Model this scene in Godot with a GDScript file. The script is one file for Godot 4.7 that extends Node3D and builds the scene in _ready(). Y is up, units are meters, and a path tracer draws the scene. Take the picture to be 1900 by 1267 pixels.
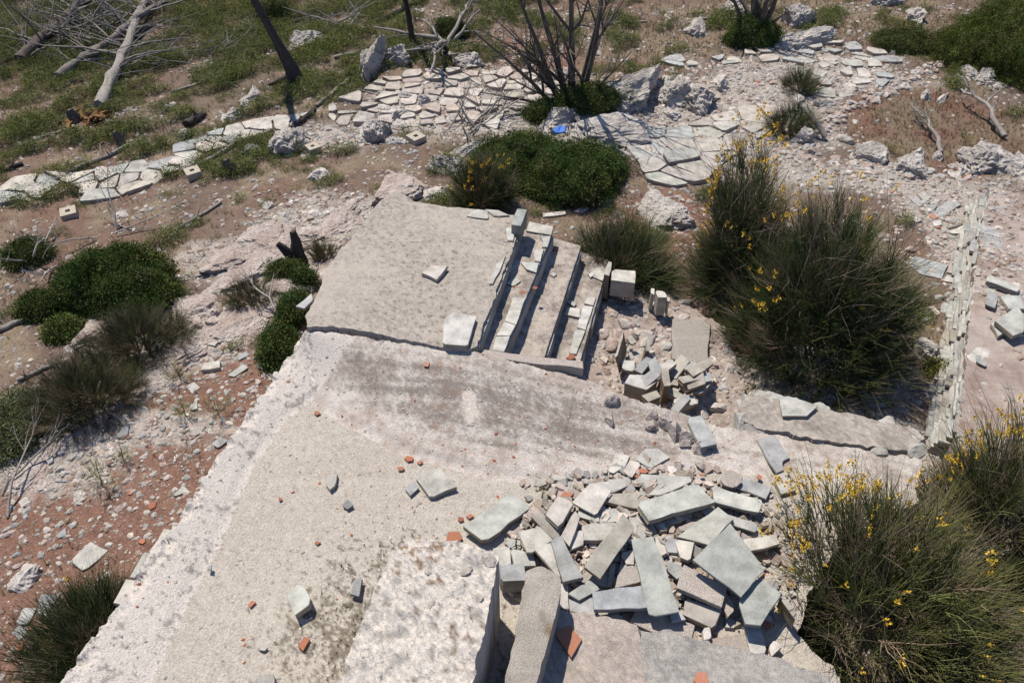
extends Node3D
# A ruined stair and slate pile on a burnt Mediterranean hillside. All positions are metres in plan (x right, z towards the viewer).
const CAM_FOV := 46.00
const CAM_PITCH := 42.00
const CAM_Y := 4.90
const SLABS := [
["slate_slab","broad grey slab lying sloped at the left end of the slate pile, beside red shards","slate pile on the concrete floor",0,0.075,0.1,-0.02,-0.05,[-0.331,-3.376,-0.009,-3.688,0.124,-3.565,-0.186,-3.255]],
["slate_slab","dark slate block leaning on edge just right of the little green sprout","slate pile on the concrete floor",5,0.06,0.15,0.12,0.1,[0.14,-3.425,0.206,-3.457,0.336,-3.325,0.32,-3.235,0.258,-3.28]],
["slate_slab","pale slab tipped up against the leaning dark block, upper left of the pile","slate pile on the concrete floor",2,0.06,0.2,-0.1,0.06,[0.242,-3.412,0.332,-3.579,0.441,-3.519,0.333,-3.298]],
["slate_slab","narrow pale slate strip standing between two slabs in the upper left of pile","slate pile on the concrete floor",2,0.07,0.19,0.04,0.08,[0.344,-3.253,0.443,-3.443,0.479,-3.396,0.397,-3.179]],
["slate_slab","pale five sided slab with dark lower edges at the top middle of the pile","slate pile on the concrete floor",2,0.05,0.15,0.04,-0.05,[0.445,-3.56,0.581,-3.708,0.673,-3.691,0.723,-3.65,0.602,-3.457]],
["slate_slab","flat grey slab half buried along the back edge of the pile","slate pile on the concrete floor",0,0.04,0.07,0,0,[0.57,-3.77,0.879,-3.848,0.899,-3.787,0.747,-3.694]],
["slate_slab","thick brown edged block behind the centre of the pile","slate pile on the concrete floor",5,0.08,0.13,0.02,0.04,[0.692,-3.583,0.745,-3.649,0.912,-3.657,0.925,-3.535,0.884,-3.527]],
["slate_slab","long flat slab with scratched top at the back of the pile","slate pile on the concrete floor",0,0.04,0.07,0,0,[0.962,-3.686,0.992,-3.874,1.338,-3.839,1.345,-3.796,1.11,-3.683]],
["slate_slab","largest sloping grey slab with broken left end, back right of the pile","slate pile on the concrete floor",0,0.07,0.2,0.05,-0.03,[0.917,-3.483,0.934,-3.515,1.35,-3.702,1.452,-3.539,0.973,-3.359]],
["slate_slab","long pale rectangular slab lying at the back right of the pile","slate pile on the concrete floor",0,0.05,0.13,0,0.02,[1.499,-3.724,1.483,-3.567,1.766,-3.479,1.829,-3.583]],
["stone","rounded whitish stone resting beside the bluish slab behind the pile","slate pile on the concrete floor",4,0.06,0.12,0,0,[1.569,-3.799,1.608,-3.86,1.674,-3.882,1.728,-3.782,1.66,-3.715,1.584,-3.74]],
["slate_slab","bluish slab lying flat beyond the pile, next to the rounded white stone","slate pile on the concrete floor",1,0.03,0.06,0,0,[1.684,-3.744,1.781,-3.847,1.945,-3.753,1.88,-3.652]],
["slate_slab","short pale slate wedged under the leaning bricks in upper left of pile","slate pile on the concrete floor",0,0.05,0.1,0,0,[0.475,-3.469,0.493,-3.533,0.621,-3.485,0.621,-3.414]],
["slate_slab","pale slate lying flat behind the diagonal long slab","slate pile on the concrete floor",0,0.05,0.09,0,0.02,[0.624,-3.524,0.824,-3.54,0.871,-3.492,0.787,-3.437,0.629,-3.422]],
["slate_slab","grey wedge shaped slate left of the diagonal long slab","slate pile on the concrete floor",0,0.06,0.13,0,0.03,[0.5,-3.37,0.741,-3.401,0.676,-3.256,0.505,-3.249]],
["slate_slab","smooth grey slate lying right of the diagonal slab's upper end","slate pile on the concrete floor",0,0.05,0.1,0,0,[0.789,-3.469,0.994,-3.438,1.019,-3.33,0.863,-3.315]],
["slate_slab","long narrow slab lying diagonally across the middle of the pile","slate pile on the concrete floor",5,0.075,0.25,0.03,-0.04,[0.492,-2.983,0.771,-3.361,0.841,-3.255,0.587,-2.902]],
["slate_slab","long smooth greenish slab pointing toward the viewer in the pile's centre","slate pile on the concrete floor",3,0.045,0.22,0.03,0,[0.821,-3.159,0.959,-3.173,1.01,-3.003,1.062,-2.672,0.879,-2.646,0.851,-2.893]],
["slate_slab","flaking slate with ragged layers at the left of the pile","slate pile on the concrete floor",2,0.05,0.16,0,0.05,[0.049,-3.288,0.196,-3.334,0.281,-3.229,0.217,-3.185,0.116,-3.112]],
["slate_slab","pale slab, left one of the two parallel slabs in the pile","slate pile on the concrete floor",2,0.05,0.17,0.06,0.05,[0.148,-3.156,0.267,-3.185,0.369,-2.979,0.306,-2.938]],
["slate_slab","grey slab with rusty brown end, right one of two parallel slabs","slate pile on the concrete floor",1,0.06,0.2,0.06,0.03,[0.272,-3.187,0.342,-3.223,0.467,-2.926,0.339,-2.892]],
["slate_slab","thick grey block beside the big pillar's right corner","slate pile on the concrete floor",1,0.13,0.18,0,0,[-0.081,-3,0.078,-3.014,0.088,-2.891,-0.067,-2.884]],
["slate_slab","flat pale slate directly behind the thick block by the pillar","slate pile on the concrete floor",0,0.05,0.1,0,0,[-0.153,-3.188,-0.021,-3.217,-0.008,-3.08,-0.076,-3.058]],
["slate_slab","pale chipped slate between the flaking slate and narrow upright wall block","slate pile on the concrete floor",0,0.05,0.1,0,0,[-0.008,-3.195,0.143,-3.159,0.159,-3.065,0.023,-3.058]],
["slate_slab","low beige slab under the lower end of the diagonal slab","slate pile on the concrete floor",4,0.05,0.09,0,0,[0.444,-2.946,0.517,-3.029,0.666,-2.974,0.649,-2.912]],
["slate_slab","dark blue triangular slate near the front of the pile","slate pile on the concrete floor",1,0.05,0.13,0.03,0,[0.375,-2.828,0.526,-2.935,0.581,-2.868,0.444,-2.788]],
["slate_slab","smooth bluish slate lying flat at the front edge of the pile","slate pile on the concrete floor",1,0.05,0.1,0,0,[0.376,-2.812,0.539,-2.832,0.545,-2.689,0.383,-2.727]],
["slate_slab","long grey slab propped level at the front of the pile, dark gap below","slate pile on the concrete floor",1,0.07,0.21,0.02,0.02,[0.534,-2.793,0.871,-2.853,0.899,-2.703,0.537,-2.677]],
["slate_slab","thin pale strip standing beside the narrow wall block's right side","slate pile on the concrete floor",2,0.06,0.12,0,0,[0.319,-2.914,0.374,-2.907,0.37,-2.729,0.312,-2.742]],
["slate_slab","dusty pinkish slab covered in crumbs, right of the greenish long slab","slate pile on the concrete floor",4,0.07,0.2,0.03,0.06,[1.09,-2.839,1.158,-3.002,1.407,-2.852,1.344,-2.709]],
["slate_slab","brown edged slab jutting out beneath the dusty pinkish one","slate pile on the concrete floor",5,0.09,0.13,0.03,0.04,[1.119,-2.697,1.148,-2.801,1.359,-2.723,1.288,-2.597]],
["slate_slab","large square green slate tile, biggest tile at the right of the pile","slate pile on the concrete floor",3,0.035,0.3,0.06,-0.05,[1.203,-2.965,1.49,-3.235,1.644,-2.911,1.457,-2.727]],
["slate_slab","second green slate tile propped below the large square one","slate pile on the concrete floor",3,0.055,0.24,0.05,0.07,[1.456,-2.724,1.62,-2.881,1.733,-2.762,1.556,-2.555,1.468,-2.567]],
["slate_slab","large flat grey slab partly under the square green tile","slate pile on the concrete floor",0,0.05,0.14,0.02,0,[1.174,-3.287,1.482,-3.503,1.566,-3.401,1.376,-3.213]],
["slate_slab","thin slate sliver behind the square green tile's upper corner","slate pile on the concrete floor",0,0.04,0.11,0,0,[1.548,-3.478,1.752,-3.4,1.722,-3.323,1.568,-3.384]],
["slate_slab","pale slab reaching under the yellow broom's left branches","slate pile on the concrete floor",2,0.05,0.14,0,0.03,[1.609,-3.242,1.847,-3.287,1.855,-3.213,1.653,-3.154]],
["slate_chip","small white slate chip touching the top end of the long greenish slab","small slate pieces in the pile",2,0.06,0.1,-0.05,-0.06,[1.016,-3.307,1.105,-3.3,1.057,-3.188,1.008,-3.195]],
["slate_chip","small bluish slate chip right of the white one, above the greenish slab","small slate pieces in the pile",1,0.06,0.12,0,-0.02,[1.1,-3.286,1.165,-3.256,1.143,-3.153,1.051,-3.16]],
["slate_chip","curved white slate chip left of the square green tile","small slate pieces in the pile",2,0.06,0.14,0.05,0.02,[1.135,-3.242,1.263,-3.213,1.216,-3.082,1.159,-3.111]],
["slate_chip","thin slate chip tucked under the largest sloping slab","small slate pieces in the pile",0,0.06,0.1,-0.05,0.06,[1.003,-3.407,1.208,-3.469,1.213,-3.422,1.014,-3.388]],
["slate_chip","blue slate chip between the greenish slab and dusty pinkish slab","small slate pieces in the pile",1,0.06,0.12,0,-0.06,[1.066,-3.095,1.175,-3.039,1.117,-2.941,1.06,-3.011]],
["slate_chip","white slate chip right of the diagonal slab's middle","small slate pieces in the pile",2,0.06,0.14,0.05,-0.02,[0.745,-3.132,0.842,-3.161,0.83,-3.054,0.781,-3.054]],
["slate_chip","brown slate sliver below the diagonal slab's lower end","small slate pieces in the pile",5,0.06,0.1,-0.05,0.02,[0.675,-3.08,0.713,-3.08,0.672,-2.913,0.642,-2.913]],
["slate_chip","dusty white chip left of the greenish slab's middle","small slate pieces in the pile",4,0.06,0.12,0,0.06,[0.747,-3.067,0.842,-3.039,0.866,-2.928,0.693,-2.894]],
["slate_chip","whitish chip beneath the narrow pale strip in the pile","small slate pieces in the pile",2,0.06,0.14,0.05,-0.06,[0.412,-3.302,0.502,-3.317,0.495,-3.213,0.405,-3.169]],
["slate_chip","small grey chip just right of the largest sloping slab","small slate pieces in the pile",0,0.06,0.1,-0.05,-0.02,[1.376,-3.533,1.446,-3.557,1.481,-3.533,1.405,-3.477]],
["slate_chip","dusty lump below the long pale slab at the pile's back","small slate pieces in the pile",4,0.06,0.12,0,0.02,[1.188,-3.362,1.315,-3.424,1.345,-3.377,1.207,-3.316]],
["slate_chip","pinkish crumb of stone left of the second green tile","small slate pieces in the pile",4,0.06,0.14,0.05,0.06,[1.373,-2.743,1.43,-2.795,1.45,-2.717,1.393,-2.666]],
["slate_chip","blue chip in the dark gap under the propped level slab","small slate pieces in the pile",1,0.06,0.1,-0.05,-0.06,[0.557,-2.689,0.712,-2.701,0.711,-2.638,0.624,-2.651]],
["slate_chip","small pale chip in front of the brown edged jutting slab","small slate pieces in the pile",2,0.06,0.12,0,-0.02,[1.219,-2.59,1.268,-2.602,1.265,-2.528,1.217,-2.516]],
["slate_slab","broad dusty slab lying flat at the pile's near edge, beside the grey wall top","slate pile on the concrete floor",4,0.04,0.07,0,0,[0.774,-2.654,0.839,-2.757,0.941,-2.718,1.18,-2.654,1.141,-2.561,0.956,-2.567]],
["slate_slab","small loose slate on top of the broad dusty slab","slate pile on the concrete floor",1,0.03,0.1,0,0,[1.03,-2.701,1.083,-2.74,1.124,-2.663,1.033,-2.644]],
["slate_slab","narrow slab lying lengthwise at the right front of the pile","slate pile on the concrete floor",0,0.05,0.09,0,0,[1.5,-2.631,1.596,-2.643,1.6,-2.435,1.497,-2.435]],
["slate_chip","small bright white chip at the right front of the pile","slate pile on the concrete floor",2,0.04,0.08,0,0,[1.626,-2.488,1.678,-2.537,1.706,-2.488,1.627,-2.423]],
["slate_slab","brown edged slate standing at the far right of the pile under the broom","slate pile on the concrete floor",5,0.12,0.18,0,0.1,[1.739,-2.759,1.768,-2.778,1.816,-2.669,1.795,-2.613]],
["slate_slab","dusty slab among crumbs left of the narrow lengthwise slab","slate pile on the concrete floor",4,0.05,0.07,0,0,[1.265,-2.542,1.471,-2.585,1.501,-2.458,1.281,-2.506]],
["slate_slab","pale slab at the wall corner right of the second green tile","slate pile on the concrete floor",0,0.06,0.02,0,0,[1.655,-2.682,1.795,-2.721,1.775,-2.619,1.681,-2.593]],
["slate_slab","pale broken slate, left one of two white pieces behind the pile","slate pile on the concrete floor",2,0.03,0.05,0,0,[0.807,-4.087,0.918,-4.069,0.872,-3.961,0.782,-3.899,0.742,-3.916]],
["slate_slab","pale broken slate, right one of two white pieces behind the pile","slate pile on the concrete floor",2,0.03,0.05,0,0,[0.918,-4.023,1.001,-3.987,0.908,-3.851,0.856,-3.922]],
["slate_slab","grey five sided slate behind the pair of white pieces","slate pile on the concrete floor",0,0.03,0.05,0,0,[0.971,-4.033,1.045,-4.124,1.146,-4.134,1.223,-4.051,1.066,-3.952]],
["slate_slab","notched grey slab standing out on the floor below the low wall","slate pile on the concrete floor",1,0.05,0.07,0,0.03,[1.952,-4.208,2.104,-4.276,2.155,-4.038,2.088,-4.006,2.08,-3.921,2.024,-3.895]],
["slate_slab","pale slab beside the broom, just below the notched grey slab","slate pile on the concrete floor",0,0.05,0.06,0,0.02,[1.992,-3.856,2.107,-3.908,2.129,-3.739,2.015,-3.704]],
["slate_slab","long grey slab lying on the ramp beside the heap of dark stones","slate pile on the concrete floor",1,0.05,0.11,0,0,[1.412,-4.414,1.539,-4.443,1.601,-4.146,1.477,-4.113]],
["slate_tile","grey white slate tile lying alone on the floor amid red shards","",0,0.05,0.065,0.03,0.05,[-0.747,-3.866,-0.558,-3.945,-0.415,-3.753,-0.607,-3.659]],
["slate_chip","small grey slate chip touching the lone white tile on the floor","",1,0.03,0.04,0,0,[-0.808,-3.756,-0.745,-3.824,-0.699,-3.764,-0.76,-3.688]],
["stone","pale pointed stone lying on the floor left of the lone tile","",2,0.05,0.06,0,0.1,[-1.421,-3.809,-1.404,-3.87,-1.337,-3.887,-1.327,-3.783,-1.366,-3.732]],
["slate_chunk","tilted slate chunk with crusted mortar on the floor near the pillar","",0,0.09,0.13,0.05,0.12,[-1.49,-2.819,-1.437,-2.914,-1.383,-2.886,-1.307,-2.773,-1.41,-2.688]],
["stone","small grey stone on the bare floor between lone tile and pillar","",1,0.04,0.05,0.05,0,[-1.256,-3.597,-1.224,-3.655,-1.168,-3.597,-1.21,-3.564]],
["stone","grey angular stone close to the pillar's left side","",1,0.06,0.08,0,0.1,[-1.081,-2.862,-1.072,-2.972,-1.017,-2.972,-1.017,-2.842]],
["stone","pale stone cut by the picture's bottom edge on the floor","",2,0.06,0.08,0,0,[-1.585,-2.264,-1.562,-2.305,-1.472,-2.318,-1.441,-2.221,-1.528,-2.188]],
["slate_chip","thin slate flake lying flat on the lower left floor","",0,0.02,0.03,0,0,[-1.615,-2.492,-1.597,-2.514,-1.557,-2.504,-1.576,-2.477]],
["slate_chip","tiny slate chip on the pale strip at the floor's left","",1,0.02,0.06,0,0,[-2.091,-3.055,-2.094,-3.086,-2.071,-3.081,-2.064,-3.048]],
["slate_tile","single square slate tile lying in the middle of the upper landing","",2,0.055,0.42,0.04,0.04,[-0.841,-5.957,-0.755,-6.056,-0.601,-6.048,-0.69,-5.847]],
["slate_slab","large thick white slab at the landing's corner above the first step","",0,0.07,0.43,0,0,[-0.582,-4.963,-0.58,-5.304,-0.513,-5.373,-0.305,-5.321,-0.368,-4.94]],
["stone_block","upright grey block standing at the back end of the first step","",3,0.19,0.47,0,0,[-0.006,-6.633,0.054,-6.923,0.154,-6.907,0.086,-6.612]],
["slate_slab","pale slate remnant at the landing's far edge, left one","slate remnants on the landing",0,0.035,0.385,0,0,[-0.464,-6.939,-0.379,-7.072,-0.25,-7.04,-0.238,-6.882]],
["slate_slab","pale slate remnant at the landing's far edge, right one","slate remnants on the landing",0,0.035,0.385,0,0,[-0.277,-7.065,-0.137,-7.046,-0.028,-6.951,-0.17,-6.939]],
["slate_slab","pale slate remnant beside the upright grey block","slate remnants on the landing",0,0.035,0.385,0,0,[-0.065,-6.736,0.054,-6.73,0.011,-6.508,-0.044,-6.517]],
["slate_slab","narrow slate strip along the landing's stair side edge","slate remnants on the landing",0,0.035,0.385,0,0,[-0.215,-5.818,-0.142,-6.131,-0.062,-6.254,-0.093,-6.105,-0.176,-5.818]],
["slate_slab","largest rectangular slate lying flat on the red soil left of the slab","slates on the red soil left of the slab",0,0.04,-99,0,0,[-3.489,-3.556,-3.4,-3.738,-3.225,-3.654,-3.347,-3.46]],
["slate_slab","triangular blue slate on red soil in a row with two smaller ones","slates on the red soil left of the slab",1,0.04,-99,0,0.05,[-3.552,-3.104,-3.624,-3.28,-3.454,-3.267,-3.489,-3.072]],
["slate_slab","middle slate of the row of three on the red soil","slates on the red soil left of the slab",0,0.03,-99,0,0,[-3.691,-3.033,-3.69,-3.166,-3.589,-3.163,-3.592,-3.03]],
["slate_slab","smallest and lowest slate of the row of three on red soil","slates on the red soil left of the slab",1,0.03,-99,0,0,[-3.694,-2.968,-3.669,-3.032,-3.575,-2.993,-3.604,-2.908]],
["slate_slab","upper one of two slate slabs poking out under the floor's left edge","slates on the red soil left of the slab",0,0.06,-0.02,0,0,[-2.653,-3.048,-2.622,-3.253,-2.521,-3.223,-2.522,-3.034]],
["slate_slab","lower one of two slate slabs poking out under the floor's left edge","slates on the red soil left of the slab",2,0.06,-0.04,0,0,[-2.706,-2.865,-2.684,-3.046,-2.578,-3.032,-2.494,-2.824]],
["slate_slab","pale slab flush with the floor's left edge above two poking slates","slates on the red soil left of the slab",2,0.05,0.03,0,0,[-2.561,-3.213,-2.516,-3.411,-2.46,-3.403,-2.459,-3.198]],
["slate_slab","small white slate on red soil close to the floor's left edge","slates on the red soil left of the slab",0,0.03,-99,0,0,[-2.857,-4.165,-2.803,-4.268,-2.74,-4.217,-2.823,-4.154]],
["slate_slab","small grey slate on red soil above the largest rectangular one","slates on the red soil left of the slab",1,0.03,-99,0,0,[-3.733,-3.819,-3.682,-3.897,-3.64,-3.815,-3.698,-3.792]],
["slate_slab","pale square slate near the dead twigs at the left margin","slates on the red soil left of the slab",2,0.03,-99,0,0,[-4.197,-4.159,-4.16,-4.234,-4.096,-4.164,-4.138,-4.1]],
["slate_slab","tiny pale block on pink rubble beside the long dead twigs","slates on the red soil left of the slab",1,0.05,-99,0,0,[-4.15,-4.609,-4.105,-4.659,-4.077,-4.595,-4.101,-4.554]],
["slate_slab","thin beige slate right of the pale boulder on red soil","slates on the red soil left of the slab",4,0.03,-99,0,0,[-3.269,-3.328,-3.209,-3.357,-3.177,-3.278,-3.218,-3.272]],
["slate_slab","diamond shaped slate on red soil between the yellow-green herbs","slates on the red soil left of the slab",0,0.03,-99,0,0,[-3.147,-5.468,-3.084,-5.527,-2.998,-5.447,-3.053,-5.365]],
["slate_slab","long narrow white slate on the red soil below the slab's corner","slates on the red soil left of the slab",0,0.03,-99,0,0,[-2.779,-5.597,-2.657,-5.757,-2.591,-5.713,-2.702,-5.579]],
["slate_slab","grey slate chip above the long narrow white slate on red soil","slates on the red soil left of the slab",1,0.04,-99,0,0,[-2.765,-5.899,-2.681,-5.975,-2.645,-5.905,-2.728,-5.83]],
["stone_block","chunky pale block resting on the pink bedrock above the red soil","slates on the red soil left of the slab",2,0.1,-99,0,0.05,[-3.054,-5.669,-3.047,-5.773,-2.896,-5.79,-2.871,-5.697]],
["slate_slab","cracked pale slate lying higher on the pink bedrock","slates on the red soil left of the slab",2,0.05,-99,0,0,[-3.162,-6.092,-3.136,-6.231,-2.985,-6.207,-3.029,-6.055]],
["slate_slab","slate tile tipped among pink rubble, lower left of the wiry shrub","slates on the red soil left of the slab",1,0.03,-99,0,0.1,[-3.58,-4.818,-3.582,-4.962,-3.52,-4.981,-3.493,-4.858]],
["slate_slab","beige slate on red soil beside a dry herb, left of the slab","slates on the red soil left of the slab",4,0.03,-99,0,0,[-2.929,-4.839,-2.872,-4.958,-2.803,-4.954,-2.844,-4.834]],
["slate_slab","small slate half hidden by the dry yellow-green herb","slates on the red soil left of the slab",0,0.04,-99,0,0.1,[-3.027,-5.198,-2.968,-5.266,-2.933,-5.146,-3,-5.138]],
["slate_slab","grey slab tucked against the floor's crumbling left edge","slates on the red soil left of the slab",1,0.06,-99,0,0,[-2.684,-4.713,-2.625,-4.796,-2.54,-4.759,-2.605,-4.667]],
["slate_slab","big bluish slate leaning on the landing's left edge over dark shrub","slates on the red soil left of the slab",1,0.04,0.15,0,0.2,[-2.027,-5.808,-1.904,-5.972,-1.863,-5.862,-1.932,-5.755]],
["slate_chip","bluish chip among white rubble near the round dark shrub","slates on the red soil left of the slab",1,0.03,-99,0,0,[-3.386,-7.055,-3.319,-7.076,-3.287,-6.998,-3.345,-6.986]],
["slate_chip","grey chip at the right foot of the round dark shrub","slates on the red soil left of the slab",1,0.04,-99,0,0,[-3.66,-6.884,-3.623,-6.93,-3.598,-6.848,-3.629,-6.819]],
["stone_block","block of two pale slates capping the rubble behind the steps","slates standing in the rubble beside the steps",2,0.2,-0.08,0,0,[1.004,-6.46,1.03,-6.645,1.268,-6.616,1.24,-6.412]],
["slate_slab","upright slate plate at the back end of the last step","slates standing in the rubble beside the steps",5,0.3,-0.06,0,0,[0.937,-6.532,1.005,-6.756,1.035,-6.736,0.986,-6.504]],
["slate_slab","thin upright white slate left of the pale upright block","slates standing in the rubble beside the steps",2,0.2,-0.17,0,0,[1.4,-6.366,1.417,-6.443,1.452,-6.435,1.435,-6.333]],
["stone_block","pale upright block at the far right of the rubble","slates standing in the rubble beside the steps",2,0.24,-0.13,0,0,[1.442,-6.329,1.457,-6.354,1.536,-6.343,1.548,-6.245,1.456,-6.245]],
["stone_block","small pale block right of the pale upright block","slates standing in the rubble beside the steps",2,0.18,-0.19,0,0,[1.558,-6.322,1.594,-6.325,1.581,-6.26,1.557,-6.254]],
["slate_slab","long thin slate standing on edge, left of two in the rubble","slates standing in the rubble beside the steps",5,0.22,-0.18,0,0.25,[0.945,-5.422,1.016,-5.657,1.068,-5.774,1.051,-5.681,0.98,-5.456]],
["slate_slab","short brown slate lying in the rubble between two standing plates","slates standing in the rubble beside the steps",5,0.05,-0.28,0.1,0.1,[1.109,-5.842,1.162,-5.867,1.208,-5.768,1.15,-5.731]],
["slate_slab","brown slate standing on edge, right of two in the rubble","slates standing in the rubble beside the steps",5,0.22,-0.16,0,-0.1,[1.244,-5.493,1.3,-5.731,1.33,-5.741,1.278,-5.481]],
["slate_slab","flat grey slate low in the rubble below the standing plates","slates standing in the rubble beside the steps",0,0.05,-0.3,0,0,[1.023,-5.538,1.161,-5.526,1.144,-5.376,1.034,-5.406]],
["slate_slab","rounded slate plate tilted toward the viewer in the rubble","slates standing in the rubble beside the steps",1,0.06,-0.14,0.25,0.1,[1.235,-5.322,1.312,-5.379,1.367,-5.211,1.316,-5.117,1.268,-5.156]],
["slate_slab","brown slate stuck upright at the near end of the rubble","slates standing in the rubble beside the steps",5,0.26,-0.1,0.1,0,[1.333,-5.169,1.399,-5.202,1.397,-4.987,1.336,-4.977]],
["stone_block","large cracked pale boulder slab at the near end of the rubble","slates standing in the rubble beside the steps",0,0.16,-0.2,0,0,[1.009,-5.108,1.067,-5.217,1.22,-5.213,1.327,-5.147,1.197,-5.023]],
["concrete_block","low concrete kerb block at the right end of the rubble","slates standing in the rubble beside the steps",4,0.4,-0.37,0,0,[1.624,-6.225,1.995,-6.161,1.86,-5.53,1.711,-5.506,1.533,-5.612]],
["slate_chip","rough slate piece stacked in the heap where the rubble meets the ramp","slate heap beside the ramp",5,0.07,-0.311,0.057,-0.02,[1.393,-5.062,1.532,-5.265,1.577,-5.222,1.462,-5.049]],
["slate_chip","rough slate piece stacked in the heap where the rubble meets the ramp","slate heap beside the ramp",5,0.07,-0.323,0.162,-0.221,[1.753,-5.469,1.835,-5.419,1.779,-5.303,1.706,-5.335]],
["slate_chip","rough slate piece stacked in the heap where the rubble meets the ramp","slate heap beside the ramp",0,0.07,-0.324,-0.176,0.208,[1.646,-5.467,1.84,-5.569,1.856,-5.475,1.694,-5.383]],
["slate_chip","rough slate piece stacked in the heap where the rubble meets the ramp","slate heap beside the ramp",5,0.07,-0.26,0.016,0.191,[1.407,-5.329,1.601,-5.567,1.667,-5.461,1.507,-5.256]],
["slate_chip","rough slate piece stacked in the heap where the rubble meets the ramp","slate heap beside the ramp",0,0.07,-0.287,-0.032,0.048,[1.394,-4.977,1.604,-5.044,1.612,-4.937,1.437,-4.874]],
["slate_chip","rough slate piece stacked in the heap where the rubble meets the ramp","slate heap beside the ramp",5,0.07,-0.283,-0.055,0.095,[1.486,-5.345,1.572,-5.297,1.517,-5.175,1.441,-5.205]],
["slate_chip","rough slate piece stacked in the heap where the rubble meets the ramp","slate heap beside the ramp",2,0.07,-0.286,-0.048,0.18,[1.578,-5.437,1.709,-5.483,1.712,-5.381,1.602,-5.335]],
["slate_chip","rough slate piece stacked in the heap where the rubble meets the ramp","slate heap beside the ramp",2,0.07,-0.283,0.02,-0.161,[1.154,-5.401,1.323,-5.565,1.355,-5.508,1.215,-5.366]],
["slate_chip","rough slate piece stacked in the heap where the rubble meets the ramp","slate heap beside the ramp",0,0.07,-0.252,-0.053,-0.08,[1.592,-5.461,1.727,-5.475,1.717,-5.371,1.603,-5.351]],
["slate_chip","rough slate piece stacked in the heap where the rubble meets the ramp","slate heap beside the ramp",5,0.07,-0.22,-0.054,-0.155,[1.38,-5.136,1.544,-5.014,1.511,-4.93,1.371,-5.025]],
["slate_chip","rough slate piece stacked in the heap where the rubble meets the ramp","slate heap beside the ramp",5,0.07,-0.257,0.118,0.001,[1.578,-5.011,1.668,-4.998,1.646,-4.91,1.569,-4.913]],
["slate_chip","rough slate piece stacked in the heap where the rubble meets the ramp","slate heap beside the ramp",5,0.07,-0.208,0.067,-0.11,[1.276,-5.299,1.398,-5.44,1.444,-5.353,1.344,-5.229]],
["slate_chip","rough slate piece stacked in the heap where the rubble meets the ramp","slate heap beside the ramp",5,0.07,-0.2,-0.135,-0.104,[1.147,-4.968,1.298,-5.065,1.323,-4.971,1.198,-4.883]],
["slate_chip","rough slate piece stacked in the heap where the rubble meets the ramp","slate heap beside the ramp",1,0.07,-0.202,0.008,-0.236,[1.624,-5.297,1.84,-5.287,1.824,-5.172,1.643,-5.171]],
["slate_chip","rough slate piece stacked in the heap where the rubble meets the ramp","slate heap beside the ramp",1,0.07,-0.213,0.192,0.03,[1.127,-5.329,1.27,-5.497,1.312,-5.431,1.194,-5.285]],
["slate_chip","rough slate piece stacked in the heap where the rubble meets the ramp","slate heap beside the ramp",2,0.07,-0.226,-0.038,-0.151,[1.411,-4.933,1.627,-5.039,1.646,-4.922,1.467,-4.825]],
["slate_chip","rough slate piece stacked in the heap where the rubble meets the ramp","slate heap beside the ramp",1,0.07,-0.171,0.119,0.199,[1.373,-4.799,1.523,-4.955,1.563,-4.887,1.439,-4.752]],
["slate_chip","rough slate piece stacked in the heap where the rubble meets the ramp","slate heap beside the ramp",5,0.07,-0.206,-0.092,0.146,[1.616,-5.035,1.785,-5.233,1.831,-5.17,1.691,-4.999]],
["slate_chip","rough slate piece stacked in the heap where the rubble meets the ramp","slate heap beside the ramp",5,0.07,-0.176,-0.171,-0.072,[1.499,-5.125,1.673,-5.15,1.671,-5.064,1.525,-5.036]],
["slate_chip","rough slate piece stacked in the heap where the rubble meets the ramp","slate heap beside the ramp",1,0.07,-0.158,0.064,0.217,[1.129,-5.15,1.302,-5.281,1.337,-5.169,1.194,-5.053]],
["slate_chip","rough slate piece stacked in the heap where the rubble meets the ramp","slate heap beside the ramp",2,0.07,-0.176,-0.105,-0.086,[1.338,-5.305,1.48,-5.455,1.521,-5.373,1.404,-5.242]],
["slate_chip","rough slate piece stacked in the heap where the rubble meets the ramp","slate heap beside the ramp",5,0.07,-0.171,0.007,-0.177,[1.699,-5.318,1.832,-5.447,1.864,-5.374,1.753,-5.26]],
["slate_chip","rough slate piece stacked in the heap where the rubble meets the ramp","slate heap beside the ramp",1,0.07,-0.154,0.114,-0.225,[1.637,-5.177,1.799,-5.233,1.803,-5.134,1.668,-5.08]],
["slate_chip","rough slate piece stacked in the heap where the rubble meets the ramp","slate heap beside the ramp",5,0.07,-0.135,0.189,0.027,[1.535,-5.133,1.722,-5.193,1.724,-5.062,1.568,-5.003]],
["slate_chip","rough slate piece stacked in the heap where the rubble meets the ramp","slate heap beside the ramp",5,0.07,-0.129,-0.132,-0.011,[1.48,-5.135,1.671,-5.199,1.678,-5.107,1.518,-5.047]],
["slate_chip","rough slate piece stacked in the heap where the rubble meets the ramp","slate heap beside the ramp",5,0.07,-0.104,0.04,-0.055,[1.572,-5.207,1.73,-5.305,1.749,-5.209,1.618,-5.121]],
["slate_slab","long squared slate bar on the rubble wall at the right margin","slates on the rubble at the right margin",0,0.08,-0.12,0,0,[4.864,-6.536,4.946,-6.638,5.166,-6.424,5.097,-6.356]],
["slate_slab","cracked blue slate on the rubble wall below the long slate bar","slates on the rubble at the right margin",1,0.04,-0.15,0,0,[4.699,-6.175,4.838,-6.409,4.891,-6.32,4.773,-6.118]],
["slate_slab","broad slate under the stack at the right margin","slates on the rubble at the right margin",0,0.06,-0.15,0,0,[4.916,-6.335,5.129,-6.32,5.07,-6.118,4.909,-6.112]],
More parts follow.
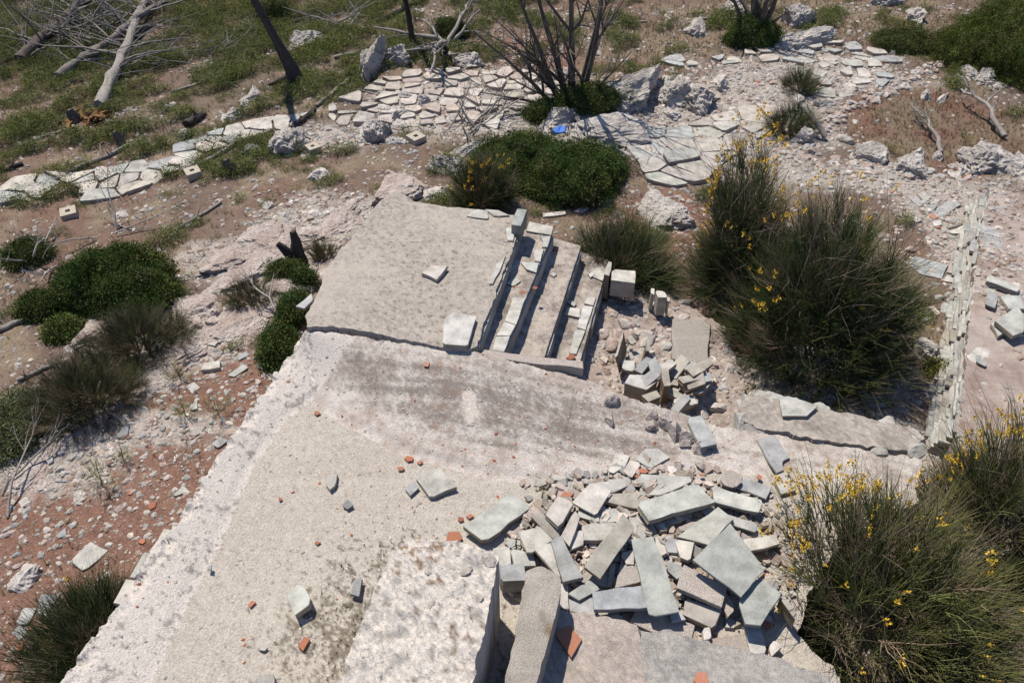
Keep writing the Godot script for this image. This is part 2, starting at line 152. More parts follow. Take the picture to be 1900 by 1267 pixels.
["slate_slab","topmost thick slate of the stack at the right margin","slates on the rubble at the right margin",0,0.09,-0.06,0.03,0.02,[4.623,-5.845,4.935,-6.065,4.928,-5.899,4.826,-5.686,4.699,-5.634]],
["slate_slab","lower slate of the stack at the right margin, in shadow","slates on the rubble at the right margin",0,0.07,-0.14,0,0.02,[4.629,-5.885,4.709,-5.926,4.747,-5.778,4.618,-5.704]],
["slate_slab","broad paving slab lying right of the big broom","slates on the rubble at the right margin",1,0.04,-99,0,0,[4.473,-7.365,4.629,-7.506,4.935,-7.331,4.762,-7.077,4.561,-7.16]],
["slate_slab","beige slab on the ground between big broom and rubble wall","slates on the rubble at the right margin",4,0.04,-99,0,0,[4.859,-7.194,5.012,-7.418,5.098,-7.4,4.968,-7.16]],
["slate_slab","small pale slate below the beige slab right of the broom","slates on the rubble at the right margin",2,0.03,-99,0,0,[4.751,-7.041,4.841,-7.14,4.935,-7.074,4.868,-7.008]],
["slate_slab","thin white slate leaning on the round boulder right of the broom","slates on the rubble at the right margin",2,0.03,-0.3,0,0.1,[3.923,-5.76,3.961,-5.813,4.107,-5.734,4.051,-5.681]],
["slate_slab","bluish slate lying in the big broom's shadow","slates on the rubble at the right margin",1,0.05,-99,0.05,0,[3.267,-5.243,3.311,-5.326,3.475,-5.302,3.486,-5.137,3.33,-5.125]],
["slate_slab","pale broken slates at the lower right edge of broom's shadow","slates on the rubble at the right margin",4,0.05,-99,0,0,[3.604,-5.473,3.736,-5.65,3.797,-5.574,3.665,-5.399]],
["slate_slab","narrow white slate right of the big broom","slates on the rubble at the right margin",2,0.03,-99,0,0,[4.438,-6.597,4.492,-6.612,4.522,-6.491,4.462,-6.461]],
["slate_chip","small white slate chip just below the narrow white one","slates on the rubble at the right margin",2,0.03,-99,0,0,[4.281,-6.387,4.345,-6.431,4.395,-6.411,4.311,-6.343]],
["slate_slab","blue slate sheet on the rubble wall's flat top","slates on the rubble at the right margin",1,0.03,-0.17,0,0,[4.305,-5.452,4.344,-5.464,4.358,-5.341,4.325,-5.305,4.271,-5.365]],
["slate_chip","green broken slate just left of the terracotta shard by the right wall","broken slates behind the right wall",3,0.04,-99,0.03,0.03,[5.036,-8.413,5.243,-8.6,5.303,-8.579,5.201,-8.434]],
["slate_chip","large blue broken slate above the stick by the right wall","broken slates behind the right wall",1,0.04,-99,0.03,0.03,[5.171,-8.413,5.483,-8.685,5.608,-8.6,5.212,-8.292]],
["slate_chip","grey broken slate furthest back near the right wall","broken slates behind the right wall",0,0.04,-99,0.03,0.03,[5.15,-8.836,5.264,-8.924,5.262,-8.706,5.177,-8.664]],
["slate_chip","small blue broken slate beside the furthest back one","broken slates behind the right wall",1,0.04,-99,0.03,0.03,[5.009,-8.706,5.117,-8.749,5.122,-8.579,5.06,-8.537]],
["slate_chip","long beige broken slate leaning toward the right wall","broken slates behind the right wall",4,0.04,-99,0.03,0.03,[5.374,-8.252,5.735,-8.685,5.84,-8.664,5.669,-8.373,5.443,-8.152]],
["slate_chip","small white broken slate below the terracotta shard","broken slates behind the right wall",2,0.04,-99,0.03,0.03,[5.084,-8.192,5.192,-8.212,5.164,-8.113,5.06,-8.074]],
["slate_chip","grey broken slate at the big broom's upper right tips","broken slates behind the right wall",0,0.04,-99,0.03,0.03,[4.842,-8.252,4.916,-8.272,4.963,-8.192,4.871,-8.152]],
["slate_chip","white broken slate under the weathered stick","broken slates behind the right wall",2,0.04,-99,0.03,0.03,[5.19,-8.016,5.427,-8.113,5.424,-7.951,5.229,-7.951]],
["slate_chip","small grey broken slate nearest the right wall's far end","broken slates behind the right wall",0,0.04,-99,0.03,0.03,[5.996,-8.706,6.126,-8.793,6.114,-8.664,5.985,-8.579]],
["slate_slab","broad loose grey slate lying uppermost on the paving beside white bedrock","loose slates on the paving",1,0.04,-99,0,0.02,[1.842,-10.336,2.032,-10.609,2.279,-10.336,2.164,-10.072]],
["slate_slab","long loose slate overlapping the broad one on the paving","loose slates on the paving",1,0.04,-99,0,0.02,[1.81,-10.072,1.931,-10.229,2.159,-9.868,2.014,-9.718]],
["slate_slab","loose slate at the right of the overlapping pair on the paving","loose slates on the paving",0,0.04,-99,0,0.02,[2.194,-10.02,2.433,-10.176,2.391,-9.918,2.259,-9.868]],
["slate_slab","smallest loose slate left of the overlapping pair","loose slates on the paving",1,0.04,-99,0,0.02,[1.692,-9.918,1.76,-10.072,1.779,-9.918,1.73,-9.817]],
["slate_chip","long thin white slate strip on red soil behind the steps","white slates behind the steps",2,0.04,-99,0,0,[0.373,-8.352,0.655,-8.413,0.658,-8.34,0.382,-8.284]],
["slate_chip","irregular white slate on red soil right of the long strip","white slates behind the steps",2,0.04,-99,0,0,[0.756,-8.413,0.875,-8.517,0.964,-8.496,0.867,-8.393]],
["slate_chip","small white slate at the flowering broom's right foot","white slates behind the steps",2,0.04,-99,0,0,[-0.144,-8.621,-0.053,-8.621,-0.018,-8.496,-0.097,-8.517]]]
const SHARDS := [
[-1.61,-4.54,0.025,0.049,"#shard near the inner corner of the floor's pale strip"],
[-0.811,-4.054,0.025,0.067,"#shard just left of the lone slate tile, upper one of two"],
[-0.86,-3.958,0.025,0.05,"#shard just left of the lone slate tile, lower one of two"],
[-0.716,-4.016,0.025,0.05,"#shard touching the lone slate tile's far corner"],
[-0.433,-4.054,0.025,0.063,"#shard alone, right of the biggest floor shard"],
[-1.384,-3.286,0.025,0.046,"#small shard left of the pier on the open floor"],
[-1.738,-2.808,0.025,0.05,"#small triangular shard on the floor's lower left"],
[-1.729,-3.667,0.025,0.04,"#tiny shard left of the pale pointed stone"],
[-0.369,-3.488,0.025,0.051,"#left one of two shards beside the broad sloped slab"],
[-0.307,-3.512,0.025,0.055,"#right one of two shards beside the broad sloped slab"],
[0.681,-4.054,0.025,0.059,"#shard at the foot of the ramp left of two white slates"],
[-0.612,-4.148,0.03,0.102,"#biggest shard near the lone slate tile on the floor"],
[-0.419,-3.328,0.03,0.108,"#shard touching the far side of the pillar"],
[-1.333,-2.533,0.03,0.096,"#shard on the floor's lower left among dry weeds"],
[0.36,-2.483,0.16,0.175,"#largest shard of all, on the dusty wall top"],
[1.134,-2.237,0.16,0.091,"#shard at the bottom edge on the grey wall top"],
[0.409,-3.687,0.05,0.096,"#shard behind the pale five sided slab at the pile's back"],
[1.073,-3.387,0.05,0.085,"#shard in the gap under the largest sloping slab"],
[1.178,-3.364,0.05,0.054,"#smaller shard right of the one under the largest slab"],
[1.011,-3.916,0.05,0.066,"#shard behind the pile, nearest the grey five sided slate"],
[0.959,-3.864,0.05,0.045,"#small shard between white slate and long flat slab"],
[1.45,-3.88,0.05,0.041,"#tiny shard left of the rounded whitish stone"],
[1.761,-3.19,0.05,0.098,"#shard at the right corner of the square green tile"],
[1.659,-2.648,0.05,0.07,"#shard low at the right front of the pile"],
[1.883,-3.854,0.05,0.045,"#small shard behind the bluish slab"],
[0.881,-4.226,0.05,0.056,"#shard beside the small stones on the ramp's right"],
[0.451,-6.91,-0.005,0.085,"#shard at the back end of the second step"],
[0.036,-6.034,0.18,0.046,"#tiny shard on the first step, left of two"],
[0.097,-5.952,0.18,0.061,"#shard on the first step, right of two"],
[0.22,-6.009,0.18,0.046,"#shard on the first step's outer edge"],
[0.553,-5.434,-0.17,0.09,"#triangular shard at the near end of the third step"],
[0.301,-5.181,0,0.067,"#shard at the near end of the second step"],
[0.746,-6.934,-0.19,0.052,"#tiny shard at the back of the third step"],
[0.668,-6.498,-0.19,0.044,"#tiny shard in the middle of the third step"],
[-0.71,-4.832,0.3,0.058,"#shard on the dark stained ramp"],
[-3.009,-4.075,-99,0.081,"#long shard on red soil below the yellow-green herb"],
[-3.584,-2.857,-99,0.071,"#shard on red soil at the left margin below the row of three slates"],
[-3.244,-4.23,-99,0.06,"#faint shard on red soil right of the yellow-green herb"],
[-2.974,-3.725,-99,0.056,"#shard on red soil right of the largest rectangular slate"],
[5.153,-8.327,-99,0.119,"#shard on rubble above the stick by the right wall"],
[4.849,-8.885,-99,0.076,"#small shard among broken slates above the stick"],
[6.09,-12.913,-99,0.16,"#rounded shard on the upper right paving"],
[3.894,-12.188,-99,0.077,"#tiny shard left of the upper right paving"],
[5.115,-8.082,-99,0.078,"#shard just below the one above the stick"]]
const ROCKS := [
["pale bedrock hump directly below the burnt forked stump","pink bedrock left of the landing",-2.902,-7.884,0.309,0.176,0.341,0.558,1,-99],
["small bedrock hump left of the pale hump by the burnt stump","pink bedrock left of the landing",-3.259,-7.537,0.279,0.112,0.24,0.554,1,-99],
["broad flat bedrock face below the burnt forked stump","pink bedrock left of the landing",-2.938,-7.306,0.505,0.096,0.284,0.695,1,-99],
["bedrock shoulder beside the landing's left edge","pink bedrock left of the landing",-2.377,-7.132,0.376,0.096,0.244,0.671,1,-99],
["pinkish bedrock strip under the bluish leaning slate","pink bedrock left of the landing",-2.4,-6.8,0.333,0.08,0.179,0.797,1,-99],
["rounded pale bedrock dome right of the round dark shrub","pink bedrock left of the landing",-3.451,-6.674,0.303,0.112,0.289,0.213,1,-99],
["long pale bedrock slope below the round dark shrub","pink bedrock left of the landing",-4.035,-6.735,0.548,0.128,0.346,1.013,1,-99],
["bedrock rib behind the grey wiry shrub","pink bedrock left of the landing",-4.407,-6.43,0.362,0.096,0.211,0.934,1,-99],
["pinkish bedrock with a root across it near the slab corner","pink bedrock left of the landing",-2.865,-6.299,0.318,0.096,0.279,1.052,1,-99],
["pink bedrock ledge right of the grey wiry shrub","pink bedrock left of the landing",-3.4,-6.003,0.471,0.096,0.21,0.947,1,-99],
["lower pink bedrock ledge below the grey wiry shrub","pink bedrock left of the landing",-3.505,-5.568,0.324,0.096,0.239,1.016,1,-99],
["pale bedrock along the landing's far left edge","pink bedrock left of the landing",-2.032,-8.229,0.427,0.128,0.242,0.958,1,-99],
["white bedrock knob behind the landing","pink bedrock left of the landing",-1.497,-8.879,0.39,0.16,0.32,0.888,1,-99],
["flat bedrock left of the landing's far corner","pink bedrock left of the landing",-2.26,-8.019,0.295,0.08,0.216,0.7,1,-99],
["pink rubble ledge at the left margin by dead twigs","pink bedrock left of the landing",-4.178,-4.482,0.373,0.064,0.132,1.21,1,-99],
["low pink ledge under the grey wiry shrub","pink bedrock left of the landing",-3.809,-5.034,0.462,0.056,0.184,1.014,1,-99],
["large white outcrop rising right of the bare many-stemmed tree","white limestone outcrops behind the landing",1.72,-11.543,1.032,0.4,0.509,1.004,0,-99],
["broad creased outcrop behind the dark green shrub","white limestone outcrops behind the landing",1.322,-10.526,0.63,0.32,0.455,0.494,0,-99],
["long rounded outcrop like a log left of the creased one","white limestone outcrops behind the landing",0.761,-10.857,0.506,0.28,0.199,0.763,0,-99],
["cracked white outcrop with a stick across it","white limestone outcrops behind the landing",2.529,-11.58,0.295,0.3,0.329,-0.399,0,-99],
["pale outcrop left of the dark green shrub","white limestone outcrops behind the landing",-0.843,-9.556,0.213,0.18,0.27,0.643,0,-99],
["thin pale rock ledge leading up to the dark green shrub","white limestone outcrops behind the landing",-0.592,-9.965,0.463,0.12,0.14,0.777,0,-99],
["smooth pink boulder between two brooms behind the steps","white limestone outcrops behind the landing",1.854,-8.394,0.271,0.22,0.31,0.74,0,-99],
["pale rock at the foot of the yellow-flowered broom","white limestone outcrops behind the landing",-0.944,-8.828,0.153,0.12,0.202,0.326,0,-99],
["white boulder left of the upper paving","white limestone outcrops behind the landing",2.785,-11.543,0.338,0.32,0.326,-0.59,0,-99],
["small white boulder beside the upper paving","white limestone outcrops behind the landing",3.258,-11.958,0.134,0.2,0.214,0,0,-99],
["tall grooved grey boulder beside the far scattered paving","boulders on the far slope",-2.248,-12.83,0.146,0.5,0.468,-0.139,0,-99],
["low grooved boulder right of the tall one","boulders on the far slope",-1.927,-13.065,0.277,0.3,0.329,-0.142,0,-99],
["flat white boulder behind the fallen dead branches","boulders on the far slope",-1.363,-13.337,0.247,0.2,0.202,0.218,0,-99],
["layered white boulder below the fallen dead branches","boulders on the far slope",-0.7,-12.895,0.293,0.18,0.192,0,0,-99],
["rounded white boulder left of a square concrete footing","boulders on the far slope",-1.971,-10.468,0.237,0.28,0.276,0.258,0,-99],
["deeply grooved boulder between path and footing","boulders on the far slope",-3.174,-10.288,0.246,0.3,0.276,0.26,0,-99],
["slanted white rock above the left path","boulders on the far slope",-4.06,-11.869,0.25,0.2,0.168,1.158,0,-99],
["low white rock above the left path's middle","boulders on the far slope",-4.237,-11.342,0.197,0.18,0.149,0.871,0,-99],
["single pale rock sitting on the left path's upper edge","boulders on the far slope",-4.764,-10.755,0.113,0.15,0.144,0.271,0,-99],
["flat white rock below the grooved boulder","boulders on the far slope",-3.646,-10.17,0.188,0.12,0.098,0.068,0,-99],
["elongated white rock near the leaning burnt trunk","boulders on the far slope",-3.707,-14.209,0.33,0.2,0.248,0.928,0,-99],
["flat topped white boulder at the top edge","boulders on the far slope",4.167,-15.26,0.251,0.3,0.278,0,0,-99],
["white boulder right of the small tree at the top","boulders on the far slope",5.11,-14.567,0.236,0.35,0.341,-0.49,0,-99],
["white boulder left of the small tree at the top","boulders on the far slope",3.294,-14.213,0.19,0.22,0.224,0,0,-99],
["long pale rock rim behind the upper paving","boulders on the far slope",4.872,-13.658,0.617,0.25,0.271,0.522,0,-99],
["large boulder on the rubble line above the big broom","boulders on the far slope",4.883,-9.729,0.233,0.25,0.197,0,0,-99],
["pale boulder on the rubble line right of the large one","boulders on the far slope",5.35,-9.457,0.211,0.2,0.225,-0.578,0,-99],
["pale outcrop at the right end of the rubble line","boulders on the far slope",6.337,-9.671,0.41,0.25,0.273,0.653,0,-99],
["grey boulder in front of the right hand green mound","boulders on the far slope",7.485,-12.252,0.222,0.2,0.194,0,0,-99],
["stone at the near end of the masonry kerb","boulders on the far slope",4.09,-10.303,0.167,0.2,0.209,0,0,-99],
["white rocks at the top edge right of centre","boulders on the far slope",7.034,-15.654,0.361,0.25,0.232,0.4,0,-99],
["grey rock near the top right","boulders on the far slope",7.36,-14.881,0.168,0.2,0.252,0,0,-99],
["round pale boulder right of the big broom","boulders on the far slope",4.167,-5.92,0.097,0.16,0.135,0,0,-99],
["pale boulder on red soil at the left margin","boulders on the far slope",-3.801,-3.451,0.099,0.1,0.106,-0.48,0,-99],
["white crumbly rock near the yellow-green herb","boulders on the far slope",-3.697,-4.198,0.066,0.07,0.08,0.446,0,-99],
["flat pale rock below the left path","boulders on the far slope",-2.568,-9.359,0.147,0.1,0.142,0.597,0,-99],
["white stone alone on brown soil below the left path","boulders on the far slope",-3.079,-8.751,0.071,0.08,0.092,-0.094,0,-99],
["low white stone patch on the left slope","boulders on the far slope",-4.996,-8.742,0.128,0.06,0.083,0.985,0,-99],
["pale boulder cut by the right edge","boulders on the far slope",6.62,-9.388,0.171,0.22,0.211,0,0,-99],
["dark stone in the rubble beside the steps","boulders on the far slope",1.249,-6,0.076,0.12,0.081,-0.396,0,-99],
["small pale rock along the pink bedrock band left of the landing","small rocks on the bedrock band",-2.573,-7.552,0.106,0.105,0.08,0.911,1,-99],
["small pale rock along the pink bedrock band left of the landing","small rocks on the bedrock band",-3.811,-5.583,0.126,0.056,0.076,1.085,1,-99],
["small pale rock along the pink bedrock band left of the landing","small rocks on the bedrock band",-2.035,-7.336,0.217,0.069,0.131,1.021,1,-99],
["small pale rock along the pink bedrock band left of the landing","small rocks on the bedrock band",-3.306,-5.831,0.161,0.09,0.066,0.703,1,-99],
["small pale rock along the pink bedrock band left of the landing","small rocks on the bedrock band",-3.306,-6.45,0.075,0.083,0.138,0.489,1,-99],
["small pale rock along the pink bedrock band left of the landing","small rocks on the bedrock band",-2.346,-7.145,0.201,0.075,0.138,0.802,1,-99],
["small pale rock along the pink bedrock band left of the landing","small rocks on the bedrock band",-3.48,-6.28,0.116,0.053,0.119,1.18,1,-99],
["small pale rock along the pink bedrock band left of the landing","small rocks on the bedrock band",-3.558,-6.002,0.115,0.062,0.087,0.356,1,-99],
["small pale rock along the pink bedrock band left of the landing","small rocks on the bedrock band",-3.015,-6.702,0.102,0.069,0.096,0.601,1,-99],
["small pale rock along the pink bedrock band left of the landing","small rocks on the bedrock band",-3.161,-6.438,0.072,0.087,0.084,0.579,1,-99],
["small pale rock along the pink bedrock band left of the landing","small rocks on the bedrock band",-2.489,-7.678,0.142,0.104,0.082,0.668,1,-99],
["small pale rock along the pink bedrock band left of the landing","small rocks on the bedrock band",-4.043,-4.829,0.055,0.097,0.07,0.357,1,-99],
["small pale rock along the pink bedrock band left of the landing","small rocks on the bedrock band",-2.655,-6.692,0.196,0.077,0.086,1.036,1,-99],
["small pale rock along the pink bedrock band left of the landing","small rocks on the bedrock band",-2.04,-7.601,0.152,0.06,0.07,1.121,1,-99],
["small pale rock along the pink bedrock band left of the landing","small rocks on the bedrock band",-3.939,-5.613,0.07,0.062,0.126,0.883,1,-99],
["small pale rock along the pink bedrock band left of the landing","small rocks on the bedrock band",-2.034,-8.52,0.243,0.079,0.091,1.149,1,-99],
["small pale rock along the pink bedrock band left of the landing","small rocks on the bedrock band",-2.19,-7.635,0.166,0.109,0.139,0.89,1,-99],
["small pale rock along the pink bedrock band left of the landing","small rocks on the bedrock band",-3.209,-6.584,0.079,0.103,0.097,1.025,1,-99],
["small pale rock along the pink bedrock band left of the landing","small rocks on the bedrock band",-4.032,-5.583,0.091,0.064,0.075,1.073,1,-99],
["small pale rock along the pink bedrock band left of the landing","small rocks on the bedrock band",-4.272,-5.466,0.156,0.074,0.098,0.355,1,-99],
["small pale rock along the pink bedrock band left of the landing","small rocks on the bedrock band",-3.989,-5.045,0.139,0.063,0.084,1.141,1,-99],
["small pale rock along the pink bedrock band left of the landing","small rocks on the bedrock band",-3.805,-5.06,0.088,0.089,0.095,0.51,1,-99],
["small pale rock along the pink bedrock band left of the landing","small rocks on the bedrock band",-3.875,-5.352,0.128,0.107,0.075,0.409,1,-99],
["small pale rock along the pink bedrock band left of the landing","small rocks on the bedrock band",-1.524,-7.847,0.176,0.058,0.082,0.534,1,-99],
["small pale rock along the pink bedrock band left of the landing","small rocks on the bedrock band",-4.255,-5.16,0.071,0.095,0.098,0.744,1,-99],
["small pale rock along the pink bedrock band left of the landing","small rocks on the bedrock band",-4.372,-5.314,0.15,0.057,0.059,0.459,1,-99],
["small pale rock along the pink bedrock band left of the landing","small rocks on the bedrock band",-3.718,-5.263,0.12,0.09,0.11,1.043,1,-99],
["small pale rock along the pink bedrock band left of the landing","small rocks on the bedrock band",-2.424,-6.908,0.159,0.052,0.102,1.135,1,-99],
["small pale rock along the pink bedrock band left of the landing","small rocks on the bedrock band",-3.332,-5.939,0.138,0.096,0.07,0.917,1,-99],
["small pale rock along the pink bedrock band left of the landing","small rocks on the bedrock band",-3.372,-6.206,0.164,0.073,0.07,0.776,1,-99],
["small pale rock along the pink bedrock band left of the landing","small rocks on the bedrock band",-3.98,-5.63,0.123,0.057,0.122,1.159,1,-99],
["small pale rock along the pink bedrock band left of the landing","small rocks on the bedrock band",-3.272,-6.013,0.111,0.054,0.123,0.555,1,-99],
["small pale rock along the pink bedrock band left of the landing","small rocks on the bedrock band",-4.227,-5.319,0.14,0.06,0.086,0.53,1,-99],
["small pale rock along the pink bedrock band left of the landing","small rocks on the bedrock band",-4.248,-5.408,0.107,0.104,0.082,0.781,1,-99],
["small white rock among the scattered paving and outcrops","small rocks by the scattered paving",1.135,-10.847,0.105,0.099,0.117,-0.055,0,-99],
["small white rock among the scattered paving and outcrops","small rocks by the scattered paving",-2.048,-10.787,0.081,0.121,0.143,0.235,0,-99],
["small white rock among the scattered paving and outcrops","small rocks by the scattered paving",2.726,-12.153,0.118,0.097,0.124,-0.307,0,-99],
["small white rock among the scattered paving and outcrops","small rocks by the scattered paving",2.313,-12.092,0.092,0.109,0.166,-0.148,0,-99],
["small white rock among the scattered paving and outcrops","small rocks by the scattered paving",-0.208,-10.51,0.1,0.067,0.119,0.546,0,-99],
["small white rock among the scattered paving and outcrops","small rocks by the scattered paving",-1.637,-10.171,0.133,0.09,0.088,-0.341,0,-99],
["small white rock among the scattered paving and outcrops","small rocks by the scattered paving",0.482,-11.62,0.076,0.074,0.121,-0.313,0,-99],
["small white rock among the scattered paving and outcrops","small rocks by the scattered paving",0.843,-10.669,0.106,0.062,0.096,0.621,0,-99],
["small white rock among the scattered paving and outcrops","small rocks by the scattered paving",2.366,-11.057,0.153,0.107,0.146,0.499,0,-99],
["small white rock among the scattered paving and outcrops","small rocks by the scattered paving",0.058,-11.97,0.116,0.137,0.167,-0.112,0,-99],
["small white rock among the scattered paving and outcrops","small rocks by the scattered paving",-1.897,-11.27,0.135,0.084,0.133,-0.297,0,-99],
["small white rock among the scattered paving and outcrops","small rocks by the scattered paving",2.417,-12.196,0.102,0.116,0.147,-0.286,0,-99],
["small white rock among the scattered paving and outcrops","small rocks by the scattered paving",-0.879,-10.883,0.117,0.092,0.15,-0.254,0,-99],
["small white rock among the scattered paving and outcrops","small rocks by the scattered paving",-0.413,-10.576,0.128,0.061,0.099,0.278,0,-99],
["small white rock among the scattered paving and outcrops","small rocks by the scattered paving",-1.584,-11.629,0.13,0.11,0.118,-0.392,0,-99],
["small white rock among the scattered paving and outcrops","small rocks by the scattered paving",-1.668,-11.022,0.079,0.134,0.15,-0.439,0,-99],
["small white rock among the scattered paving and outcrops","small rocks by the scattered paving",0.616,-11.289,0.087,0.131,0.104,-0.299,0,-99],
["small white rock among the scattered paving and outcrops","small rocks by the scattered paving",1.501,-11.143,0.084,0.136,0.102,0.389,0,-99],
["small white rock among the scattered paving and outcrops","small rocks by the scattered paving",-1.591,-10.634,0.105,0.102,0.147,0.348,0,-99],
["small white rock among the scattered paving and outcrops","small rocks by the scattered paving",-1.721,-11.607,0.074,0.07,0.097,0.291,0,-99],
["small white rock among the scattered paving and outcrops","small rocks by the scattered paving",-2.067,-10.389,0.135,0.112,0.125,-0.18,0,-99],
["small white rock among the scattered paving and outcrops","small rocks by the scattered paving",2.455,-11.542,0.141,0.116,0.144,0.123,0,-99],
["small white rock among the scattered paving and outcrops","small rocks by the scattered paving",1.284,-11.931,0.083,0.065,0.159,0.213,0,-99],
["small white rock among the scattered paving and outcrops","small rocks by the scattered paving",-1.607,-11.024,0.133,0.115,0.106,0.217,0,-99],
["small white rock among the scattered paving and outcrops","small rocks by the scattered paving",1.996,-11.694,0.101,0.062,0.096,-0.252,0,-99],
["small white rock among the scattered paving and outcrops","small rocks by the scattered paving",2.421,-11.062,0.075,0.126,0.098,-0.212,0,-99],
["small white rock among the scattered paving and outcrops","small rocks by the scattered paving",-1.314,-11.436,0.127,0.14,0.103,-0.181,0,-99],
["small white rock among the scattered paving and outcrops","small rocks by the scattered paving",1.161,-11.496,0.15,0.128,0.157,0.32,0,-99],
["small white rock among the scattered paving and outcrops","small rocks by the scattered paving",1.842,-11.633,0.131,0.112,0.156,0.391,0,-99],
["small white rock among the scattered paving and outcrops","small rocks by the scattered paving",2.172,-11.606,0.116,0.08,0.095,0.041,0,-99],
["small white rock round the upper right paving and rubble line","small rocks at the upper right",7.301,-12.449,0.146,0.135,0.165,-0.007,0,-99],
["small white rock round the upper right paving and rubble line","small rocks at the upper right",6.399,-9.95,0.113,0.123,0.141,-0.389,0,-99],
["small white rock round the upper right paving and rubble line","small rocks at the upper right",6.477,-13.867,0.102,0.105,0.135,-0.561,0,-99],
["small white rock round the upper right paving and rubble line","small rocks at the upper right",4.834,-9.861,0.108,0.066,0.092,0.133,0,-99],
["small white rock round the upper right paving and rubble line","small rocks at the upper right",6.554,-11.567,0.07,0.106,0.177,-0.661,0,-99],
["small white rock round the upper right paving and rubble line","small rocks at the upper right",2.452,-9.993,0.12,0.062,0.114,-0.315,0,-99],
["small white rock round the upper right paving and rubble line","small rocks at the upper right",6.349,-11.655,0.075,0.127,0.128,-0.741,0,-99],
["small white rock round the upper right paving and rubble line","small rocks at the upper right",5.912,-9.58,0.073,0.063,0.102,-0.309,0,-99],
["small white rock round the upper right paving and rubble line","small rocks at the upper right",4.688,-11.398,0.129,0.131,0.116,-0.447,0,-99],
["small white rock round the upper right paving and rubble line","small rocks at the upper right",5.501,-9.77,0.105,0.14,0.085,0.288,0,-99],
["small white rock round the upper right paving and rubble line","small rocks at the upper right",7.642,-12.355,0.096,0.089,0.166,-0.731,0,-99],
["small white rock round the upper right paving and rubble line","small rocks at the upper right",4.888,-9.075,0.083,0.084,0.095,0.269,0,-99],
["small white rock round the upper right paving and rubble line","small rocks at the upper right",4.223,-11.979,0.14,0.075,0.105,-0.801,0,-99],
["small white rock round the upper right paving and rubble line","small rocks at the upper right",2.816,-9.774,0.072,0.14,0.13,-0.364,0,-99],
["small white rock round the upper right paving and rubble line","small rocks at the upper right",5.257,-11.864,0.113,0.082,0.175,0.186,0,-99],
["small white rock round the upper right paving and rubble line","small rocks at the upper right",5.976,-9.449,0.066,0.111,0.133,0.037,0,-99],
["small white rock round the upper right paving and rubble line","small rocks at the upper right",6.131,-12.043,0.129,0.062,0.119,-0.518,0,-99],
["small white rock round the upper right paving and rubble line","small rocks at the upper right",5.767,-9.753,0.083,0.089,0.088,0.273,0,-99],
["small white rock round the upper right paving and rubble line","small rocks at the upper right",4.314,-11.537,0.101,0.079,0.166,0.179,0,-99],
["small white rock round the upper right paving and rubble line","small rocks at the upper right",6.584,-9.726,0.117,0.065,0.124,-0.797,0,-99],
["small white rock round the upper right paving and rubble line","small rocks at the upper right",7.53,-12.433,0.154,0.072,0.118,0.154,0,-99],
["small white rock round the upper right paving and rubble line","small rocks at the upper right",4.651,-10.226,0.1,0.127,0.116,-0.031,0,-99],
["small white rock round the upper right paving and rubble line","small rocks at the upper right",7.098,-12.205,0.086,0.112,0.125,0.11,0,-99],
["small white rock round the upper right paving and rubble line","small rocks at the upper right",3.266,-9.776,0.103,0.124,0.095,-0.032,0,-99],
["small white rock round the upper right paving and rubble line","small rocks at the upper right",7.566,-12.04,0.182,0.077,0.12,0.31,0,-99],
["small white rock round the upper right paving and rubble line","small rocks at the upper right",5.861,-9.355,0.102,0.064,0.131,-0.178,0,-99],
["flat dark stone, lowest of the heap on the ramp","rough stones on the ramp",1.12,-4.36,0.073,0.07,0.047,-0.479,2,0.06],
["pointed dark stone of the heap on the ramp","rough stones on the ramp",1.239,-4.407,0.063,0.1,0.083,0.43,2,0.06],
["grey stone at the back of the heap on the ramp","rough stones on the ramp",1.138,-4.447,0.048,0.08,0.059,0,2,0.08],
["pale squarish stone alone on the ramp","rough stones on the ramp",0.816,-4.571,0.053,0.08,0.078,-0.486,2,0.14],
["small white stone left of the heap on the ramp","rough stones on the ramp",0.786,-4.398,0.044,0.06,0.064,0,2,0.05],
["grey block of the heap nearest the long slab","rough stones on the ramp",1.311,-4.294,0.056,0.1,0.092,0,2,0.05],
["brown stone touching the long grey slab","rough stones on the ramp",1.38,-4.243,0.058,0.09,0.058,-0.48,2,0.05],
["purplish round stone at the long slab's lower end","rough stones on the ramp",1.473,-4.143,0.055,0.09,0.061,0,2,0.03],
["small stone below the brown one on the ramp","rough stones on the ramp",1.366,-4.187,0.043,0.06,0.045,0,2,0.03],
["smooth grey pebble stone behind the pile","rough stones on the ramp",1.298,-3.962,0.058,0.05,0.043,0,2,0.02],
["pale pebble stone behind the pile","rough stones on the ramp",1.462,-3.994,0.046,0.04,0.048,0,2,0.02]]
const PATH_A := [-6.922,-9.433,-6.85,-9.71,-6.481,-9.868,-6.053,-9.775,-5.825,-9.85,-5.479,-9.963,-5.148,-10.131,-4.741,-10.509,-4.299,-10.845,-3.824,-11.135,-3.164,-11.293,-2.971,-11.451,-3.185,-10.716,-3.517,-10.755,-3.916,-10.416,-4.369,-10.15,-4.368,-9.797,-4.725,-9.639,-4.79,-9.455,-5.076,-9.206,-5.287,-9.114,-5.614,-9.012,-5.722,-9.067,-5.783,-9.367,-6.155,-9.592,-6.238,-9.094,-6.544,-9.167,-6.737,-9.052]
const PATH_B := [-2.791,-11.49,-2.655,-11.691,-2.32,-11.937,-1.982,-12.498,-1.311,-12.607,-0.333,-12.501,0.169,-12.678,0.611,-12.571,0.903,-11.96,0.71,-11.452,-0.117,-11.149,-0.216,-10.521,-0.647,-10.857,-1.426,-10.632,-1.901,-10.848,-2.513,-10.807,-2.728,-11.121]
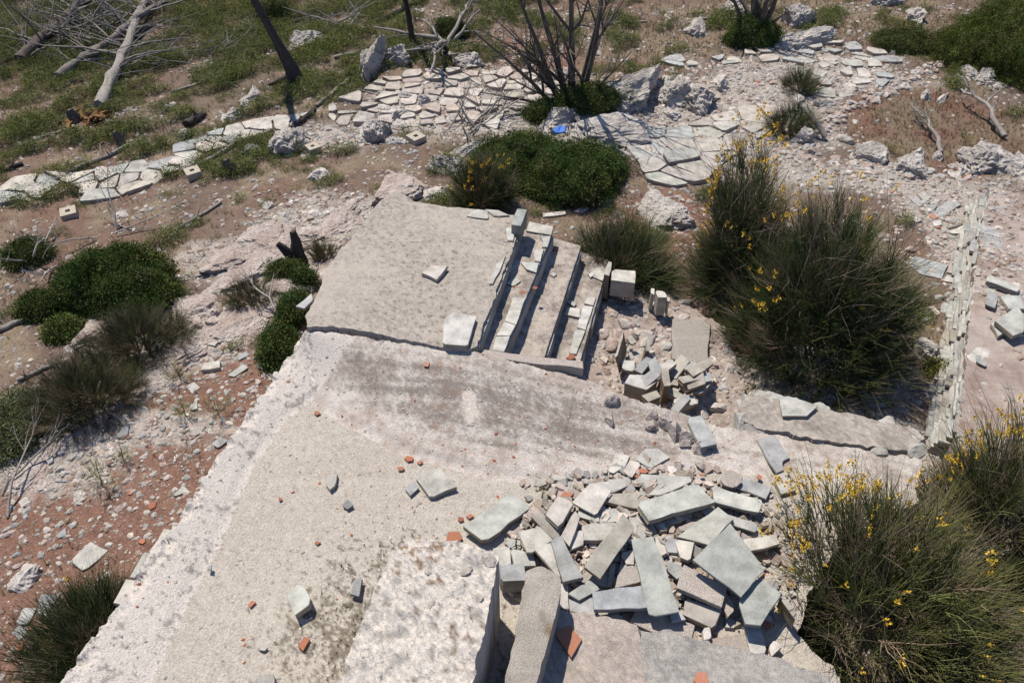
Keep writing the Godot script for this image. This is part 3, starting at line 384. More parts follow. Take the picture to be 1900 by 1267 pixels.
const PATH_C := [2.402,-13.004,2.823,-13.382,3.456,-13.459,4.325,-13.459,5.26,-13.695,6.041,-13.775,6.562,-13.382,6.356,-12.642,5.694,-11.83,5.051,-11.576,4.528,-11.702,4.073,-11.452,4.498,-12.226,4.824,-12.785,4.46,-13.004,3.643,-12.858,2.72,-12.713]
const PATH_D := [1.509,-10.241,1.852,-10.591,2.397,-10.624,2.933,-11.01,3.658,-11.416,4.028,-11.272,3.999,-10.84,3.394,-10.241,2.867,-9.671,2.514,-9.116,2.071,-8.957,1.746,-9.116,1.655,-9.671]
const KERB_LINE := [4.363,-10.521,4.741,-10.915,5.121,-11.269,5.573,-11.639,6.128,-12.092,6.613,-12.536,7.049,-12.894]
const RUBBLE_LINE := [3.735,-10.095,4.199,-9.941,4.621,-9.691,5.006,-9.449,5.389,-9.308,5.778,-9.262,6.222,-9.402,6.728,-9.449]
const ZONES := [[-3.221,-3.985,1.505,1.248,0],[-2.678,-5.176,0.774,1.263,0],[-3.422,-3.074,0.828,0.775,0],[1.946,-8.123,0.908,0.86,0],[6.02,-10.591,1.389,1.425,3],[0.272,-13.269,0.996,0.944,0],[1.231,-5.841,0.589,0.938,1],[5.196,-6.687,0.462,2.167,1],[5.635,-8.726,1.018,1.09,1],[-2.837,-7.683,1.029,0.692,1],[-3.473,-4.95,0.969,0.277,1],[-3.612,-6.14,0.803,0.532,1],[3.12,-10.756,1.56,1.658,1],[5.175,-12.414,1.294,1.315,1],[-0.57,-11.452,1.874,1.168,1],[-4.946,-10.189,1.966,0.662,4],[2.32,-13.729,1.485,0.994,2],[5.449,-14.988,2.972,1.136,2],[-2.333,-8.434,1.078,0.642,1],[-3.932,-4.592,0.794,0.391,1],[-2.549,-10.55,0.944,0.51,1],[1.326,-10.756,1.092,1.068,1],[4.119,-11.636,1.812,1.633,1],[4.935,-9.25,1.41,0.566,1],[3.337,-4.532,0.564,0.646,1],[2.6,-5.536,1.352,0.464,1],[4.236,-6,0.272,1.466,2],[3.254,-3.806,1.128,1.88,2]]
const SLAB_EDGE := [-3.029,-1.174,-2.804,-2.005,-2.716,-2.329,-2.565,-2.883,-2.398,-3.444,-2.297,-3.992,-2.179,-4.429,-2.061,-4.876,-1.869,-5.429]
const FLOOR_EDGE := [-2.347,-1.198,-2.251,-2.046,-2.218,-2.388,-2.154,-2.871,-2.078,-3.272,-2.01,-3.962,-1.858,-4.473,-1.705,-4.668,-1.361,-4.402,-0.803,-4.075,-0.206,-3.873,0.205,-3.811,0.615,-3.827,1.121,-3.925,1.581,-3.941,2.184,-3.863,3.052,-3.76]
const RAMP_TOP := [-1.771,-5.236,0.32,-1.149,-5.113,0.33,-0.293,-4.951,0.33,0.045,-4.883,0.27,0.565,-4.802,0.16,1.114,-4.61,0.08,1.653,-4.369,0.05,2.028,-4.3,0.05,2.349,-4.209,0.05,2.747,-4.12,0.05,3.185,-4.041,0.04]
const FLOOR_POLY := [-3.029,-1.174,-2.804,-2.005,-2.716,-2.329,-2.565,-2.883,-2.398,-3.444,-2.297,-3.992,-2.179,-4.429,-2.061,-4.876,-1.869,-5.429,-1.771,-5.236,-1.149,-5.113,-0.293,-4.951,0.045,-4.883,0.565,-4.802,1.114,-4.61,1.653,-4.369,2.028,-4.3,2.349,-4.209,2.747,-4.12,3.185,-4.041,3.015,-3.661,2.39,-3.33,2.014,-2.943,1.849,-2.593,2.039,-2.302,2.106,-1.718,2.095,-1.198,-3.086,-1.186]
const LANDING_POLY := [-1.754,-5.233,-1.807,-5.362,-1.752,-5.686,-1.736,-6.049,-1.629,-6.468,-1.505,-6.786,-1.407,-7.217,-1.236,-7.462,-1.016,-7.248,-0.669,-7.114,-0.417,-7.083,0.028,-6.982,0.098,-6.864,-0.299,-4.998,-0.36,-4.945,-0.679,-4.998,-1.15,-5.149,-1.532,-5.233]
const TREADS := [[0.17,[0.056,-7,0.424,-6.951,-0.075,-5.097,-0.368,-5.207]],[-0.02,[0.318,-7.179,0.727,-6.97,0.278,-5.21,-0.17,-5.344]],[-0.2,[0.644,-7.165,1.036,-6.967,0.587,-5.236,0.2,-5.429]]]
const TREAD_SLATES := [[0.19,[0.147,-6.942,0.181,-7.115,0.431,-7.02,0.404,-6.865]],[0.19,[0.29,-6.844,0.397,-6.85,0.357,-6.655,0.302,-6.649,0.317,-6.744]],[0.19,[0.22,-6.538,0.242,-6.62,0.322,-6.626,0.279,-6.405,0.224,-6.424]],[0.195,[0.086,-6.389,0.265,-6.389,0.236,-6.224,0.138,-6.278]],[0.185,[-0.047,-6.292,0.036,-6.417,0.069,-6.347,-0.03,-6.237]],[0.185,[-0.062,-6.071,0.035,-6.169,0.087,-6.103,0.014,-6.024]],[0.19,[-0.067,-5.509,0.01,-5.85,0.125,-5.838,0.036,-5.457]],[0.19,[-0.14,-5.308,-0.07,-5.502,0.033,-5.45,-0.017,-5.312]],[0.19,[-0.174,-5.119,-0.142,-5.299,-0.019,-5.305,-0.068,-5.098]],[-0.18,[0.791,-6.685,0.898,-6.809,0.999,-6.779,0.935,-6.575]],[-0.18,[0.723,-6.21,0.756,-6.31,0.846,-6.31,0.809,-6.175]],[-0.18,[0.625,-5.848,0.71,-6.183,0.803,-6.162,0.708,-5.811]],[-0.18,[0.532,-5.479,0.608,-5.833,0.704,-5.803,0.598,-5.468]],[-0.17,[0.511,-6.032,0.55,-6.137,0.67,-6.124,0.666,-5.981]],[-0.17,[0.542,-6.224,0.581,-6.257,0.641,-6.203,0.618,-6.15]],[-0.175,[0.798,-6.669,0.838,-6.728,0.87,-6.684,0.813,-6.626]],[-0.005,[0.379,-6.46,0.414,-6.494,0.453,-6.46,0.42,-6.415]]]
const CRACK := [-1.78,-5.229,-1.707,-4.89,-1.656,-4.544]
const PIER := [-0.692,-2.795,-0.624,-2.837,-0.493,-2.841,-0.294,-2.803,-0.136,-2.742,-0.084,-2.69,-0.145,-2.308,-0.21,-1.941,-0.267,-1.589,-0.346,-1.022,-1.192,-1.022,-1.013,-1.589,-0.916,-1.949,-0.848,-2.276,-0.781,-2.511]
const PIER_B := [0.085,-2.797,0.171,-2.844,0.299,-2.782,0.302,-2.71,0.279,-2.563,0.216,-2.337,0.14,-2.089,0.073,-1.814,-0.052,-1.207,-0.235,-1.207,-0.102,-1.814,-0.037,-2.089,0.032,-2.474]
const WALLTOP_A := [0.279,-2.717,0.487,-2.691,0.782,-2.597,0.811,-2.488,0.814,-2.117,0.724,-1.19,-0.137,-1.19,0,-1.872,0.114,-2.224]
const WALLTOP_B := [0.812,-2.553,0.99,-2.561,1.284,-2.488,1.628,-2.376,1.927,-2.264,1.98,-2.117,1.884,-1.19,0.743,-1.19]
const LOW_WALL := [1.872,-4.568,1.975,-4.672,2.105,-4.691,2.233,-4.629,2.523,-4.549,2.844,-4.447,3.188,-4.313,3.257,-4.2,3.106,-4.089,2.741,-4.128,2.343,-4.217,2.025,-4.313,1.874,-4.412]
const LOW_WALL_SLAB := [2.207,-4.629,2.289,-4.636,2.41,-4.581,2.502,-4.526,2.379,-4.414,2.183,-4.414]
const RUBBLE_BED := [0.45,-5.261,0.761,-6.527,1.053,-7.288,1.397,-6.895,1.747,-6.527,2.15,-6.14,2.173,-5.477,2.206,-5.055,2.038,-4.729,1.807,-4.761,1.226,-5.055]
const RIGHT_WALL := [5.775,-8.468,6.091,-8.285,6.609,-8.049,4.688,-3.967,3.977,-4.185,3.676,-4.356,4.088,-5.181,4.452,-5.926,4.888,-6.795]
const WALL_FACE := [5.775,-8.468,5.266,-7.494,4.808,-6.61,4.418,-5.847,4.088,-5.181,3.762,-4.533]
const LOGS := [
["long thin log lying across the left path's upper edge",-6.231,-9.647,-5.577,-10.603,0.036,0.031],
["bleached log lying along the lower edge of the left path",-4.476,-9.667,-3.499,-10.774,0.036,0.027],
["short dark log at the right end of the left path",-3.186,-10.722,-2.992,-11.385,0.047,0.041],
["log leading uphill from the right end of the left path",-2.987,-11.493,-2.632,-12.365,0.033,0.034],
["thin stick on the slope above the left path",-5.488,-12.343,-4.85,-12.851,0.026,0.018],
["short stick crossing the thin stick on the slope",-5.109,-12.992,-4.426,-12.363,0.022,0.013],
["thin fallen log behind the leaning burnt trunk",-5.288,-14.703,-3.966,-15.122,0.034,0.03],
["grey log above the pale rubble, left of the landing",-4.141,-8.277,-3.761,-8.879,0.026,0.021],
["thick bleached log at the left margin under the round shrub",-5.527,-6.437,-5.193,-6.744,0.034,0.029],
["short log end beside the grey wiry shrub",-4.9,-5.652,-4.65,-5.883,0.026,0.022],
["fallen log at the top edge beside the thin burnt trunk",-2.46,-14.799,-1.527,-15.95,0.049,0.042],
["pale log right of the leaning burnt trunk",-3.649,-13.768,-2.953,-14.142,0.037,0.029],
["weathered stick on rubble near the right wall",5.231,-8.031,5.884,-8.43,0.029,0.02],
["short hollow burnt log above the left path",-4.854,-11.05,-4.698,-11.415,0.064,0.057],
["dark log cut by the left edge above the path",-7.208,-10.022,-6.952,-10.175,0.03,0.03],
["thin grey stick below the rotten stump",-7.222,-10.722,-6.69,-11.196,0.023,0.016],
["log behind the tall grooved boulder",-2.991,-13.217,-2.391,-13.513,0.036,0.028],
["thin pole lying behind the bare many-stemmed tree",1.453,-14.541,2.437,-14.67,0.024,0.02],
["bleached pole at the top left of the small tree",3.332,-14.775,4.176,-14.828,0.029,0.025],
["dark stick at the right margin above the flowering broom",4.465,-5.283,4.689,-5.11,0.02,0.015],
["thin twig crossing the slope near the tall grooved boulder",-2.072,-11.709,-3.499,-13.005,0.017,0.013],
["burnt stick lying against the forked stump",-2.906,-7.173,-2.624,-7.58,0.015,0.012]]
const AT := {"pine_base":Vector2(-6.397,-11.731),"pine_tip":Vector2(-7.736,-19.337),"heap_a":Vector2(-8.672,-13.844),"heap_a2":Vector2(-7.965,-17.272),"heap_b":Vector2(-7.626,-12.994),"heap_b2":Vector2(-6.623,-16.268),"burnt":Vector2(-3.541,-12.326),"burnt_top":Vector2(-5.155,-16.465),"thin":Vector2(-1.675,-13.568),"multi":Vector2(0.878,-11.416),"small_tree":Vector2(4.205,-13.776),"fallen":Vector2(-1.257,-11.919),"fallen2":Vector2(-0.693,-14.988),"twigheap":Vector2(-0.54,-10.591),"fork":Vector2(-2.432,-7.439),"footA":Vector2(-5.654,-8.715),"footB":Vector2(-4.291,-9.549),"footC":Vector2(-2.771,-10.105),"footD":Vector2(-1.341,-10.225),"stumpA":Vector2(-3.802,-9.597),"stumpB":Vector2(-5.735,-10.685),"stumpC":Vector2(-6.716,-11.462),"rot":Vector2(-6.4,-11.478),"br1":Vector2(4.375,-10.241),"br1b":Vector2(3.999,-10.84),"br2":Vector2(5.865,-9.817),"br2b":Vector2(5.837,-10.89),"br3":Vector2(6.891,-10.335),"br3b":Vector2(6.758,-11.543),"white1":Vector2(-5.024,-7.756),"white1b":Vector2(-5.871,-8.104),"white2":Vector2(-2.33,-6.322),"white2b":Vector2(-2.993,-7.082),"tw1":Vector2(-4.396,-4.23),"tw1b":Vector2(-3.902,-5.141),"tw2":Vector2(-4.205,-4.027),"tw2b":Vector2(-4.312,-5.129),"blue":Vector2(0.649,-10.241),"fallen3":Vector2(-1.1,-13.496),"heap_c":Vector2(-3.062,-14.843),"heap_d":Vector2(-4.914,-13.885),"heap_e":Vector2(-5.689,-7.703),"heap_f":Vector2(-4.904,-8.309),"s1a":Vector2(-0.141,-9.25),"s1b":Vector2(0.761,-8.983),"s2":Vector2(-0.412,-8.454),"s3":Vector2(1.197,-7.113),"s4a":Vector2(2.194,-6.687),"s4b":Vector2(2.912,-5.536),"s5a":Vector2(2.82,-2.644),"s5b":Vector2(3.687,-3.319),"s6a":Vector2(-4.718,-7.067),"s6b":Vector2(-4.129,-6.881),"s6c":Vector2(-5.774,-7.818),"s6d":Vector2(-5.196,-6.818),"s6e":Vector2(-5.457,-6.791),"s7a":Vector2(-3.728,-6.065),"s7b":Vector2(-4.076,-5.185),"s8":Vector2(-4.647,-5.012),"s9a":Vector2(-2.368,-5.976),"s9b":Vector2(-2.301,-6.746),"s10":Vector2(-3.084,-2.75),"s11a":Vector2(7.599,-13.047),"s11b":Vector2(8.165,-12.725),"s12":Vector2(-2.841,-6.786),"s13":Vector2(1.002,-11.184),"s13b":Vector2(0.555,-11.01),"s14":Vector2(4.14,-13.776),"s15":Vector2(4.44,-11.824),"s16":Vector2(3.954,-10.51),"s17":Vector2(-2.172,-7.522),"s18":Vector2(-3.053,-6.801),"s19":Vector2(-2.512,-7.192),"s20":Vector2(-4.758,-6.428),"s21":Vector2(-1.088,-14.09),"s22":Vector2(-4.471,-15.34),"s23":Vector2(3.642,-13.612),"s24":Vector2(4.164,-5.611),"s25":Vector2(6.732,-13.612),"h1":Vector2(-3.528,-4.305),"h2":Vector2(-3.248,-5.605),"h3":Vector2(-2.737,-5.111),"h4":Vector2(-3.038,-5.093),"h5":Vector2(-3.434,-4.567),"h6":Vector2(0.223,-4.044),"h7":Vector2(3.142,-10.117),"h8":Vector2(5.195,-9.89),"h9":Vector2(6.284,-10.117),"h10":Vector2(-2.47,-14.117),"top":Vector2(5.822,-7.466)}
var rng := RandomNumberGenerator.new()
var na := FastNoiseLite.new()
var nb := FastNoiseLite.new()
var nr := FastNoiseLite.new()
var M := {}
var taken := {}
var floor_edge: PackedVector2Array
var slab_edge: PackedVector2Array
var ramp_line: PackedVector2Array
var ramp_h: Array[float] = []
var floor_poly: PackedVector2Array
var landing_poly: PackedVector2Array
var crack: PackedVector2Array

# ---------------------------------------------------------------- small helpers
func v2s(a) -> PackedVector2Array:
	var p := PackedVector2Array()
	for i in range(0, a.size() - 1, 2):
		p.append(Vector2(a[i], a[i + 1]))
	return p

func numbered(called: String) -> String:
	var n: int = taken.get(called, 0)
	taken[called] = n + 1
	return called if n == 0 else "%s_%03d" % [called, n]

func tag(o: Node3D, label: String, category: String, group := "", kind := "") -> Node3D:
	if label != "":
		o.set_meta("label", label)
	if category != "":
		o.set_meta("category", category)
	if group != "":
		o.set_meta("group", group)
	if kind != "":
		o.set_meta("kind", kind)
	return o

func thing(called: String, label: String, category: String, at: Vector3, group := "") -> Node3D:
	var o := Node3D.new()
	o.name = numbered(called)
	add_child(o)
	o.position = at
	tag(o, label, category, group)
	return o

func part(parent: Node3D, called: String, m: Mesh, mat: Material) -> MeshInstance3D:
	var o := MeshInstance3D.new()
	o.name = numbered(called) if parent == self else called
	o.mesh = m
	o.material_override = mat
	parent.add_child(o, true)
	return o

func many(parent: Node3D, called: String, m: Mesh, mat: Material, xf: Array, cols: Array) -> MultiMeshInstance3D:
	m.surface_set_material(0, mat)
	var mm := MultiMesh.new()
	mm.transform_format = MultiMesh.TRANSFORM_3D
	mm.use_colors = true
	mm.mesh = m
	mm.instance_count = xf.size()
	for i in xf.size():
		mm.set_instance_transform(i, xf[i])
		mm.set_instance_color(i, cols[i])
	var o := MultiMeshInstance3D.new()
	o.name = numbered(called) if parent == self else called
	o.multimesh = mm
	o.material_override = mat
	parent.add_child(o, true)
	o.set_meta("kind", "stuff")
	return o

func mix(a: Color, b: Color, t: float) -> Color:
	return a.lerp(b, clampf(t, 0.0, 1.0))

func sstep(a: float, b: float, x: float) -> float:
	return smoothstep(a, b, x)

func line_dist(p: Vector2, l: PackedVector2Array) -> Array:
	var best := 1e9
	var t := 0.0
	for i in l.size() - 1:
		var q := Geometry2D.get_closest_point_to_segment(p, l[i], l[i + 1])
		var d := p.distance_to(q)
		if d < best:
			best = d
			t = i + q.distance_to(l[i]) / maxf(1e-5, l[i].distance_to(l[i + 1]))
	return [best, t]

# ---------------------------------------------------------------- heights
func lay(x: float) -> float:
	return -0.55 - minf(1.0, 0.06 * maxf(0.0, -1.5 - x))

func ground(x: float, z: float) -> float:
	return lay(x) + 0.055 * na.get_noise_2d(x * 40.0, z * 40.0) + 0.022 * na.get_noise_2d(x * 160.0 + 70.0, z * 160.0)

func slab_height(x: float, z: float) -> float:
	var p := Vector2(x, z)
	var dj: Array = line_dist(p, floor_edge)
	var inside := in_floor(p)
	var h := 0.0
	if not inside:
		var de: float = line_dist(p, slab_edge)[0]
		var dt: Array = line_dist(p, ramp_line)
		var k := int(clampf(floorf(dt[1]), 0, ramp_h.size() - 2))
		var top: float = lerpf(ramp_h[k], ramp_h[k + 1], clampf(dt[1] - k, 0.0, 1.0))
		var a: float = dj[0] / maxf(0.001, dj[0] + dt[0])
		var b: float = dj[0] / maxf(0.001, dj[0] + de)
		var wa := 1.0 / maxf(0.0004, dt[0] * dt[0])
		var wb := 1.0 / maxf(0.0004, de * de)
		h = (top * sstep(-0.25, 1.1, a) * wa + 0.1 * b * wb) / (wa + wb)
		h *= sstep(0.0, 0.1, dj[0])
		h -= 0.045 * sstep(0.14, 0.0, de) * sstep(-0.05, 0.35, nb.get_noise_2d(x * 420.0, z * 420.0))
		h -= 0.014 * sstep(0.012, 0.0, line_dist(p + Vector2(nb.get_noise_2d(x * 600.0, z * 600.0), nb.get_noise_2d(z * 600.0, x * 600.0)) * 0.05, crack)[0])
	return h + 0.006 * na.get_noise_2d(x * 120.0, z * 120.0)

func in_floor(p: Vector2) -> bool:
	# the floor lies on the near, right side of its edge line
	var best := 1e9
	var side := true
	for i in floor_edge.size() - 1:
		var q := Geometry2D.get_closest_point_to_segment(p, floor_edge[i], floor_edge[i + 1])
		var d := p.distance_to(q)
		if d < best - 1e-6:
			best = d
			side = (floor_edge[i + 1] - floor_edge[i]).cross(p - floor_edge[i]) > 0.0
	return side

# ---------------------------------------------------------------- textures and materials
func grain(size: int, seed_: int, layers: Array, lo: float, hi: float, speck := 0.0, speck_d := 0.3, colour := true) -> ImageTexture:
	# layered grey noise: [frequency, weight] each
	var acc := PackedFloat32Array()
	acc.resize(size * size)
	var total := 0.0
	for l in layers:
		var f := FastNoiseLite.new()
		f.seed = seed_ + int(l[0] * 1000)
		f.noise_type = FastNoiseLite.TYPE_SIMPLEX_SMOOTH if l.size() < 3 else FastNoiseLite.TYPE_CELLULAR
		f.frequency = l[0]
		f.fractal_octaves = 3
		var im := f.get_seamless_image(size, size)
		im.convert(Image.FORMAT_L8)
		var b := im.get_data()
		var w: float = l[1]
		total += w
		for i in size * size:
			acc[i] += w * b[i] / 255.0
	var r := RandomNumberGenerator.new()
	r.seed = seed_
	var bytes := PackedByteArray()
	bytes.resize(size * size)
	for i in size * size:
		var v := clampf((acc[i] / total - 0.5) * 1.6 + 0.5, 0.0, 1.0)
		v = lerpf(lo, hi, v)
		bytes[i] = int(clampf(v, 0.0, 1.0) * 255.0)
	if colour:
		var lut := PackedByteArray()
		lut.resize(256)
		for i in 256:
			lut[i] = int(Color(i / 255.0, 0, 0).linear_to_srgb().r * 255.0)
		for i in size * size:
			bytes[i] = lut[bytes[i]]
	if speck > 0.0:
		for k in int(size * size * speck):
			var i := r.randi() % (size * size)
			var s := 1.0 - speck_d * r.randf()
			bytes[i] = int(bytes[i] * s)
			bytes[(i + 1) % (size * size)] = int(bytes[(i + 1) % (size * size)] * s)
			bytes[(i + size) % (size * size)] = int(bytes[(i + size) % (size * size)] * s)
	var out := Image.create_from_data(size, size, false, Image.FORMAT_L8, bytes)
	return ImageTexture.create_from_image(out)

func mat(tex: Texture2D, scale: float, bump: Texture2D = null, bump_cm := 0.3, rough := 0.92, col := Color.WHITE) -> StandardMaterial3D:
	var m := StandardMaterial3D.new()
	m.albedo_color = col
	m.vertex_color_use_as_albedo = true
	m.roughness = rough
	m.metallic_specular = 0.25
	if tex:
		m.albedo_texture = tex
		m.uv1_triplanar = true
		m.uv1_world_triplanar = true
		m.uv1_scale = Vector3.ONE * scale
	if bump:
		m.heightmap_enabled = true
		m.heightmap_texture = bump
		m.heightmap_scale = bump_cm
	return m

func make_materials() -> void:
	var t_con := grain(1024, 11, [[0.012, 0.35], [0.04, 0.7], [0.09, 1.1], [0.07, 0.5, 1]], 0.5, 1.12, 0.006, 0.5)
	var b_con := grain(1024, 12, [[0.03, 0.7], [0.08, 1.0], [0.16, 0.6], [0.06, 0.8, 1]], 0.0, 1.0, 0.01, 0.8, false)
	var t_rock := grain(1024, 21, [[0.008, 1.0], [0.03, 1.0], [0.08, 0.8], [0.15, 0.4]], 0.42, 1.12, 0.003, 0.4)
	var b_rock := grain(1024, 22, [[0.015, 1.2], [0.05, 0.9], [0.15, 0.7], [0.05, 1.0, 1]], 0.0, 1.0, 0.0, 0.3, false)
	var t_soil := grain(1024, 31, [[0.01, 0.5], [0.03, 0.8], [0.07, 1.2], [0.05, 0.9, 1]], 0.3, 1.15, 0.02, 0.5)
	var b_soil := grain(1024, 32, [[0.03, 0.8], [0.1, 1.0], [0.25, 0.8], [0.07, 1.0, 1]], 0.0, 1.0, 0.0, 0.3, false)
	var t_slate := grain(1024, 41, [[0.004, 1.3], [0.02, 0.5], [0.06, 0.8], [0.15, 0.8]], 0.42, 1.2, 0.002, 0.3)
	var b_slate := grain(512, 42, [[0.02, 1.0], [0.08, 0.5], [0.25, 0.3]], 0.0, 1.0, 0.0, 0.3, false)
	var t_wood := grain(512, 51, [[0.012, 0.8], [0.04, 1.0], [0.12, 0.8]], 0.25, 1.15)
	M.concrete = mat(t_con, 0.9, b_con, 0.9, 0.95)
	M.rock = mat(t_rock, 0.9, b_rock, 3.5, 0.95)
	M.stone = mat(t_rock, 2.6, b_rock, 0.7, 0.95)
	M.soil = mat(t_soil, 0.7, b_soil, 1.6, 1.0)
	M.slate = mat(t_slate, 1.3, b_slate, 0.35, 0.78)
	M.crust = mat(t_con, 1.6, b_con, 1.2, 0.95)
	M.shard = mat(t_con, 3.0, b_con, 0.2, 0.9)
	M.wood = mat(t_wood, 2.2, t_wood, 1.6, 0.95)
	M.wood.uv1_scale = Vector3(4.5, 1.6, 1.6)
	M.leaf = mat(null, 1.0, null, 0.0, 0.9)
	M.leaf.metallic_specular = 0.12
	M.leaf.backlight_enabled = true
	M.leaf.backlight = Color(0.3, 0.34, 0.14)
	M.petal = mat(null, 1.0, null, 0.0, 0.7)
	M.petal.backlight_enabled = true
	M.petal.backlight = Color(0.5, 0.4, 0.1)
	M.grit = mat(t_rock, 4.0, null, 0.0, 0.95)
	M.plastic = mat(null, 1.0, null, 0.0, 0.5)

# ---------------------------------------------------------------- meshes
func commit(v: PackedVector3Array, n: PackedVector3Array, c: PackedColorArray, idx := PackedInt32Array()) -> ArrayMesh:
	var a := []
	a.resize(Mesh.ARRAY_MAX)
	a[Mesh.ARRAY_VERTEX] = v
	a[Mesh.ARRAY_NORMAL] = n
	a[Mesh.ARRAY_COLOR] = c
	if idx.size():
		a[Mesh.ARRAY_INDEX] = idx
	var m := ArrayMesh.new()
	m.add_surface_from_arrays(Mesh.PRIMITIVE_TRIANGLES, a)
	return m

func tri(V: PackedVector3Array, N: PackedVector3Array, C: PackedColorArray, a: Vector3, b: Vector3, c: Vector3, col: Color) -> void:
	var n := (c - a).cross(b - a).normalized()
	V.append(a); V.append(b); V.append(c)
	for k in 3:
		N.append(n); C.append(col)

func clockwise(p: PackedVector2Array) -> PackedVector2Array:
	# in plan (x, z); oriented so that the top faces wind clockwise seen from above
	var s := 0.0
	for i in p.size():
		s += p[i].cross(p[(i + 1) % p.size()])
	if s < 0.0:
		p.reverse()
	return p

# a broken slab: polygon in plan about its centre, top at 0, bottom at -thick
func slab_mesh(poly: PackedVector2Array, thick: float, top: Color, side: Color, rough: float, seg := 0.09, layers := 2) -> ArrayMesh:
	poly = clockwise(poly.duplicate())
	var ring := PackedVector2Array()
	for i in poly.size():
		var a := poly[i]
		var b := poly[(i + 1) % poly.size()]
		var n := maxi(1, mini(12, int(a.distance_to(b) / seg)))
		var nrm := (b - a).orthogonal().normalized()
		for k in n:
			var t := float(k) / n
			var jit := rough * rng.randf_range(-1.0, 1.0)
			ring.append(a.lerp(b, t) + nrm * (jit if k > 0 else 0.0))
	var idx := Geometry2D.triangulate_polygon(ring)
	if idx.is_empty():
		ring = poly
		idx = Geometry2D.triangulate_polygon(ring)
	var cen := Vector2.ZERO
	for q in ring:
		cen += q
	cen /= ring.size()
	var V := PackedVector3Array()
	var N := PackedVector3Array()
	var C := PackedColorArray()
	var bev := minf(0.0035, thick * 0.2)
	var levels := []
	levels.append([0.0, -bev])
	levels.append([-bev, 0.0])
	for k in layers:
		var y := -bev - (thick - bev) * (k + 1.0) / layers
		levels.append([y, rng.randf_range(-0.5, 0.3) * rough * 2.0])
	var rings := []
	for l in levels:
		var rr := PackedVector3Array()
		for q in ring:
			var d := (q - cen).normalized()
			var w: Vector2 = q + d * (l[1] + (rng.randf_range(-0.3, 0.3) * rough if l[0] < -bev * 1.5 else 0.0))
			rr.append(Vector3(w.x, l[0] + (rng.randf_range(-0.12, 0.12) * rough if l[0] > -bev * 0.5 else 0.0), w.y))
		rings.append(rr)
	for i in range(0, idx.size(), 3):
		var A: Vector3 = rings[0][idx[i]]
		var B: Vector3 = rings[0][idx[i + 1]]
		var D: Vector3 = rings[0][idx[i + 2]]
		if (D - A).cross(B - A).y < 0.0:
			var s := B
			B = D
			D = s
		tri(V, N, C, A, B, D, top)
	var m := ring.size()
	for l in rings.size() - 1:
		for i in m:
			var j := (i + 1) % m
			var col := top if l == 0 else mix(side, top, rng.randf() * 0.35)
			tri(V, N, C, rings[l][i], rings[l][j], rings[l + 1][j], col)
			tri(V, N, C, rings[l][i], rings[l + 1][j], rings[l + 1][i], col)
	return commit(V, N, C)

# angular stone: a cube-sphere cut by planes and roughened
func rock_mesh(n: int, scale: Vector3, tint: Color, tint2: Color, sd: int, cuts: int, smooth := true, warp := 0.28) -> ArrayMesh:
	var r := RandomNumberGenerator.new()
	r.seed = sd
	var planes := []
	for k in cuts:
		var d := Vector3(r.randf_range(-1, 1), r.randf_range(-0.3, 1), r.randf_range(-1, 1)).normalized()
		planes.append([d, r.randf_range(0.5, 0.88)])
	var st := SurfaceTool.new()
	st.begin(Mesh.PRIMITIVE_TRIANGLES)
	st.set_smooth_group(1 if smooth else -1)
	var off := Vector3(sd * 7.31, sd * 3.17, sd * 1.9)
	var faces := [[Vector3.RIGHT, Vector3.UP, Vector3.BACK], [Vector3.LEFT, Vector3.UP, Vector3.FORWARD], [Vector3.UP, Vector3.BACK, Vector3.RIGHT], [Vector3.DOWN, Vector3.FORWARD, Vector3.RIGHT], [Vector3.BACK, Vector3.UP, Vector3.LEFT], [Vector3.FORWARD, Vector3.UP, Vector3.RIGHT]]
	for f in faces:
		if f[0] == Vector3.DOWN:
			continue
		var g := []
		for i in n + 1:
			for j in n + 1:
				var p: Vector3 = (f[0] + f[1] * (2.0 * i / n - 1.0) + f[2] * (2.0 * j / n - 1.0)).normalized()
				for c in planes:
					var over: float = p.dot(c[0]) - c[1]
					if over > 0.0:
						p -= c[0] * over
				var w := p * 60.0 + off
				var d: float = 1.0 + warp * na.get_noise_3d(w.x, w.y, w.z) + warp * 0.55 * nr.get_noise_3d(w.x * 1.7, w.y * 2.6, w.z * 1.7) + warp * 0.3 * nr.get_noise_3d(w.x * 5.0, w.y * 6.0, w.z * 5.0) + warp * 0.16 * nb.get_noise_3d(w.x * 11.0, w.y * 14.0, w.z * 11.0)
				p *= d
				var t := 0.5 + 0.9 * nb.get_noise_3d(w.x * 1.5, w.y * 1.5, w.z * 1.5)
				g.append([p * scale, mix(tint, tint2, t)])
		for i in n:
			for j in n:
				var q := [g[i * (n + 1) + j], g[(i + 1) * (n + 1) + j], g[(i + 1) * (n + 1) + j + 1], g[i * (n + 1) + j + 1]]
				for k in [[0, 1, 2], [0, 2, 3]]:
					var a: Vector3 = q[k[0]][0]
					var b: Vector3 = q[k[1]][0]
					var c: Vector3 = q[k[2]][0]
					var o := [k[0], k[1], k[2]]
					if (c - a).cross(b - a).dot(a + b + c) < 0.0:
						o = [k[0], k[2], k[1]]
					for e in o:
						st.set_color(q[e][1])
						st.add_vertex(q[e][0])
	st.generate_normals()
	return st.commit()

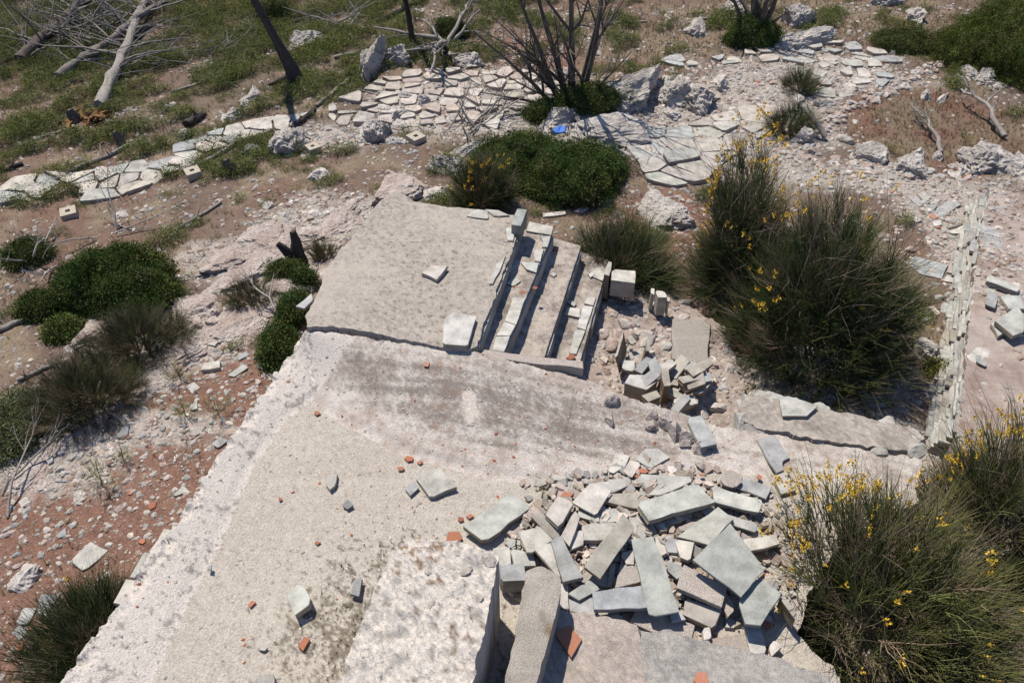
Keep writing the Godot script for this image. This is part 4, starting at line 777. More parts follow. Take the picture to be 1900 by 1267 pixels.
func tube(V: PackedVector3Array, N: PackedVector3Array, C: PackedColorArray, I: PackedInt32Array, pts: Array, rad: Array, sides: int, c1: Color, c2: Color) -> void:
	var base := V.size()
	var up := Vector3(0.31, 0.9, 0.2).normalized()
	for i in pts.size():
		var d: Vector3 = (pts[mini(i + 1, pts.size() - 1)] - pts[maxi(i - 1, 0)]).normalized()
		if absf(d.dot(up)) > 0.98:
			up = Vector3(0.9, 0.1, 0.3).normalized()
		var x := d.cross(up).normalized()
		var y := d.cross(x)
		for k in sides:
			var a := TAU * k / sides
			var n := x * cos(a) + y * sin(a)
			V.append(pts[i] + n * rad[i] * rng.randf_range(0.78, 1.15))
			N.append(n)
			C.append(mix(c1, c2 * (0.6 if rng.randf() < 0.25 else 1.0), rng.randf()))
	for i in pts.size() - 1:
		for k in sides:
			var a := base + i * sides + k
			var b := base + i * sides + (k + 1) % sides
			var c := a + sides
			var d := b + sides
			for e in [a, c, b, b, c, d]:
				I.append(e)
	for e in [[0, 1], [pts.size() - 1, -1]]:
		var ce := V.size()
		V.append(pts[e[0]])
		N.append((pts[0] - pts[1]).normalized() * e[1])
		C.append(c2)
		for k in sides:
			var a: int = base + e[0] * sides + k
			var b: int = base + e[0] * sides + (k + 1) % sides
			if e[1] == 1:
				I.append(ce); I.append(a); I.append(b)
			else:
				I.append(ce); I.append(b); I.append(a)

class Bag:
	var V := PackedVector3Array()
	var N := PackedVector3Array()
	var C := PackedColorArray()
	var I := PackedInt32Array()

func grow(b: Bag, p: Vector3, d: Vector3, length: float, r: float, depth: int, c1: Color, c2: Color, bend := 0.25, lift := 0.05, kids := 3, spread := 0.8) -> void:
	var n := maxi(3, int(4 + depth))
	var pts := [p]
	var rad := [r]
	var dir := d.normalized()
	for i in n:
		dir = (dir + Vector3(rng.randf_range(-1, 1), rng.randf_range(-1, 1) + lift * 4.0, rng.randf_range(-1, 1)) * bend).normalized()
		pts.append(pts[-1] + dir * length / n)
		rad.append(lerpf(r, r * 0.25, float(i + 1) / n))
	tube(b.V, b.N, b.C, b.I, pts, rad, 6 if r > 0.02 else 4, c1, c2)
	if depth <= 0:
		return
	for k in kids:
		var i := 1 + rng.randi() % (n - 1)
		var side := (dir.cross(Vector3(rng.randf_range(-1, 1), rng.randf_range(-1, 1), rng.randf_range(-1, 1)))).normalized()
		grow(b, pts[i], (dir * 0.8 + side * spread).normalized(), length * rng.randf_range(0.35, 0.65), rad[i] * 0.6, depth - 1, c1, c2, bend, lift, kids, spread)

func bag_mesh(b: Bag) -> ArrayMesh:
	return commit(b.V, b.N, b.C, b.I)

func ragged(p: Vector2, edge: float) -> Vector2:
	return Vector2(na.get_noise_2d(p.x * 150.0, p.y * 150.0) + 0.8 * nb.get_noise_2d(p.x * 700.0, p.y * 700.0), na.get_noise_2d(p.y * 150.0 + 99.0, p.x * 150.0) + 0.8 * nb.get_noise_2d(p.y * 700.0, p.x * 700.0 + 50.0)) * edge

# height-field piece inside an outline, with broken vertical sides
func field_mesh(poly: PackedVector2Array, step: float, hf: Callable, cf: Callable, bottom: float, edge: float, side_col: Color) -> ArrayMesh:
	var lo := poly[0]
	var hi := poly[0]
	for p in poly:
		lo = lo.min(p)
		hi = hi.max(p)
	lo -= Vector2.ONE * 0.1
	hi += Vector2.ONE * 0.1
	var nx := int((hi.x - lo.x) / step) + 1
	var nz := int((hi.y - lo.y) / step) + 1
	var inside := PackedByteArray()
	inside.resize(nx * nz)
	for j in nz:
		for i in nx:
			var p := lo + Vector2(i + 0.5, j + 0.5) * step
			var w := p + ragged(p, edge)
			inside[j * nx + i] = 1 if Geometry2D.is_point_in_polygon(w, poly) else 0
	var at := PackedInt32Array()
	at.resize((nx + 1) * (nz + 1))
	at.fill(-1)
	var V := PackedVector3Array()
	var N := PackedVector3Array()
	var C := PackedColorArray()
	var I := PackedInt32Array()
	var P := PackedVector3Array()
	P.resize((nx + 1) * (nz + 1))
	for j in nz + 1:
		for i in nx + 1:
			var used := false
			for e in [[0, 0], [-1, 0], [0, -1], [-1, -1]]:
				var a: int = i + e[0]
				var b: int = j + e[1]
				if a >= 0 and b >= 0 and a < nx and b < nz and inside[b * nx + a]:
					used = true
			if used:
				var x := lo.x + i * step + rng.randf_range(-0.3, 0.3) * step
				var z := lo.y + j * step + rng.randf_range(-0.3, 0.3) * step
				var whole := true
				for e2 in [[0, 0], [-1, 0], [0, -1], [-1, -1]]:
					var a2: int = i + e2[0]
					var b2: int = j + e2[1]
					if a2 < 0 or b2 < 0 or a2 >= nx or b2 >= nz or not inside[b2 * nx + a2]:
						whole = false
				if not whole:
					# rim: drawn onto the outline itself, shifted by the same ragged noise
					var here := Vector2(lo.x + i * step, lo.y + j * step)
					var off := ragged(here, edge)
					var best := Vector2(1e9, 1e9)
					for k in poly.size():
						var q := Geometry2D.get_closest_point_to_segment(here + off, poly[k], poly[(k + 1) % poly.size()])
						if q.distance_squared_to(here + off) < best.distance_squared_to(here + off):
							best = q
					if best.distance_to(here + off) < step * 1.6:
						x = best.x - off.x
						z = best.y - off.y
				var y: float = hf.call(x, z)
				var e := 0.02
				var n := Vector3(y - hf.call(x + e, z), e, y - hf.call(x, z + e)).normalized()
				at[j * (nx + 1) + i] = V.size()
				P[j * (nx + 1) + i] = Vector3(x, y, z)
				V.append(Vector3(x, y, z))
				N.append(n)
				C.append(cf.call(x, z, y))
	for j in nz:
		for i in nx:
			if not inside[j * nx + i]:
				continue
			var a := at[j * (nx + 1) + i]
			var b := at[j * (nx + 1) + i + 1]
			var c := at[(j + 1) * (nx + 1) + i + 1]
			var d := at[(j + 1) * (nx + 1) + i]
			for e in [a, b, c, a, c, d]:
				I.append(e)
	for j in nz:
		for i in nx:
			if not inside[j * nx + i]:
				continue
			for s in [[1, 0, 1, 0, 1, 1], [-1, 0, 0, 1, 0, 0], [0, 1, 1, 1, 0, 1], [0, -1, 0, 0, 1, 0]]:
				var a: int = i + s[0]
				var b: int = j + s[1]
				if a >= 0 and b >= 0 and a < nx and b < nz and inside[b * nx + a]:
					continue
				var p: Vector3 = P[(j + s[3]) * (nx + 1) + i + s[2]]
				var q: Vector3 = P[(j + s[5]) * (nx + 1) + i + s[4]]
				var k := V.size()
				var n := Vector3(s[0], 0.15, s[1]).normalized()
				for w in [p, q, Vector3(q.x, bottom, q.z), Vector3(p.x, bottom, p.z)]:
					V.append(w)
					N.append(n)
					C.append(side_col)
				for e in [k, k + 2, k + 1, k, k + 3, k + 2]:
					I.append(e)
	return commit(V, N, C, I)

# ---------------------------------------------------------------- colours of the ground
const SOIL := Color(0.21, 0.16, 0.125)
const RED := Color(0.27, 0.155, 0.115)
const PALE := Color(0.52, 0.465, 0.415)
const STRAW := Color(0.29, 0.225, 0.16)
const DARK := Color(0.14, 0.1, 0.085)

func zone(x: float, z: float, kind: int) -> float:
	var w := 0.0
	for q in ZONES:
		if q[4] == kind:
			var dx: float = (x - q[0]) / q[2]
			var dz: float = (z - q[1]) / q[3]
			w = maxf(w, 1.0 - sqrt(dx * dx + dz * dz) * 0.75)
	return w

func soil_color(x: float, z: float) -> Color:
	var n1 := na.get_noise_2d(x * 18.0, z * 18.0)
	var n2 := nb.get_noise_2d(x * 90.0, z * 90.0)
	var n3 := nb.get_noise_2d(x * 700.0, z * 700.0)
	var c := mix(SOIL, RED, 0.15 + 0.7 * n1)
	c = mix(c, STRAW, sstep(0.0, 0.4, n2))
	c = mix(c, RED, sstep(0.15, 0.55, zone(x, z, 0) + 0.25 * n2))
	c = mix(c, STRAW, 0.8 * sstep(0.2, 0.55, zone(x, z, 2) + 0.3 * n2))
	c = mix(c, PALE, 0.9 * sstep(0.22, 0.5, zone(x, z, 1) + 0.35 * n2 + 0.3 * n3))
	c = mix(c, mix(RED, STRAW, 0.5 + n2 * 1.2) * 0.85, sstep(0.15, 0.4, zone(x, z, 3)))
	return mix(c, c * 0.7, sstep(0.1, 0.6, n3))

func make_ground() -> void:
	var xs := []
	var zs := []
	var x := -70.0
	while x < 70.0:
		xs.append(x)
		var a := absf(x)
		x += 0.07 if a < 6.5 else (0.15 if a < 13.0 else maxf(0.3, (a - 13.0) * 0.35))
	var z := 25.0
	while z > -120.0:
		zs.append(z)
		z -= 1.5 if z > 1.0 else (0.07 if z > -9.5 else (0.13 if z > -20.0 else maxf(0.3, (-z - 20.0) * 0.3)))
	var nx := xs.size()
	var nz := zs.size()
	var V := PackedVector3Array()
	var N := PackedVector3Array()
	var C := PackedColorArray()
	var I := PackedInt32Array()
	for j in nz:
		for i in nx:
			var px: float = xs[i]
			var pz: float = zs[j]
			var rub := sstep(0.2, 0.6, zone(px, pz, 1))
			var y := ground(px, pz) + rub * 0.02 * na.get_noise_2d(px * 500.0, pz * 500.0)
			var e := 0.05
			V.append(Vector3(px, y, pz))
			N.append(Vector3(ground(px - e, pz) - ground(px + e, pz), 2 * e, ground(px, pz - e) - ground(px, pz + e)).normalized())
			C.append(soil_color(px, pz))
	for j in nz - 1:
		for i in nx - 1:
			var a := j * nx + i
			for q in [a, a + nx, a + 1, a + 1, a + nx, a + nx + 1]:
				I.append(q)
	var o := part(self, "ground", commit(V, N, C, I), M.soil)
	tag(o, "red brown stony soil of the hillside", "ground", "", "structure")

# ---------------------------------------------------------------- concrete
func floor_color(x: float, z: float, _y: float) -> Color:
	var p := Vector2(x, z)
	var n1 := na.get_noise_2d(x * 40.0, z * 40.0)
	var n2 := nb.get_noise_2d(x * 260.0, z * 260.0)
	var n3 := nb.get_noise_2d(x * 1100.0, z * 1100.0)
	var n4 := nb.get_noise_2d(x * 2600.0, z * 2600.0)
	var beige := Color(0.485, 0.445, 0.39)
	var pink := Color(0.57, 0.525, 0.48)
	var grey := Color(0.175, 0.147, 0.13)
	var dj: Array = line_dist(p, floor_edge)
	var c := mix(beige, Color(0.4, 0.35, 0.3), 0.25 + n1 * 0.35 + n2 * 0.3 + n3 * 0.45 + n4 * 0.5)
	c = mix(c, Color(0.3, 0.26, 0.225), 0.45 * sstep(0.35, 0.6, n4 + 0.35 * n3))
	# dry weeds and soot close to the pier
	var w := 1.05 - Vector2((p.x + 0.8) / 0.75, (p.y + 2.65) / 0.7).length()
	c = mix(c, Color(0.16, 0.135, 0.1), sstep(0.25, 0.75, w + 0.4 * n2 + 0.7 * n3 + 0.7 * n4) * 0.85)
	if not in_floor(p):
		var dt: Array = line_dist(p, ramp_line)
		if dj[1] > 7.0 and dt[1] > 0.02:
			# ramp: bare lime render along the foot, black lichen above it, streaked along the board marks
			var s := nb.get_noise_2d(x * 40.0 + z * 8.0, (z - 0.2 * x) * 900.0)
			var f: float = dj[0] / maxf(0.01, dj[0] + dt[0])
			var along := sstep(0.0, 0.9, dt[1]) * (1.0 - 0.45 * sstep(4.5, 6.5, dt[1]))
			var stain := sstep(0.12, 0.36, f + 0.06 * n1 + 0.06 * s) * (0.72 + 0.3 * n1 + 0.25 * n2)
			stain *= 1.0 - 0.35 * sstep(0.6, 0.95, f)
			var k := sstep(0.05, 1.15, 1.05 * stain * along * (1.0 + 0.6 * s) + 0.25 * n3 + 0.6 * n4 + 0.3 * s)
			c = mix(mix(pink, Color(0.42, 0.36, 0.315), 0.4 + n2 + 0.6 * n3), grey, 0.8 * k)
			var patch := 1.0 - Vector2((x + 0.33) / 0.12, (z + 4.45) / 0.28).length() + 0.6 * n2 + 0.3 * n3
			c = mix(c, Color(0.6, 0.53, 0.47), sstep(0.3, 0.36, patch))
			c = mix(c, Color(0.34, 0.2, 0.14), 0.4 * sstep(0.3, 0.6, n3 + n1 * 0.6))
		else:
			c = mix(pink, Color(0.24, 0.215, 0.2), 0.85 * sstep(0.28, 0.55, n2 * 0.5 + n3 * 0.6 + n4 * 0.5 + 0.1))
	return c

func make_concrete() -> void:
	var o := part(self, "concrete_floor", field_mesh(floor_poly, 0.017, slab_height, floor_color, -0.75, 0.035, Color(0.47, 0.41, 0.36)), M.concrete)
	tag(o, "cracked beige concrete floor with pale left strip and dark stained ramp", "concrete floor", "", "structure")
	var lh := func(x: float, z: float) -> float:
		return 0.355 + 0.008 * na.get_noise_2d(x * 60.0, z * 60.0) + 0.006 * nb.get_noise_2d(x * 300.0, z * 300.0)
	var lc := func(x: float, z: float, _y: float) -> Color:
		var n1 := na.get_noise_2d(x * 40.0, z * 40.0)
		var n2 := nb.get_noise_2d(x * 300.0, z * 300.0)
		var n3 := nb.get_noise_2d(x * 1200.0, z * 1200.0)
		var n4 := nb.get_noise_2d(x * 2600.0, z * 2600.0)
		var c := mix(Color(0.44, 0.395, 0.345), Color(0.28, 0.25, 0.22), 0.34 + 0.7 * n1 + 0.5 * n2 + 0.6 * n3 + 0.5 * n4)
		c = mix(c, Color(0.16, 0.14, 0.13), sstep(0.25, 0.55, n4 * 0.7 + n3 * 0.6 + 0.5 * n1) * 0.8)
		return mix(c, Color(0.56, 0.5, 0.44), 0.6 * sstep(0.3, 0.5, 0.7 * n2 + 0.4 * n1 + 0.4 * n3))
	o = part(self, "concrete_landing", field_mesh(landing_poly, 0.02, lh, lc, -0.75, 0.022, Color(0.43, 0.375, 0.33)), M.concrete)
	tag(o, "raised worn concrete landing at the head of the steps", "landing", "", "structure")

func slab_part(parent: Node3D, called: String, pl: PackedVector2Array, ytop: float, thick: float, top: Color, side: Color, rough: float, m: Material, tilt := Vector2.ZERO) -> MeshInstance3D:
	var c := Vector2.ZERO
	for p in pl:
		c += p
	c /= pl.size()
	var loc := PackedVector2Array()
	for p in pl:
		loc.append(p - c)
	var o := part(parent, called, slab_mesh(loc, thick, top, side, rough), m)
	o.position = Vector3(c.x, ytop, c.y) - (parent.position if parent != self else Vector3.ZERO)
	o.rotation = Vector3(tilt.x, 0, tilt.y)
	return o

const TINTS := [Color(0.41, 0.405, 0.375), Color(0.335, 0.34, 0.335), Color(0.48, 0.45, 0.41), Color(0.335, 0.35, 0.32), Color(0.5, 0.445, 0.4), Color(0.35, 0.325, 0.285)]
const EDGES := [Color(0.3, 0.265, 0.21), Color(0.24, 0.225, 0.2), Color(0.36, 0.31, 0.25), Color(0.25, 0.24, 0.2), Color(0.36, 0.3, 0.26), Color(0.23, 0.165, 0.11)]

func vary(c: Color, a: float) -> Color:
	var f := 1.0 + rng.randf_range(-a, a)
	return Color(c.r * f * (1.0 + rng.randf_range(-a, a) * 0.25), c.g * f, c.b * f * (1.0 + rng.randf_range(-a, a) * 0.25))

func make_steps() -> void:
	var s := thing("stone_steps", "three worn concrete steps faced with slate, descending from landing", "steps", Vector3(0.5, -0.6, -6.5))
	for t in TREADS:
		var ty: float = t[0]
		var sh := func(x: float, z: float) -> float:
			return ty + 0.006 * na.get_noise_2d(x * 120.0, z * 120.0) + 0.006 * nb.get_noise_2d(x * 600.0, z * 600.0)
		var scol := func(x: float, z: float, _y: float) -> Color:
			var n2 := nb.get_noise_2d(x * 260.0, z * 260.0)
			var n3 := nb.get_noise_2d(x * 1000.0, z * 1000.0)
			var n4 := nb.get_noise_2d(x * 2600.0, z * 2600.0)
			return mix(Color(0.47, 0.41, 0.36), Color(0.2, 0.17, 0.15), 0.42 + 0.8 * n2 + 0.6 * n3 + 0.5 * n4)
		var so := part(s, "step", field_mesh(v2s(t[1]), 0.018, sh, scol, -0.6, 0.003, Color(0.36, 0.31, 0.27)), M.concrete)
		so.position = -s.position
	for t in TREAD_SLATES:
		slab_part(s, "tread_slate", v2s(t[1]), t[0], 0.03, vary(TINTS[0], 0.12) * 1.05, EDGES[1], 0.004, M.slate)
	# slate plates set upright on the risers
	var edges := [[Vector2(landing_poly[12].x, landing_poly[12].y), Vector2(landing_poly[13].x, landing_poly[13].y), 0.36]]
	for t in TREADS:
		var p := v2s(t[1])
		edges.append([p[1], p[2], t[0]])
	for e in edges:
		var a: Vector2 = e[0]
		var b: Vector2 = e[1]
		var l := a.distance_to(b)
		var d := (b - a) / l
		var n := Vector2(-d.y, d.x)
		if n.x < 0.0:
			n = -n
		var t := 0.02
		while t < l - 0.15:
			var w := rng.randf_range(0.22, 0.42)
			w = minf(w, l - t - 0.01)
			if rng.randf() < 0.8:
				var p0 := a + d * (t + 0.006) - n * 0.02
				var p1 := a + d * (t + w) - n * 0.02
				var q := PackedVector2Array([p0, p1, p1 + n * 0.036, p0 + n * 0.036])
				slab_part(s, "riser_slate", q, e[2] - rng.randf_range(0.035, 0.045), 0.15, vary(TINTS[0], 0.12), vary(TINTS[5], 0.12), 0.004, M.slate)
			t += w
	# pale mortar lip between the steps and the ramp
	var pl := PackedVector2Array()
	for k in [2, 3, 4]:
		pl.append(ramp_line[k] + Vector2(0.03, -0.11))
	for k in [4, 3, 2]:
		pl.append(ramp_line[k] + Vector2(0.03, -0.02))
	slab_part(s, "mortar_lip", pl, 0.255, 0.3, Color(0.53, 0.47, 0.42), Color(0.5, 0.44, 0.39), 0.012, M.crust)

func make_masonry() -> void:
	# rubble fill between the steps and the kerb block
	var fc := func(x: float, z: float, _y: float) -> Color:
		return mix(Color(0.5, 0.42, 0.37), Color(0.34, 0.27, 0.23), 0.35 + nb.get_noise_2d(x * 240.0, z * 240.0) + 0.9 * nb.get_noise_2d(x * 1500.0, z * 1500.0))
	var bed := part(self, "rubble_bed", field_mesh(v2s(RUBBLE_BED), 0.03, bed_height, fc, -0.7, 0.06, Color(0.36, 0.3, 0.26)), M.crust)
	tag(bed, "crumbled mortar and earth filling the hollow beside the steps", "rubble bed", "", "structure")
	# tall broken pier in the foreground: rough crusted top and sides
	var pp := v2s(PIER)
	var pc := func(x: float, z: float, _y: float) -> Color:
		var n1 := na.get_noise_2d(x * 110.0, z * 110.0)
		var n2 := nb.get_noise_2d(x * 300.0, z * 300.0)
		var n3 := nb.get_noise_2d(x * 900.0 + 31.0, z * 900.0)
		var n4 := nb.get_noise_2d(x * 2600.0, z * 2600.0)
		var c := mix(Color(0.68, 0.625, 0.565), Color(0.43, 0.405, 0.375), sstep(0.05, 0.35, n3 + 0.3 * n2))
		c = mix(c, Color(0.26, 0.14, 0.065), 0.8 * sstep(0.22, 0.42, n1 * 0.6 + 0.5 * n3 + 0.5 * n4))
		return c
	var ph := func(x: float, z: float) -> float:
		return 0.72 + 0.02 * na.get_noise_2d(x * 110.0, z * 110.0) + 0.016 * nb.get_noise_2d(x * 500.0, z * 500.0) + 0.014 * nr.get_noise_2d(x * 1300.0, z * 1300.0) + 0.006 * nb.get_noise_2d(x * 3000.0, z * 3000.0)
	var t := thing("masonry_pier", "tall broken masonry pier with crusted top at the bottom centre", "pier", Vector3(-0.3, 0, -2.6))
	var o := part(t, "pier_body", field_mesh(pp, 0.014, ph, pc, -0.05, 0.025, Color(0.6, 0.53, 0.47)), M.crust)
	o.position = -t.position
	var hi := [[-0.42, -2.86], [-0.5, -2.62], [-0.33, -2.74], [-0.25, -2.9], [-0.36, -2.95], [-0.55, -2.8], [-0.16, -2.97], [-0.14, -2.7], [-0.3, -2.5], [-0.46, -2.4], [-0.2, -2.45], [-0.6, -2.5], [-0.12, -2.86], [-0.27, -2.62]]
	for q in hi:
		if not Geometry2D.is_point_in_polygon(Vector2(q[0], q[1]), pp):
			continue
		var r := rng.randf_range(0.025, 0.055)
		var m := part(t, "embedded_stone", rock_mesh(6, Vector3(r, r * 0.4, r * 0.8), vary(Color(0.4, 0.37, 0.34), 0.2), Color(0.55, 0.5, 0.44), rng.randi() % 900, 11, false, 0.2), M.stone)
		m.position = Vector3(q[0], 0.72, q[1]) - t.position
		m.rotation.y = rng.randf() * TAU
	var b := thing("wall_block", "narrow upright wall block right of the tall pier", "wall block", Vector3(0.1, 0, -2.6))
	var bc := func(x: float, z: float, _y: float) -> Color:
		var n1 := na.get_noise_2d(x * 120.0, z * 120.0)
		var n2 := nb.get_noise_2d(x * 300.0, z * 300.0)
		return mix(mix(Color(0.5, 0.455, 0.4), Color(0.37, 0.34, 0.3), 0.4 + n2), Color(0.25, 0.17, 0.1), sstep(0.4, 0.6, n1))
	var bh := func(x: float, z: float) -> float:
		return 0.42 + 0.008 * na.get_noise_2d(x * 110.0, z * 110.0) + 0.004 * nb.get_noise_2d(x * 400.0, z * 400.0)
	o = part(b, "block_body", field_mesh(v2s(PIER_B), 0.014, bh, bc, -0.05, 0.012, Color(0.45, 0.41, 0.36)), M.crust)
	o.position = -b.position
	var defs := [["broken_wall", "dusty broken wall top with a big red shard lying on it", WALLTOP_A, 0.13, Color(0.55, 0.475, 0.42), Color(0.44, 0.38, 0.33)], ["broken_wall", "grey smooth wall top running to the lower right corner", WALLTOP_B, 0.128, Color(0.47, 0.445, 0.41), Color(0.38, 0.365, 0.345)], ["low_wall", "low broken wall below the big broom, edged with stones", LOW_WALL, 0.08, Color(0.52, 0.465, 0.41), Color(0.36, 0.32, 0.285)]]
	for d in defs:
		var w := thing(d[0], d[1], "wall", Vector3.ZERO)
		var hh: float = d[3]
		var c1: Color = d[4]
		var c2: Color = d[5]
		var wh := func(x: float, z: float) -> float:
			return hh + 0.014 * na.get_noise_2d(x * 80.0, z * 80.0) + 0.01 * nb.get_noise_2d(x * 400.0, z * 400.0) + 0.008 * nb.get_noise_2d(x * 1500.0, z * 1500.0)
		var wc := func(x: float, z: float, _y: float) -> Color:
			return mix(c1, c2 * 0.8, 0.35 + nb.get_noise_2d(x * 250.0, z * 250.0) * 0.7 + 0.5 * nb.get_noise_2d(x * 900.0, z * 900.0) + 0.8 * nb.get_noise_2d(x * 2400.0, z * 2400.0))
		part(w, "wall_body", field_mesh(v2s(d[2]), 0.02, wh, wc, -0.6, 0.025, c1.lerp(c2, 0.4)), M.crust)
		if d[0] == "low_wall":
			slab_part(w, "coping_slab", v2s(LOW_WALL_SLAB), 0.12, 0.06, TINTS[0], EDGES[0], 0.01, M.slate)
			var pl := v2s(LOW_WALL)
			for k in 16:
				var a := pl[k % pl.size()].lerp(pl[(k + 1) % pl.size()], rng.randf())
				var r := rng.randf_range(0.04, 0.09)
				var m := part(w, "wall_stone", rock_mesh(4, Vector3(r * 1.4, r * 0.7, r), vary(TINTS[2], 0.15), vary(TINTS[0], 0.15), rng.randi() % 900, 5, false), M.stone)
				m.position = Vector3(a.x, 0.03, a.y)
				m.rotation.y = rng.randf() * TAU
	# stacked-slate wall at the right margin
	var rw := thing("rubble_wall", "stacked slate wall with rubble top along the right margin", "wall", Vector3.ZERO)
	var rc := func(x: float, z: float, _y: float) -> Color:
		return mix(Color(0.54, 0.46, 0.41), Color(0.34, 0.25, 0.21), 0.3 + nb.get_noise_2d(x * 120.0, z * 120.0) * 0.9 + 0.6 * nb.get_noise_2d(x * 600.0, z * 600.0))
	part(rw, "wall_body", field_mesh(v2s(RIGHT_WALL), 0.035, wall_height, rc, -0.75, 0.03, Color(0.36, 0.31, 0.27)), M.crust)
	var face := v2s(WALL_FACE)
	for row in 8:
		var y := -0.222 - row * 0.048
		for i in face.size() - 1:
			var a := face[i]
			var b2 := face[i + 1]
			var l := a.distance_to(b2)
			var d := (b2 - a) / l
			var n := Vector2(-d.y, d.x)
			if n.x > 0.0:
				n = -n
			var t2 := 0.0
			while t2 < l - 0.05:
				var ww := minf(rng.randf_range(0.18, 0.5), l - t2)
				var outw := 0.0 + 0.026 * row + rng.randf_range(-0.02, 0.02)
				var p0 := a + d * t2 + n * outw
				var p1 := a + d * (t2 + ww - 0.006) + n * (outw + rng.randf_range(-0.012, 0.012))
				slab_part(rw, "wall_slate", PackedVector2Array([p0, p1, p1 - n * 0.2, p0 - n * 0.2]), y + rng.randf_range(-0.006, 0.006), rng.randf_range(0.03, 0.043), vary(TINTS[[0, 1, 5, 0][rng.randi() % 4]], 0.15), vary(TINTS[[1, 5, 0, 5][rng.randi() % 4]], 0.2), 0.012, M.slate)
				t2 += ww

# ---------------------------------------------------------------- flagstone paving
func clip_half(poly: PackedVector2Array, m: Vector2, n: Vector2) -> PackedVector2Array:
	var out := PackedVector2Array()
	for i in poly.size():
		var a := poly[i]
		var b := poly[(i + 1) % poly.size()]
		var da := (a - m).dot(n)
		var db := (b - m).dot(n)
		if da <= 0.0:
			out.append(a)
		if (da < 0.0 and db > 0.0) or (da > 0.0 and db < 0.0):
			out.append(a.lerp(b, da / (da - db)))
	return out

func paving(called: String, label: String, outline: PackedVector2Array, size: float, gap: float, keep: float, cols: Array) -> void:
	var root := thing(called, label, "paving", Vector3.ZERO)
	root.set_meta("kind", "structure")
	var lo := outline[0]
	var hi := outline[0]
	for p in outline:
		lo = lo.min(p)
		hi = hi.max(p)
	var seeds := PackedVector2Array()
	var y := lo.y
	while y < hi.y:
		var x := lo.x
		while x < hi.x:
			var p := Vector2(x, y) + Vector2(rng.randf_range(-0.42, 0.42), rng.randf_range(-0.42, 0.42)) * size
			if Geometry2D.is_point_in_polygon(p, outline):
				seeds.append(p)
			x += size * 1.15
		y += size * 0.9
	for i in seeds.size():
		if rng.randf() > keep:
			continue
		var s := seeds[i]
		var cell := PackedVector2Array([s + Vector2(-1, -1) * size, s + Vector2(1, -1) * size, s + Vector2(1, 1) * size, s + Vector2(-1, 1) * size])
		for j in seeds.size():
			if j != i and s.distance_to(seeds[j]) < size * 2.4:
				var d := seeds[j] - s
				cell = clip_half(cell, s + d * 0.5 - d.normalized() * gap * rng.randf_range(0.3, 1.6), d.normalized())
				if cell.size() < 3:
					break
		if cell.size() < 3:
			continue
		var got := Geometry2D.intersect_polygons(cell, outline)
		if got.is_empty():
			continue
		cell = got[0]
		var area := 0.0
		var c := Vector2.ZERO
		for k in cell.size():
			area += cell[k].cross(cell[(k + 1) % cell.size()]) * 0.5
			c += cell[k]
		c /= cell.size()
		if absf(area) < size * size * 0.1:
			continue
		# knock the corners off
		var cut := PackedVector2Array()
		for k in cell.size():
			var p := cell[k]
			var a := cell[(k + cell.size() - 1) % cell.size()]
			var b := cell[(k + 1) % cell.size()]
			cut.append(p.lerp(a, rng.randf_range(0.04, 0.16)))
			cut.append(p.lerp(b, rng.randf_range(0.04, 0.16)))
		var top := ground(c.x, c.y) + 0.042
		slab_part(root, "flagstone", cut, top + rng.randf_range(-0.022, 0.016), 0.09, vary(cols[rng.randi() % cols.size()] * 0.86, 0.14), Color(0.36, 0.31, 0.27), 0.008, M.slate, Vector2(rng.randf_range(-0.05, 0.05), rng.randf_range(-0.05, 0.05)))

# ---------------------------------------------------------------- plants
func stem_bundle(n: int, width: float, droop: float, sides := 3) -> ArrayMesh:
	var b := Bag.new()
	for k in n:
		var a := rng.randf() * TAU
		var s := rng.randf_range(0.05, 0.4)
		var p := Vector3(rng.randf_range(-0.06, 0.06), rng.randf_range(0.0, 0.2), rng.randf_range(-0.06, 0.06))
		var dir := Vector3(cos(a) * s, 1.0, sin(a) * s).normalized()
		var len_ := rng.randf_range(0.55, 1.0)
		var pts := [p]
		var rad := [width]
		for i in 3:
			dir = (dir + Vector3(rng.randf_range(-0.18, 0.18), -droop * rng.randf(), rng.randf_range(-0.18, 0.18))).normalized()
			pts.append(pts[-1] + dir * len_ / 3.0)
			rad.append(width * (1.0 - 0.28 * (i + 1)))
		tube(b.V, b.N, b.C, b.I, pts, rad, sides, Color(0.8, 0.8, 0.8), Color(1.15, 1.15, 1.15))
	return bag_mesh(b)

func leaf_clump(n: int, size: float, r: float, slim := 0.45) -> ArrayMesh:
	var V := PackedVector3Array()
	var N := PackedVector3Array()
	var C := PackedColorArray()
	for k in n:
		var o := Vector3(rng.randf_range(-1, 1), rng.randf_range(-1, 1), rng.randf_range(-1, 1))
		o = o.normalized() * r * pow(rng.randf(), 0.5)
		var d := (o.normalized() + Vector3(rng.randf_range(-0.8, 0.8), rng.randf_range(-0.4, 1.0), rng.randf_range(-0.8, 0.8))).normalized()
		var s := d.cross(Vector3(rng.randf_range(-1, 1), rng.randf_range(-1, 1), rng.randf_range(-1, 1))).normalized()
		var l := size * rng.randf_range(0.7, 1.3)
		var g := rng.randf_range(0.75, 1.2)
		var col := Color(g, g, g)
		var a := o
		var t := o + d * l
		var m1 := o + d * l * 0.5 + s * l * slim * 0.5
		var m2 := o + d * l * 0.5 - s * l * slim * 0.5
		tri(V, N, C, a, m1, t, col)
		tri(V, N, C, a, t, m2, col)
	return commit(V, N, C)

func facing(dir: Vector3, s: Vector3, at: Vector3) -> Transform3D:
	var y := dir.normalized()
	var x := y.cross(Vector3(rng.randf_range(-1, 1), rng.randf_range(-1, 1), rng.randf_range(-1, 1))).normalized()
	var z := x.cross(y)
	return Transform3D(Basis(x * s.x, y * s.y, z * s.z), at)

